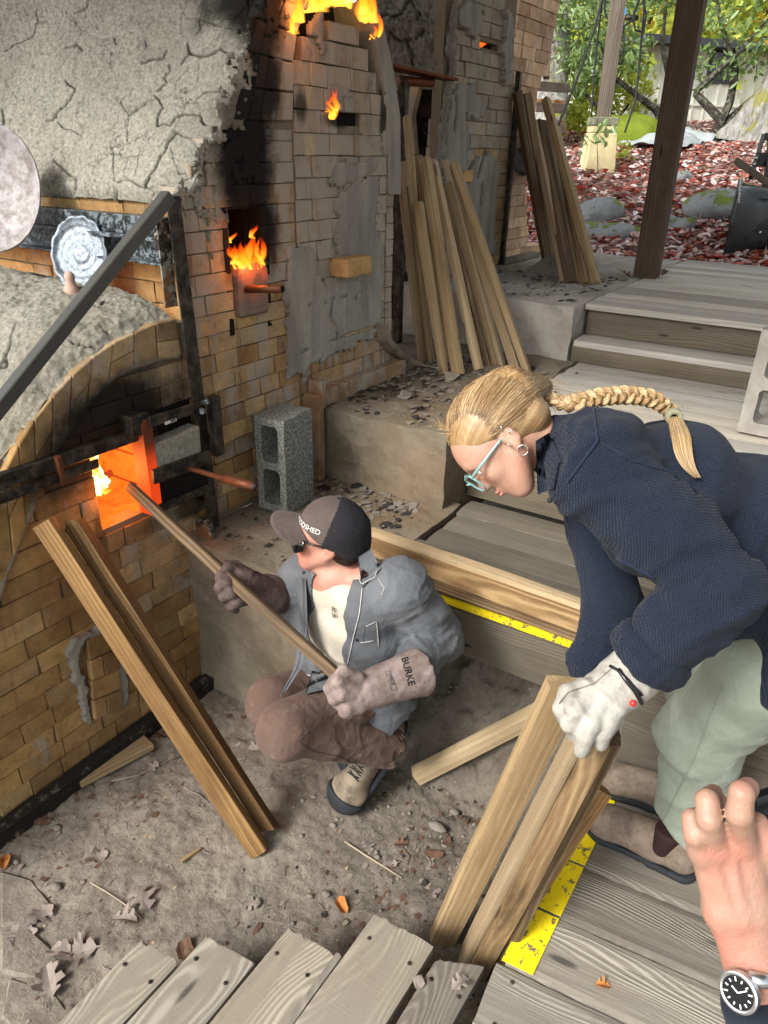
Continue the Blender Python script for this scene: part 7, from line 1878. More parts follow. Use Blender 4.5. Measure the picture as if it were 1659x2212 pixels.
q = onto(tw, [w1([(632, 712)])[0], (w1([(632, 712)])[0][0] + .5, w1([(632, 712)])[0][1])], .014)
if q: mb = MB(); mb.blob(q[0], (.0055, .0055, .0055), 12, 6); mb.build('button', M['rubber'], wo, True)
# braid lying on the shoulder: three interleaved locks
bp = w1([(560, 215), (640, 252), (700, 262), (800, 238), (880, 222), (960, 218), (1040, 222), (1110, 240), (1165, 275), (1200, 315)])
surf = []
for p in resample(bp, 60):
    d = V(sight(*p).tolist()).normalized(); h = tw.ray_cast(V((0, 0, 0)), d)
    surf.append(None if h[0] is None else A3(h[0] - d * .010))
ok = [i for i, s_ in enumerate(surf) if s_ is not None]
rp = resample(bp, 60); ctr = []
dok = [np.linalg.norm(surf[i] @ FWC) if False else float(surf[i] @ FWC) for i in ok] if ok else [1.55]
for i in range(60):
    dpt = float(np.interp(i, ok, dok)) if ok else 1.55
    dpt = min(dpt, 1.62); base_d = 1.645 * max(0, 1 - i / 16) + dpt * min(1, i / 16); ctr.append(D_(rp[i][0], rp[i][1], base_d))
ctr = np.array(ctr)
for _ in range(3): ctr[1:-1] = ctr[1:-1] * .5 + (ctr[:-2] + ctr[2:]) * .25
paths = []; hues = []
T_ = np.gradient(ctr, axis=0); T_ /= np.linalg.norm(T_, axis=1, keepdims=True)
nw = 8.5
for lock in range(3):
    for s_i in range(60):
        oa, orad = rs_.uniform(0, 6.28), rs_.uniform(.25, 1) ** .5 * .0088; path = []; hh = rs_.uniform(.25, 1)
        for i in range(0, 60):
            for sub_ in (0, .5):
                if i == 59 and sub_: continue
                j = min(59, i + 1); c_ = ctr[i] * (1 - sub_) + ctr[j] * sub_; t = T_[i]; sd_ = np.cross(t, -FWC); sd_ /= np.linalg.norm(sd_); up_ = np.cross(sd_, t)
                ph = (i + sub_) / 59 * nw * 2 * math.pi / 1.5 + lock * 2 * math.pi / 3; wd = .0112 * min(1, .55 + i / 30) * (1 - .25 * max(0, (i - 48) / 12))
                x = math.sin(ph) * wd; y = math.sin(2 * ph) * .0058
                lo = (sd_ * math.cos(oa) + up_ * math.sin(oa)) * orad * min(1, .6 + i / 30)
                path.append(c_ + sd_ * x + up_ * y * (-1) + lo)
        paths.append(path); hues.append(hh * .7 + .15 * lock)
strands('braid', paths, .0017, hues, hair, n=4)
tail0 = ctr[-1]
tb = w1([(1195, 300), (1215, 345), (1240, 420), (1250, 500), (1275, 570), (1320, 620)])
tc = []
for p in resample(tb, 16):
    d = V(sight(*p).tolist()).normalized(); h = tw.ray_cast(V((0, 0, 0)), d); tc.append(None if h[0] is None else A3(h[0] - d * .014))
tl_d = float(np.median([x @ FWC for x in tc if x is not None])) if any(x is not None for x in tc) else 1.45
rp2 = resample(tb, 16); tcp = np.array([tc[i] if tc[i] is not None else D_(rp2[i][0], rp2[i][1], tl_d) for i in range(16)])
tcp[0] = tail0
for _ in range(2): tcp[1:-1] = tcp[1:-1] * .5 + (tcp[:-2] + tcp[2:]) * .25
paths = []; hues = []
for s_i in range(420):
    oa, orr = rs_.uniform(0, 6.28), rs_.uniform(0, 1) ** .5; ln = rs_.uniform(.75, 1.0); path = []
    for i in range(16):
        u = i / 15; j = u * ln * 15; i0 = int(min(14, j)); c_ = tcp[i0] * (1 - (j - i0)) + tcp[i0 + 1] * (j - i0); sd_ = RTC; up_ = -FWC; w_ = .011 + .010 * math.sin(math.pi * min(1, u * .95)) - .006 * u
        path.append(c_ + (sd_ * math.cos(oa) + up_ * math.sin(oa) * .6) * orr * w_)
    paths.append(path); hues.append(rs_.uniform(.4, 1))
strands('braid_tail', paths, .0010, hues, hair)
S = SDF(.004); ti = ctr[-3]
for k in range(5):
    c_ = tcp[0] * (1 - k * .16) + tcp[1] * k * .16 + (tcp[1] - tcp[0]) * k * .10; F = frame(tcp[2] - tcp[0], (0, 0, 1))
    for m_ in range(12):
        a0, a1 = m_ * math.pi / 6, (m_ + 1) * math.pi / 6; S.cone(c_ + (F[0] * math.cos(a0) + F[1] * math.sin(a0)) * .0125, c_ + (F[0] * math.cos(a1) + F[1] * math.sin(a1)) * .0125, .0045, .0045)
body_part('hair_tie', S, 'hairtie', hair, .003)
# trousers
S = SDF(.03)
S.cone(HPa, HPb, .135, .135); S.chain([HPa, HPa * .5 + Ka * .5, Ka, Aa + np.array([0, .0, .03])], [.135, .118, .098, .092], .03); S.chain([HPb, HPb * .5 + Kb * .5, Kb, Ab + np.array([0, 0, .03])], [.135, .112, .094, .088], .03)
S.cut(Aa + np.array([0, 0, .075]), [0, .35, -1], .005); S.dig(Aa + np.array([0, 0, .02]), Aa + np.array([0, 0, -.2]), .08, .084, .004); S.dig(Ab + np.array([0, 0, .02]), Ab + np.array([0, 0, -.2]), .074, .08, .004)
body_part('trousers', S, 'sage', wo, .0068, addf(folds((0, .1, 1), 7, .015, 71, [Ka, Aa, Kb], [.16, .2, .16], .35), folds((0, 1, .3), 11, .012, 72, [Ka, Aa], [.13, .10])), 1)
bpy.context.view_layer.update(); tt_ = bvh([o for o in kids(wo) if o.name.startswith('trousers')])
w2 = lambda l: zp(l, 864, 1404, .4792)
seam(tt_, w2([(1455, 160), (1400, 290), (1330, 480), (1230, 680), (1180, 780)]), .0018, 'sage', 'seam', wo, .0015)
# chelsea boots
def w_boot(heel, toe, ank):
    b, g2, L = boot(wo, heel, toe, ank, 'boot_w', 'rubber', .049, None, (0, 0, 1), h=.005, shaft=.052)
    S = SDF(.02); S.cone(g2(0, .075, .085), g2(0, .15, .07), .030, .040, .02); S.cut(g2(-.012, 0, 0), [0, 0, 0.0001] if False else F_, .003) if False else None
    for sg in (1, -1):
        F = frame(toe - heel, (0, 0, 1)); S = SDF(.008); S.cone(g2(sg * .032, .075, .095), g2(sg * .034, .145, .085), .024, .038, .01); S.cut(g2(0, .158, 0), F[1], .003); body_part('elastic', S, 'elastic', b, .005)
    for z_ in (.13, .15):
        tube_obj('stitching', [g2(-.040, .055, z_), g2(-.022, .092, z_ + .01), g2(0, .102, z_ + .014), g2(.022, .092, z_ + .01), g2(.046, .050, z_)], .0012, 'elastic', b, 5)
    tube_obj('pull_tab', [g2(.0, .13, .012), g2(.0, .165, .006), g2(.0, .16, -.006), g2(.0, .125, .0)], .006, 'elastic', b, 6)
    return b
w_boot(np.array([1.672, .022, ZD + .012]), np.array([1.690, .335, ZD + .010]), np.array([1.672, .055, ZD + .165]))
w_boot(np.array([1.885, .050, ZD + .012]), np.array([1.868, .360, ZD + .010]), np.array([1.885, .08, ZD + .165]))
# white leather work glove closing on the timber tops
S = SDF(.018); c0 = D_(1402, 1425, 1.43); c1 = D_(1360, 1462, 1.415)
S.chain([c0, c1, D_(1310, 1500, 1.405)], [.060, .048, .050], .02); S.ell(D_(1285, 1525, 1.40), [.050, .046, .042], None, .02)
S.cut(D_(1412, 1418, 1.43), c0 - c1, .003); S.dig(D_(1425, 1408, 1.435), D_(1385, 1442, 1.425), .054, .044, .004)
for a_ in [[(1262, 1488, 1.385), (1228, 1500, 1.375), (1213, 1530, 1.385), (1224, 1558, 1.40)], [(1268, 1512, 1.375), (1240, 1535, 1.36), (1230, 1562, 1.37), (1242, 1588, 1.39)], [(1292, 1535, 1.37), (1276, 1562, 1.355), (1263, 1592, 1.36), (1256, 1622, 1.375)], [(1325, 1535, 1.375), (1312, 1560, 1.36), (1302, 1585, 1.365), (1297, 1606, 1.38)], [(1335, 1515, 1.42), (1325, 1555, 1.425), (1310, 1580, 1.43)]]:
    finger(S, [D_(*p) for p in a_], [.0215, .0195, .0165, .0150][:len(a_)] if len(a_) > 3 else [.021, .018, .015], .006)
wg = empty('work_glove', tuple(c1)); wg.parent = wo; wg.matrix_basis = pm(wo).inverted() @ Matrix.Translation(V(tuple(c1)))
body_part('glove', S, 'glove_w', wg, .0042, addf(folds(c1 - c0, 22, .0035, 81, [D_(1300, 1510, 1.39)], [.08], .25), folds(RTC, 26, .003, 82, [D_(1345, 1475, 1.38)], [.06], .1)), 1)
bpy.context.view_layer.update(); tgw = bvh(kids(wg))
seam(tgw, w2([(985, 90), (1020, 140), (1060, 190), (1085, 235)]), .0042, 'black', 'strap', wg, .003, 8)
seam(tgw, w2([(950, 75), (985, 95), (1050, 160), (1085, 200)]), .0030, 'black', 'strap', wg, .003, 8)
p = onto(tgw, [w2([(1045, 232)])[0], (w2([(1045, 232)])[0][0] + .4, w2([(1045, 232)])[0][1])], .006)
if p: mb = MB(); mb.blob(p[0], (.0065, .0065, .0065), 12, 8); mb.build('toggle', M['red'], wg, True)
seam(tgw, w2([(720, 240), (760, 190), (880, 150), (960, 80)]), .0012, 'glove_b', 'stitching', wg, .001, 5)

# ================================================================== hand of a third person, lower right
ha = empty('person', tuple(D_(1640, 2000, .62)), 'bare forearm and hand with a steel watch reaching in at the lower right', 'person')
_D = D_; D_ = lambda x, y, d: _D(x + 14, y + 8, d)
S = SDF(.012)
wr = D_(1612, 2080, .625)
S.chain([D_(1720, 2330, .66), wr], [.036, .0195], .02)
for a_, r_ in [([(1508, 1838), (1545, 1960), (1598, 2080)], (.0112, .0140, .0165)), ([(1545, 1822), (1580, 1950), (1612, 2080)], (.0115, .0150, .018)), ([(1590, 1812), (1612, 1950), (1630, 2080)], (.0130, .0165, .0185))]:
    S.chain([D_(x, y, .622 + .004 * k) for k, (x, y) in enumerate(a_)], r_, .010)
S.ell(D_(1575, 1890, .632), [.024, .030, .016], CAMR, .012)
FG = [([(1505, 1836, .6225), (1486, 1795, .608), (1482, 1762, .612), (1496, 1752, .64)], [.0100, .0088, .0082, .0070]),
      ([(1530, 1820, .619), (1517, 1760, .598), (1514, 1722, .602), (1528, 1706, .64)], [.0110, .0100, .0096, .0080]),
      ([(1556, 1822, .626), (1540, 1770, .622), (1534, 1735, .628), (1540, 1725, .65)], [.0105, .0092, .0086, .0074]),
      ([(1588, 1808, .618), (1583, 1748, .590), (1588, 1706, .588), (1602, 1694, .602)], [.0118, .0106, .0098, .0086])]
for pts, rs in FG:
    S.chain([D_(*p) for p in pts[:2]], rs[:2], .0045); S.chain([D_(*p) for p in pts[1:]], rs[1:], .0018)
S.chain([D_(1648, 1975, .64), D_(1655, 1885, .63), D_(1640, 1815, .622), D_(1622, 1770, .622)], [.016, .0130, .0112, .0088], .006)
for x, y in ((1503, 1834), (1540, 1818), (1586, 1810)): S.ell(D_(x, y, .6165), [.0085, .0095, .008], None, .010)
S.cone(D_(1530, 1862, .612), D_(1580, 2000, .612), .0022, .0018, .006); S.cone(D_(1568, 1850, .610), D_(1598, 1990, .610), .0022, .0016, .006)
body_part('hand', S, 'skin_h', ha, .0022, lambda P: .0004 * fbm(P, 60, 2) + .0009 * np.maximum(0, fbm(P * np.array([1, 1, .4]), 40, 1) - .45), 1)
# watch
wt = empty('wristwatch', tuple(D_(1600, 2150, .60))); wt.parent = ha; wt.matrix_basis = pm(ha).inverted() @ Matrix.Translation(V(tuple(D_(1600, 2150, .60))))
wcn = V(tuple(D_(1584, 2134, .60))); wz = V(tuple(-FWC * .62 - RTC * .77 + UPC * .10)).normalized(); wy = (V(tuple(UPC * .9 - RTC * .35)) - wz * V(tuple(UPC * .9 - RTC * .35)).dot(wz)).normalized(); wx = wy.cross(wz)
WM = (Matrix((wx, wy, wz)).transposed() @ Matrix.Scale(.80, 3)).to_4x4(); WM.translation = wcn
M['steelb'] = plain('brushed steel', (.52, .53, .53), .28, .95); M['dial'] = plain('black dial', (.006, .007, .009), .25); M['lume'] = plain('lume', (.72, .74, .68), .5)
def local(mb, name, mat, smooth=False):
    me = mb.mesh(name); bm = bmesh.new(); bm.from_mesh(me); bmesh.ops.recalc_face_normals(bm, faces=bm.faces); bm.to_mesh(me); bm.free(); return link(name, me, M[mat], wt, WM, smooth)
mb = MB(); mb.lathe([(0, -.006), (.0185, -.006), (.0195, -.003), (.0195, .002), (.0188, .0035), (.0165, .0045), (.0160, .0035), (0, .0033)], n=48); local(mb, 'case', 'steelb')
mb = MB(); mb.lathe([(.0195, .001), (.0197, .0042), (.0178, .0048), (.0160, .0044)], n=60); local(mb, 'bezel', 'steelb')
mb = MB(); mb.lathe([(.0158, .0037), (0, .0037)], n=36); local(mb, 'dial', 'dial')
mb = MB()
for k in range(12):
    a_ = k * math.pi / 6; c_, s_ = math.cos(a_), math.sin(a_); l = .0042 if k % 3 == 0 else .003; r0 = .0105; w_ = .0007
    mb.prism([(c_ * r0 - s_ * w_, s_ * r0 + c_ * w_, .0041), (c_ * r0 + s_ * w_, s_ * r0 - c_ * w_, .0041), (c_ * (r0 + l) + s_ * w_, s_ * (r0 + l) - c_ * w_, .0041), (c_ * (r0 + l) - s_ * w_, s_ * (r0 + l) + c_ * w_, .0041)], (0, 0, -.0003))
for a_, l, w_ in ((2.3, .0075, .0008), (.35, .011, .0006)):
    c_, s_ = math.cos(a_), math.sin(a_); mb.prism([(-s_ * w_, c_ * w_, .0046), (s_ * w_, -c_ * w_, .0046), (c_ * l + s_ * w_, s_ * l - c_ * w_, .0046), (c_ * l - s_ * w_, s_ * l + c_ * w_, .0046)], (0, 0, -.0003))
local(mb, 'markers', 'lume')
tube_obj('strap', [D_(1604, 2106, .60), D_(1645, 2112, .603), D_(1690, 2135, .625)], .006, 'steelb', wt, 8)
# dark sleeve
S = SDF(.01); S.chain([D_(1640, 2165, .625), D_(1790, 2500, .66), D_(2050, 3050, .62)], [.036, .058, .075]); S.cut(D_(1610, 2152, .62), UPC * .9 + RTC * -.42, .003);
M['sleeve'] = cloth('dark navy sleeve', (.008, .011, .018), (.014, .019, .028)); body_part('sleeve', S, 'sleeve', ha, .004)
# thing in that hand: black strap, grey bar and a clear box with coloured bits
hd = empty('safety_goggles', tuple(D_(1660, 1760, .66)), 'clear lensed goggles with black frame and grey strap held at the right edge', 'goggles')
mb = MB(); mb.beam(V(tuple(D_(1606, 1722, .655))), V(tuple(D_(1760, 1672, .66))), .012, .010); mb.build('frame', M['black'], hd, bevel=.003)
mb = MB(); mb.beam(V(tuple(D_(1612, 1752, .66))), V(tuple(D_(1780, 1716, .665))), .012, .013); mb.build('strap', M['rubber'], hd, bevel=.003)
vs = []; fs = []
for i in range(9):
    for j in range(6): u, v_ = i / 8, j / 5; vs.append(D_(1622 + 130 * u, 1770 + 75 * v_ - 20 * u, .665 + .02 * math.sin(math.pi * u)))
for i in range(8):
    for j in range(5): k = i * 6 + j; fs.append((k, k + 6, k + 7, k + 1))
link('lens', pmesh('lens', vs, fs), M['lens'], hd, None, True)
M['orange'] = plain('orange tab', (.8, .18, .03), .5)
mb = MB(); mb.beam(V(tuple(D_(1637, 1800, .67))), V(tuple(D_(1641, 1815, .67))), .005, .003); mb.build('tab', M['orange'], hd)
# ================================================================== outdoors
def terr(x, y):
    x = np.asarray(x, float); y = np.asarray(y, float)
    r = np.clip((x - 6.1) / 2.6, 0, 1); h = -.79 + .58 * r * r * (3 - 2 * r) + np.clip(x - 8.7, 0, None) * .095
    return h + .05 * np.sin(x * 1.1 + y * .9) * np.clip(x - 6, 0, 1) + np.clip(-y - 4, 0, None) * -.03
gx, gy = np.meshgrid(np.concatenate([np.linspace(5.9, 16, 120), np.linspace(16.4, 70, 60)]), np.linspace(-34, 44, 150), indexing='ij')
G = np.stack([gx, gy, terr(gx, gy)], -1); G[..., 2] += .03 * fbm(G, 1.3, 3)
m = MT('leaf covered soil', .8); P = m.pos(); n1 = m.noise(P, 9, 5, .7); n2 = m.vor(P, 14, 'F1', 'Color')
c = m.mix(m.step(n1, .35, .65), (.075, .040, .032), (.23, .13, .11)); c = m.mix(.35, c, m.mix(m.xyz(n2)[0], (.16, .02, .015), (.42, .34, .31))); m.base(c); m.rough(.45); m.bump(n1, .03); M['soil'] = m.m
structure(grid_mesh('leafy_ground', G, M['soil'], None))
# the ground under and round the shelter
mb = MB(); mb.box((-14, -34, -2.5), (5.95, 44, -2.12)); structure(mb.build('ground', M['dirt'], None))
def leaves(name, C, D, L, W, hue, mat, fold=.25, parent=None, kind=None, up=None):
    """many leaves, each two folded quads; C centres, D directions, per leaf hue"""
    n = len(C); D = D / np.linalg.norm(D, axis=1, keepdims=True)
    R_ = up if up is not None else NR.normal(size=(n, 3)); S_ = np.cross(D, R_); S_ /= np.linalg.norm(S_, axis=1, keepdims=True) + 1e-9; Nn = np.cross(S_, D)
    L = np.broadcast_to(L, (n,))[:, None]; W = np.broadcast_to(W, (n,))[:, None]
    p0 = C - D * L / 2; p5 = C + D * L / 2 - Nn * L * .08
    a = C - D * L * .18; b = C + D * L * .2
    l1, l2 = a + S_ * W / 2 + Nn * W * fold, b + S_ * W * .42 + Nn * W * fold; r1, r2 = a - S_ * W / 2 + Nn * W * fold, b - S_ * W * .42 + Nn * W * fold
    vs = np.stack([p0, l1, l2, p5, r2, r1], 1).reshape(-1, 3); i = np.arange(n)[:, None] * 6
    q = np.concatenate([i + np.array([[0, 3, 2, 1]]), i + np.array([[0, 5, 4, 3]])])
    me = npmesh(name, vs, q); at_ = me.attributes.new('hue', 'FLOAT', 'POINT'); at_.data.foreach_set('value', np.repeat(np.asarray(hue, np.float32), 6))
    o = link(name, me, M[mat], parent)
    if kind: o['kind'] = kind
    return o
M['litter'] = leafmat('wet fallen leaves', [(0, (.17, .018, .014)), (.25, (.42, .05, .03)), (.42, (.46, .15, .08)), (.55, (.46, .27, .22)), (.78, (.62, .48, .44)), (1, (.78, .70, .66))], .25, .7, .1)  # paler hues also paint in the sky's reflection on the wet leaves
M['rhodo'] = leafmat('rhododendron leaves', [(0, (.09, .16, .045)), (.45, (.20, .31, .09)), (.75, (.32, .45, .16)), (.93, (.48, .58, .32)), (.96, (.50, .30, .02)), (1, (.55, .20, .02))], .35, .6, .3)
M['spring'] = leafmat('yellow green leaves', [(0, (.34, .44, .05)), (.5, (.58, .68, .10)), (.85, (.75, .73, .14)), (1, (.55, .30, .03))], .55, .4, .45)
n = 30000; x = 6.05 + 12 * NR.rand(n) ** 1.35; y = NR.uniform(-2.2, 6.5, n) * (x / 9); ph = proj(np.stack([x, y, terr(x, y)], -1)); k = (ph[:, 0] > 1080) & (ph[:, 0] < 1760) & (ph[:, 1] < 640)
x, y = x[k], y[k]; n = len(x); z = terr(x, y) + .012 + .03 * NR.rand(n); D = NR.normal(size=(n, 3)); D[:, 2] *= .22; U = np.tile([0, 0, 1.], (n, 1)) + NR.normal(size=(n, 3)) * .38
leaves('fallen_leaves', np.stack([x, y, z], -1), D, NR.uniform(.06, .12, n), NR.uniform(.035, .06, n), np.clip(NR.beta(1.5, 1.15, n), 0, 1), 'litter', .18, kind='stuff', up=U)
# bright strays on the wet edge of the deck
for i, (px, mt) in enumerate([((1432, 598), 'leaf_brown'), ((1352, 600), 'leaf_brown')]):
    tag(dead_leaf('dead_leaf', at(*px, z=Z3 + .003), .10, 1.2 * i, mt, 'oak', seed=60 + i, tilt=.3), ['brown leaf standing at the foot of the big post', 'dark wet leaf on the boards left of the big post'][i], 'leaf')
# rocks
m = MT('mossy rock', .55); P = m.pos(); nz = m.n('NewGeometry').outputs['Normal']; n1 = m.noise(P, 4.5, 5, .7); n2 = m.noise(P, 60, 4)
c = m.mix(n1, (.10, .105, .105), (.30, .32, .32)); ms = m.math('MULTIPLY', m.step(m.xyz(nz)[2], .35, .75), m.step(n1, .47, .55)); c = m.mix(ms, c, m.mix(n2, (.07, .12, .012), (.24, .30, .03))); m.base(c); m.bump(m.math('ADD', n1, m.math('MULTIPLY', n2, ms)), .03); M['rock'] = m.m
m = MT('moss', .95); P = m.pos(); n2 = m.noise(P, 45, 5, .7); m.base(m.mix(n2, (.06, .10, .010), (.25, .30, .028))); m.bump(n2, .03); M['moss'] = m.m
def rock(px, d, r, label, mat='rock', sink=.25, seed=0, name='rock', cat='rock'):
    c = at(*px, d=d); gz = float(terr(c.x, c.y)); S = SDF(.06); rr = np.random.RandomState(seed)
    for _ in range(4): S.ell(np.array([c.x, c.y, gz + r[2] * (.5 - sink)]) + rr.uniform(-.35, .35, 3) * np.array(r), np.array(r) * rr.uniform(.6, .9, 3))
    me, _, _ = S.mesh(name, max(.02, r[0] * .06), lambda P: .05 * fbm(P, 3.5, 3, .5, seed), 0); tag(link(name, me, M[mat], None, None, True), label, cat)
rock((1288, 468), 7.0, (.20, .26, .12), 'grey boulder with moss right of the far leaning boards', seed=1)
rock((1315, 490), 6.6, (.15, .36, .10), 'low mossy stone ledge in front of the grey boulder', seed=2)
rock((1440, 486), 6.5, (.12, .25, .07), 'thin dark stone slab right of the thick timber post', seed=3)
rock((1555, 490), 6.6, (.22, .30, .14), 'big dark rock with moss tuft left of the wheelbarrow', seed=4)
rock((1440, 425), 7.8, (.2, .2, .07), 'pale flat rock among red leaves right of the post', seed=5)
rock((1375, 256), 11.0, (.4, .5, .35), 'mossy mound behind the pole footing', 'moss', .3, seed=6)
rock((1345, 240), 11.4, (.35, .4, .42), 'bright moss covered hump just right of the pole', 'moss', .3, seed=7)
# grey tarp
vs = []; fs = []; tp4 = [at(1330, 330, d=9.8), at(1480, 340, d=9.2), at(1570, 285, d=11.2), at(1420, 280, d=11.6)]
for i in range(31):
    for j in range(21):
        u, v_ = i / 30, j / 20; p = (tp4[0] * (1 - u) + tp4[1] * u) * (1 - v_) + (tp4[3] * (1 - u) + tp4[2] * u) * v_; q = np.array([[p.x * 1.2, p.y * 1.2, 0]]); vs.append((p.x, p.y, float(terr(p.x, p.y)) + .07 + .09 * float(fbm(q, 2.2, 4)[0]) + .10 * math.sin(math.pi * u) * math.sin(math.pi * v_)))
for i in range(30):
    for j in range(20): k = i * 21 + j; fs.append((k, k + 21, k + 22, k + 1))
M['tarp'] = plain('wet grey tarp', (.36, .39, .40), .3, bumpsc=8, bd=.02); tag(link('tarp', pmesh('tarp', vs, fs), M['tarp'], None, None, True), 'crumpled pale grey tarp lying on the red leaves before the shed', 'tarp')
# pole on its block footing
fb = at(1288, 372, d=8.4); fb.z = float(terr(fb.x, fb.y)) - .05
M['buffblock'] = concrete('yellow lichened block', (.46, .38, .19), (.66, .57, .34)); M['oldblock'] = concrete('mossy grey block', (.13, .13, .09), (.28, .28, .20))
ft = empty('pole_footing', fb, 'yellowish stacked block footing under the leaning grey pole', 'footing')
tpz = at(1290, 262, d=8.4).z
def rb(c, w, d_, z0, z1, name, mat, parent, rot=.5, top=1.0):
    mb = MB(); cs, sn = math.cos(rot), math.sin(rot); v = []
    for z, s_ in ((z0, 1.0), (z1, top)):
        for a, b in ((-1, -1), (1, -1), (1, 1), (-1, 1)): X, Yy = a * w / 2 * s_, b * d_ / 2 * s_; v.append((c.x + X * cs - Yy * sn, c.y + X * sn + Yy * cs, z))
    mb.add(v, [(0, 3, 2, 1), (4, 5, 6, 7), (0, 1, 5, 4), (1, 2, 6, 5), (2, 3, 7, 6), (3, 0, 4, 7)]); return mb.build(name, M[mat], parent, bevel=.01)
h1_ = at(1290, 289, d=8.4).z; h2_ = tpz
rb(fb, .34, .34, fb.z, h1_, 'block', 'buffblock', ft, .57, .86); rb(fb, .27, .27, h1_ + .003, h1_ + (h2_ - h1_) * .55, 'block', 'buffblock', ft, .57); rb(fb, .28, .28, h1_ + (h2_ - h1_) * .55 + .003, h2_ + .03, 'block', 'oldblock', ft, .57)
pb0 = at(1302, 250, d=8.4); pb1 = pb0 + V((.0, .0, 2.3)); 
po_ = timber('utility_pole', V((fb.x, fb.y, h2_ + .032)), V((fb.x + .0, fb.y + .0, 2.6)), .14, .14, 'pole', 'grey weathered square pole on the yellowish block footing outdoors', 'post', None, seed=200, roll=.57)
pbx = V((fb.x, fb.y, 0)); cab = M['rubber']
def cable(pts, r, label):
    p = [at(x, y, d=d) for x, y, d in pts]; q = [V(tuple(v)) for v in resample([tuple(v) for v in p], 40)]
    tag(tube_obj('cable', [A3(v) for v in q], r, 'rubber', None, 6), label, 'cable', 'black cables hanging at the pole')
cable([(1395, -30, 8.1), (1388, 60, 8.1), (1380, 150, 8.1), (1372, 220, 8.0), (1350, 285, 7.9)], .012, 'black cable hanging right of the pole down to the leaves')
cable([(1305, -30, 8.1), (1290, 90, 8.1), (1282, 170, 8.1), (1278, 250, 8.1)], .012, 'black cable hanging straight just left of the pole')
cable([(1308, -30, 8.1), (1285, 60, 8.0), (1250, 160, 7.6), (1206, 270, 7.2)], .013, 'black cable slanting down left from the pole toward the boards')
cable([(1308, -20, 8.1), (1306, 25, 8.1), (1318, 52, 8.1), (1340, 62, 8.1), (1365, 45, 8.1), (1385, -10, 8.1)], .011, 'black cable looped low in front of the pole')
cable([(1387, -20, 8.1), (1368, 30, 8.1), (1372, 65, 8.1), (1390, 70, 8.1), (1396, 30, 8.1), (1384, -20, 8.1)], .011, 'small black cable loop right of the pole')
cable([(1346, 40, 8.15), (1348, 100, 8.15), (1344, 138, 8.15), (1336, 138, 8.15)], .010, 'short grey hose hooked on the right face of the pole')
mb = MB(); c = at(1350, 38, d=8.2); mb.tube([c, c + V((.08, -.12, .0))], .028, 12); fa = empty('faucet', c, 'grey outdoor valve with a blue tag on the pole', 'valve'); mb.build('valve', M['iron'], fa, True)
M['bluetag'] = plain('blue tag', (.02, .20, .45), .5); mb = MB(); c2_ = at(1349, 26, d=8.2); mb.beam(c2_ - V((0, 0, .03)), c2_ + V((0, 0, .035)), .05, .02); mb.build('tag', M['bluetag'], fa, bevel=.003)
# shed
m = MT('cream board siding', .7); P = m.pos(); n1 = m.noise(m.map(P, (3, 3, .8)), 2.0, 5, .65); m.base(m.mix(m.step(n1, .3, .75), (.52, .54, .44), (.74, .75, .66))); m.bump(n1, .003); M['siding'] = m.m
M['trim'] = plain('dark gutter', (.05, .055, .06), .5); m = MT('dusk window glass', .08); m.base((.02, .024, .028)); M['winglass'] = m.m
A_ = at(1372, 270, d=13.6); B_ = at(1800, 262, d=15.0); shu = (V((B_.x, B_.y, 0)) - V((A_.x, A_.y, 0))); Ls = shu.length; shu.normalize(); shn = V((shu.y, -shu.x, 0)); shn = shn if shn.dot(V((-1, 0, 0))) > 0 else -shn
z0s, z1s = .1, at(1400, 108, d=13.7).z
shed = empty('shed', V((A_.x, A_.y, z0s)), 'cream board and batten shed with a dark window beyond the leaf covered bank', 'shed')
def sbox(u0, u1, z0, z1, n0, n1, name, mat, par=None):
    b = V((A_.x, A_.y, 0)); p = [b + shu * u + shn * n_ + V((0, 0, z)) for z in (z0, z1) for u, n_ in ((u0, n0), (u1, n0), (u1, n1), (u0, n1))]
    mb = MB(); mb.add(p, [(0, 3, 2, 1), (4, 5, 6, 7), (0, 1, 5, 4), (1, 2, 6, 5), (2, 3, 7, 6), (3, 0, 4, 7)]); return mb.build(name, M[mat], par or shed)
zl = z0s + .93 * (z1s - z0s) * .5
sbox(0, Ls, z0s, z1s, -2.5, 0, 'wall', 'siding')
uw0, uw1 = [(lambda q: (V((q.x, q.y, 0)) - V((A_.x, A_.y, 0))).dot(shu))(at(x, 140, d=14)) for x in (1496, 1556)]; zw0, zw1 = at(1520, 176, d=14).z, at(1520, 108, d=14).z
k = 0
for i in range(int(Ls / .27)):
    u = .1 + i * .27
    if uw0 - .05 < u < uw1 + .03: sbox(u, u + .035, z0s, zw0 - .03, .0005, .02, 'batten', 'siding'); continue
    sbox(u, u + .035, z0s, z1s, .0005, .02, 'batten', 'siding')
sbox(0, Ls, zl - .03, zl, .001, .03, 'belt_board', 'siding')
win = sbox(uw0 - .05, uw1 + .05, zw0 - .05, zw1 + .05, .001, .035, 'window_frame', 'trim'); sbox(uw0, (uw0 + uw1) / 2 - .02, zw0, zw1, .036, .04, 'pane', 'winglass', win); sbox((uw0 + uw1) / 2 + .02, uw1, zw0, zw1, .036, .04, 'pane', 'winglass', win)
sbox(-.3, Ls + .3, z1s, z1s + .12, -2.8, .35, 'roof', 'trim')
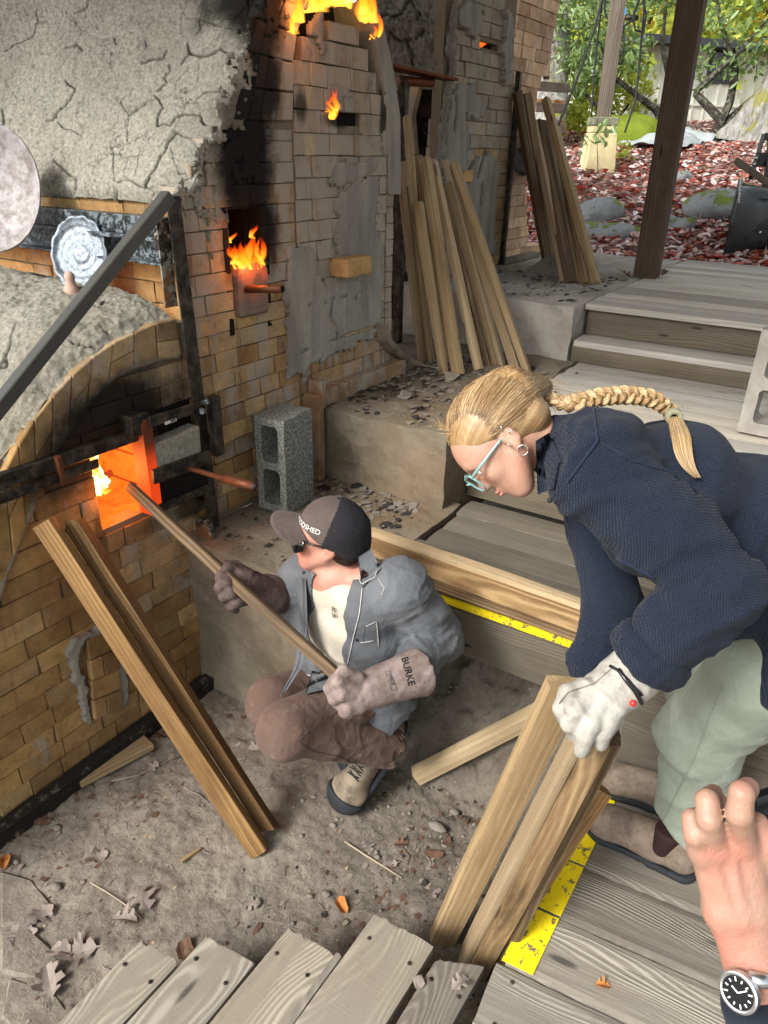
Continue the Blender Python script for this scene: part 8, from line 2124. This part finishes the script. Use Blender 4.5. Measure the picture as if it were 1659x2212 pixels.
# trees
m = MT('mossy bark', .95); P = m.pos(); n1 = m.noise(m.map(P, (7, 7, 2)), 2.0, 6, .7); n2 = m.noise(P, 3.2, 5, .65); x = m.xyz(P)
c = m.mix(m.step(n1, .3, .7), (.11, .10, .085), (.36, .35, .32)); ms = m.step(n2, .50, .58); c = m.mix(m.math('MULTIPLY', ms, m.step(x[2], 1.5, .4)), c, m.mix(n1, (.10, .10, .012), (.28, .26, .04))); m.base(c); m.bump(n1, .05); M['bark'] = m.m
m = MT('dark lichened bark', .95); P = m.pos(); n1 = m.noise(P, 14, 5, .7); m.base(m.mix(m.step(n1, .45, .7), (.035, .030, .024), (.17, .18, .13))); m.bump(n1, .02); M['bark_dark'] = m.m
def trunk(parent, pts, rs, mat, name='trunk', n=14, amp=.12):
    q = resample([tuple(p) for p in pts], 26); t0 = np.linspace(0, 1, 26); r = np.interp(t0, np.linspace(0, 1, len(rs)), rs); vs = []; fs = []
    for i in range(26):
        d = q[min(i + 1, 25)] - q[max(i - 1, 0)]; d /= np.linalg.norm(d); a = np.cross(d, (0.2, 1, 0.1)); a /= np.linalg.norm(a); b = np.cross(d, a)
        for k in range(n):
            t = 2 * math.pi * k / n; rr_ = r[i] * (1 + amp * float(fbm(np.array([[math.cos(t) * 1.5, math.sin(t) * 1.5, i * .12]]), 1.4, 3, .5, 3)[0])); vs.append(q[i] + (a * math.cos(t) + b * math.sin(t)) * rr_)
    for i in range(25):
        for k in range(n): fs.append((i * n + k, i * n + (k + 1) % n, (i + 1) * n + (k + 1) % n, (i + 1) * n + k))
    return link(name, pmesh(name, vs, fs), M[mat], parent, None, True)
def crown(parent, cs, n, L, W, mat, seed, hue=(0, 1), name='crown', shell=.35):
    rr = np.random.RandomState(seed); C = []; H = []
    for (c, r) in cs:
        k = int(n * (r[0] * r[1] * r[2]) ** (1 / 3) / sum((b[0] * b[1] * b[2]) ** (1 / 3) for _, b in cs)); tw = rr.normal(size=(max(3, k // 7), 3)); tw /= np.linalg.norm(tw, axis=1, keepdims=True); tw *= rr.uniform(shell, 1, (len(tw), 1)); cc = np.array(c) + tw * np.array(r)
        hh = rr.uniform(0, 1, len(tw))
        for j in range(7): C.append(cc + rr.normal(size=cc.shape) * L * .55); H.append(np.clip(hh * .7 + rr.uniform(0, .3, len(hh)), 0, 1) * .93 + (rr.rand(len(hh)) > .96) * .07)
    C = np.concatenate(C); H = np.concatenate(H); D = rr.normal(size=C.shape); D[:, 2] -= .35
    return leaves(name, C, D, L * rr.uniform(.7, 1.2, len(C)), W * rr.uniform(.8, 1.2, len(C)), H, mat, .15, parent)
big = empty('tree', (12.0, 1.75, .1), 'big pale mossy tree trunk with a flared base at the right edge', 'tree')
bt = at(1690, 325, d=10.4); bt.z = float(terr(bt.x, bt.y)) - .1
trunk(big, [bt, bt + V((.02, -.05, .35)), bt + V((.05, -.12, 1.0)), bt + V((.1, -.2, 3.2))], [.86, .62, .50, .47, .45, .44], 'bark', n=20, amp=.25)
lf = empty('tree', at(1190, 230, d=11), 'grey furrowed tree trunk just right of the pale brick flue', 'tree')
l0 = at(1180, 290, d=11); l1 = at(1215, -120, d=11.5); trunk(lf, [l0, (l0 + l1) / 2 + V((0, .02, 0)), l1], [.27, .24, .23], 'bark', n=16)
def rh(label, base, limbs, crowns, n, seed, group=None, L=.13, W=.042, mat='rhodo', r0=.07):
    b = V(base); t = empty('rhododendron', b, label, 'shrub', group)
    for i, l in enumerate(limbs): trunk(t, [b] + [V(p) for p in l] if i == 0 or True else l, [r0, r0 * .75, r0 * .5, r0 * .3], 'bark_dark', 'branch', 8)
    crown(t, crowns, n, L, W, mat, seed); return t
def pd(x, y, d): return tuple(at(x, y, d=d))
rh('crooked dark rhododendron with two stems and long leaves before the shed window', pd(1548, 282, 11.2), [[pd(1575, 225, 11.1), pd(1590, 150, 11.0), pd(1560, 60, 10.9), pd(1540, -40, 10.8)], [pd(1590, 245, 11.2), pd(1640, 200, 11.3), pd(1700, 160, 11.4)], [pd(1560, 262, 11.1), pd(1500, 200, 11.0), pd(1600, 110, 10.6), pd(1660, 40, 10.4)]],
   [(pd(1600, 40, 10.6), (1.3, 1.0, .55)), (pd(1540, 150, 11.0), (.5, .4, .22)), (pd(1640, 120, 10.8), (.5, .5, .3)), (pd(1500, -10, 10.6), (1.1, .8, .35))], 800, 3)
rh('spreading rhododendron with long green leaves behind the pole', pd(1440, 300, 11.8), [[pd(1400, 270, 11.6), pd(1330, 265, 11.4), pd(1260, 200, 11.2)], [pd(1420, 240, 11.7), pd(1330, 170, 11.3), pd(1290, 80, 11.0)], [pd(1460, 230, 11.6), pd(1430, 100, 11.2), pd(1440, 0, 11)]],
   [(pd(1290, 60, 11.0), (1.1, .9, .7)), (pd(1240, 130, 11.0), (.8, .8, .55)), (pd(1400, -30, 11.0), (1.0, .8, .3)), (pd(1270, 0, 10.6), (1.0, .8, .4)), (pd(1330, 120, 11.4), (.7, .6, .4))], 2600, 4)
rh('low yellow green thicket between the pole footing and the shed', pd(1330, 262, 12.6), [[pd(1300, 200, 12.5), pd(1280, 120, 12.4)], [pd(1370, 210, 12.6), pd(1390, 130, 12.5)], [pd(1250, 220, 12.4), pd(1230, 150, 12.3)]],
   [(pd(1330, 190, 12.6), (.9, .8, .6)), (pd(1250, 200, 12.4), (.8, .8, .55)), (pd(1300, 140, 12.8), (1.0, .9, .4)), (pd(1230, 260, 11.8), (.4, .5, .25))], 5200, 5, None, .075, .05, 'spring', .025)
rh('sprig of broad leaves growing before the pole footing', pd(1292, 372, 7.9), [[pd(1290, 320, 7.85), pd(1295, 285, 7.8)]], [(pd(1290, 300, 7.8), (.13, .13, .06))], 14, 6, None, .13, .045, 'rhodo', .006)
rh('small leafy seedling rising from red leaves at the tarp edge', pd(1345, 345, 8.6), [[pd(1343, 330, 8.6)]], [(pd(1343, 333, 8.6), (.12, .12, .05))], 22, 7, None, .09, .05, 'spring', .005)
# far wood: layered foliage masses and thin trunks
rr = np.random.RandomState(77); n = 60000; C = np.zeros((n, 3)); dist = rr.uniform(17, 42, n); px = rr.uniform(1080, 1800, n); py = -60 - 0 * px
s_ = np.array([[(x - 829.5) / 1600., 0, -1.0] for x in px]); hv = s_ @ CAMR.T; az = np.arctan2(hv[:, 1], hv[:, 0]) + rr.normal(0, .06, n)
C[:, 0] = np.cos(az) * dist; C[:, 1] = np.sin(az) * dist; C[:, 2] = terr(C[:, 0], C[:, 1]) + rr.uniform(0, 1, n) ** .9 * (2.5 + dist * .22)
keep = fbm(C, .45, 3, .6, 9) > -.12; C = C[keep]; n = len(C); D = rr.normal(size=(n, 3)); dd2 = np.hypot(C[:, 0], C[:, 1])
leaves('far_woods', C, D, .010 * dd2 * rr.uniform(.7, 1.4, n), .007 * dd2 * rr.uniform(.6, 1.2, n), np.clip(.5 + .5 * fbm(C, .5, 2, .5, 3) + rr.normal(0, .2, n), 0, 1), 'spring', .15, kind='stuff')
for i, (px_, d_, r_) in enumerate([(1240, 22, .16), (1310, 26, .2), (1375, 20, .12), (1455, 24, .18), (1560, 27, .2), (1625, 21, .15)]):
    b = at(px_, 262, d=d_); b.z = float(terr(b.x, b.y)); t = empty('forest_tree', b, ['thin far trunk left of the pole', 'far trunk directly behind the pole', 'thin far trunk right of the pole', 'far trunk hidden partly by the thick post', 'far trunk above the shed roof', 'thin far trunk near the mossy tree'][i], 'tree', 'far trunks in the woods')
    trunk(t, [b, b + V((.1, .2, 4)), b + V((.2, .1, 9))], [r_, r_ * .85, r_ * .7], 'bark_dark', n=8); crown(t, [((b.x + .2, b.y, b.z + 9.5), (2.2, 2.2, 1.6))], 500, .3, .2, 'spring', 90 + i)
# stacked pallets with bricks behind the flue
pl = empty('pallet_stack', at(1195, 320, d=7.4), 'leaning stack of grey pallets with orange bricks behind the far boards', 'pallet')
a0, a1 = at(1160, 182, d=7.2), at(1228, 190, d=7.4); ux = V((a1.x - a0.x, a1.y - a0.y, 0)); wpl = ux.length; ux.normalize(); uy = V((-ux.y, ux.x, 0)); uy = uy if uy.x > 0 else -uy
for r_, yy in enumerate([188, 232, 276, 320]):
    zt_ = at(1195, yy, d=7.3).z; off = ux * (.01 * r_)
    mb = MB(); mb.beam(a0 * 1 + off + V((0, 0, zt_ - a0.z)), a1 + off + V((.0, .0, zt_ - a1.z)), .02, .085); mb.build('pallet_board', M['pole'], pl, bevel=.003)
    for k in range(6):
        c = a0 + off + ux * (wpl * (k + .5) / 6) + uy * .12; sz = (.045, .2, .115)
        mb = MB(); zz_ = zt_ - .155 if True else 0; mb.beam(V((c.x, c.y, zz_)) - uy * .1, V((c.x, c.y, zz_)) + uy * .1, wpl / 6 - .012, .10); mb.build('brick', M['brick_orange' if k % 3 else 'brick_pink'], pl, bevel=.003)
# little roofed post left of the trunk
kb = at(1172, 168, d=8.8); ks = empty('marker_post', kb, 'small slanted dark roof on a thin post between flue and trunk', 'post')
mb = MB(); mb.beam(at(1180, 168, d=8.8), at(1189, 25, d=8.8), .07, .07); mb.build('post', M['post'], ks); mb = MB(); mb.prism([at(1168, 60, d=8.7), at(1200, 33, d=8.7), at(1203, 18, d=8.9), at(1165, 14, d=9.0)], (0, 0, .03)); mb.build('roof', M['trim'], ks)
# wheelbarrow tipped up at the right edge
wb = empty('wheelbarrow', at(1640, 545, d=6.0), 'black plastic wheelbarrow standing tipped on its front at the right edge', 'wheelbarrow')
m = MT('glossy black plastic', .22, 0, .6); m.base((.009, .011, .012)); m.rough(m.step(m.noise(m.pos(), 6, 4), .4, .6, .12, .4)); M['blackplastic'] = m.m
wc_ = at(1600, 470, d=5.9); ax_r = V(tuple(RTC)); ax_r.z = 0; ax_r.normalize(); ax_f = V(tuple(FWC)); ax_f.z = 0; ax_f.normalize(); zg = Z3 - .02
zc = at(1612, 478, d=5.9).z; rings = []
wax = (ax_r * .92 - ax_f * .39).normalized(); wsd = (ax_f * .92 + ax_r * .39).normalized()
def wring(t, w_, h_, sh):
    c = V((wc_.x, wc_.y, zc)) + wax * t + V((0, 0, sh)); pts = []
    for k in range(28):
        a = 2 * math.pi * k / 28; cx_, sy_ = math.cos(a), math.sin(a); e = .5
        pts.append(c + wsd * (w_ * abs(cx_) ** e * (1 if cx_ > 0 else -1)) + V((0, 0, h_ * abs(sy_) ** e * (1 if sy_ > 0 else -1))))
    return pts
rg = [wring(-.075, .32, .300, .0), wring(-.068, .335, .312, 0), wring(-.045, .335, .312, 0), wring(-.04, .31, .285, 0), wring(.12, .27, .255, .0), wring(.30, .22, .20, .03), wring(.33, .19, .17, .03)]
vs = [p for r_ in rg for p in r_]; fs = []
for i in range(len(rg) - 1):
    for k in range(28): fs.append((i * 28 + k, i * 28 + (k + 1) % 28, (i + 1) * 28 + (k + 1) % 28, (i + 1) * 28 + k))
fs.append(tuple((len(rg) - 1) * 28 + k for k in range(28)))
tub = link('tub', pmesh('tub', vs, fs), M['blackplastic'], wb, None, True)
mb = MB(); mb.beam(at(1588, 345, d=5.75), at(1700, 425, d=5.75), .035, .05); mb.build('handle', M['pole'], wb, bevel=.004)
mb = MB(); mb.beam(at(1622, 385, d=5.8), at(1650, 292, d=5.8), .03, .05); mb.beam(at(1650, 294, d=5.8), at(1672, 300, d=5.8), .03, .05); mb.beam(at(1653, 400, d=5.8), at(1664, 296, d=5.8), .03, .05); mb.beam(at(1632, 345, d=5.8), at(1668, 345, d=5.8), .02, .1); mb.build('leg_frame', M['black'], wb, bevel=.003)
for px in ((1634, 342), (1630, 355), (1642, 502)): mb = MB(); c = at(*px, d=5.62 if px[1] > 400 else 5.77); mb.blob(c, (.01, .01, .01), 8, 5); mb.build('bolt', M['silverm'], wb, True)
bpy.context.view_layer.update(); tb_ = bvh([tub])
M['whitelet'] = plain('white lettering', (.7, .7, .7), .5)
for k in range(8):
    y0 = 386 + k * 6.6; seam(tb_, [(1597 - k * .6, y0), (1602 - k * .6, y0 + 1.5), (1597 - k * .6, y0 + 4), (1602 - k * .6, y0 + 5.5)], .0035, 'whitelet', 'lettering', wb, .004, 4)
# black bucket between boards and flue
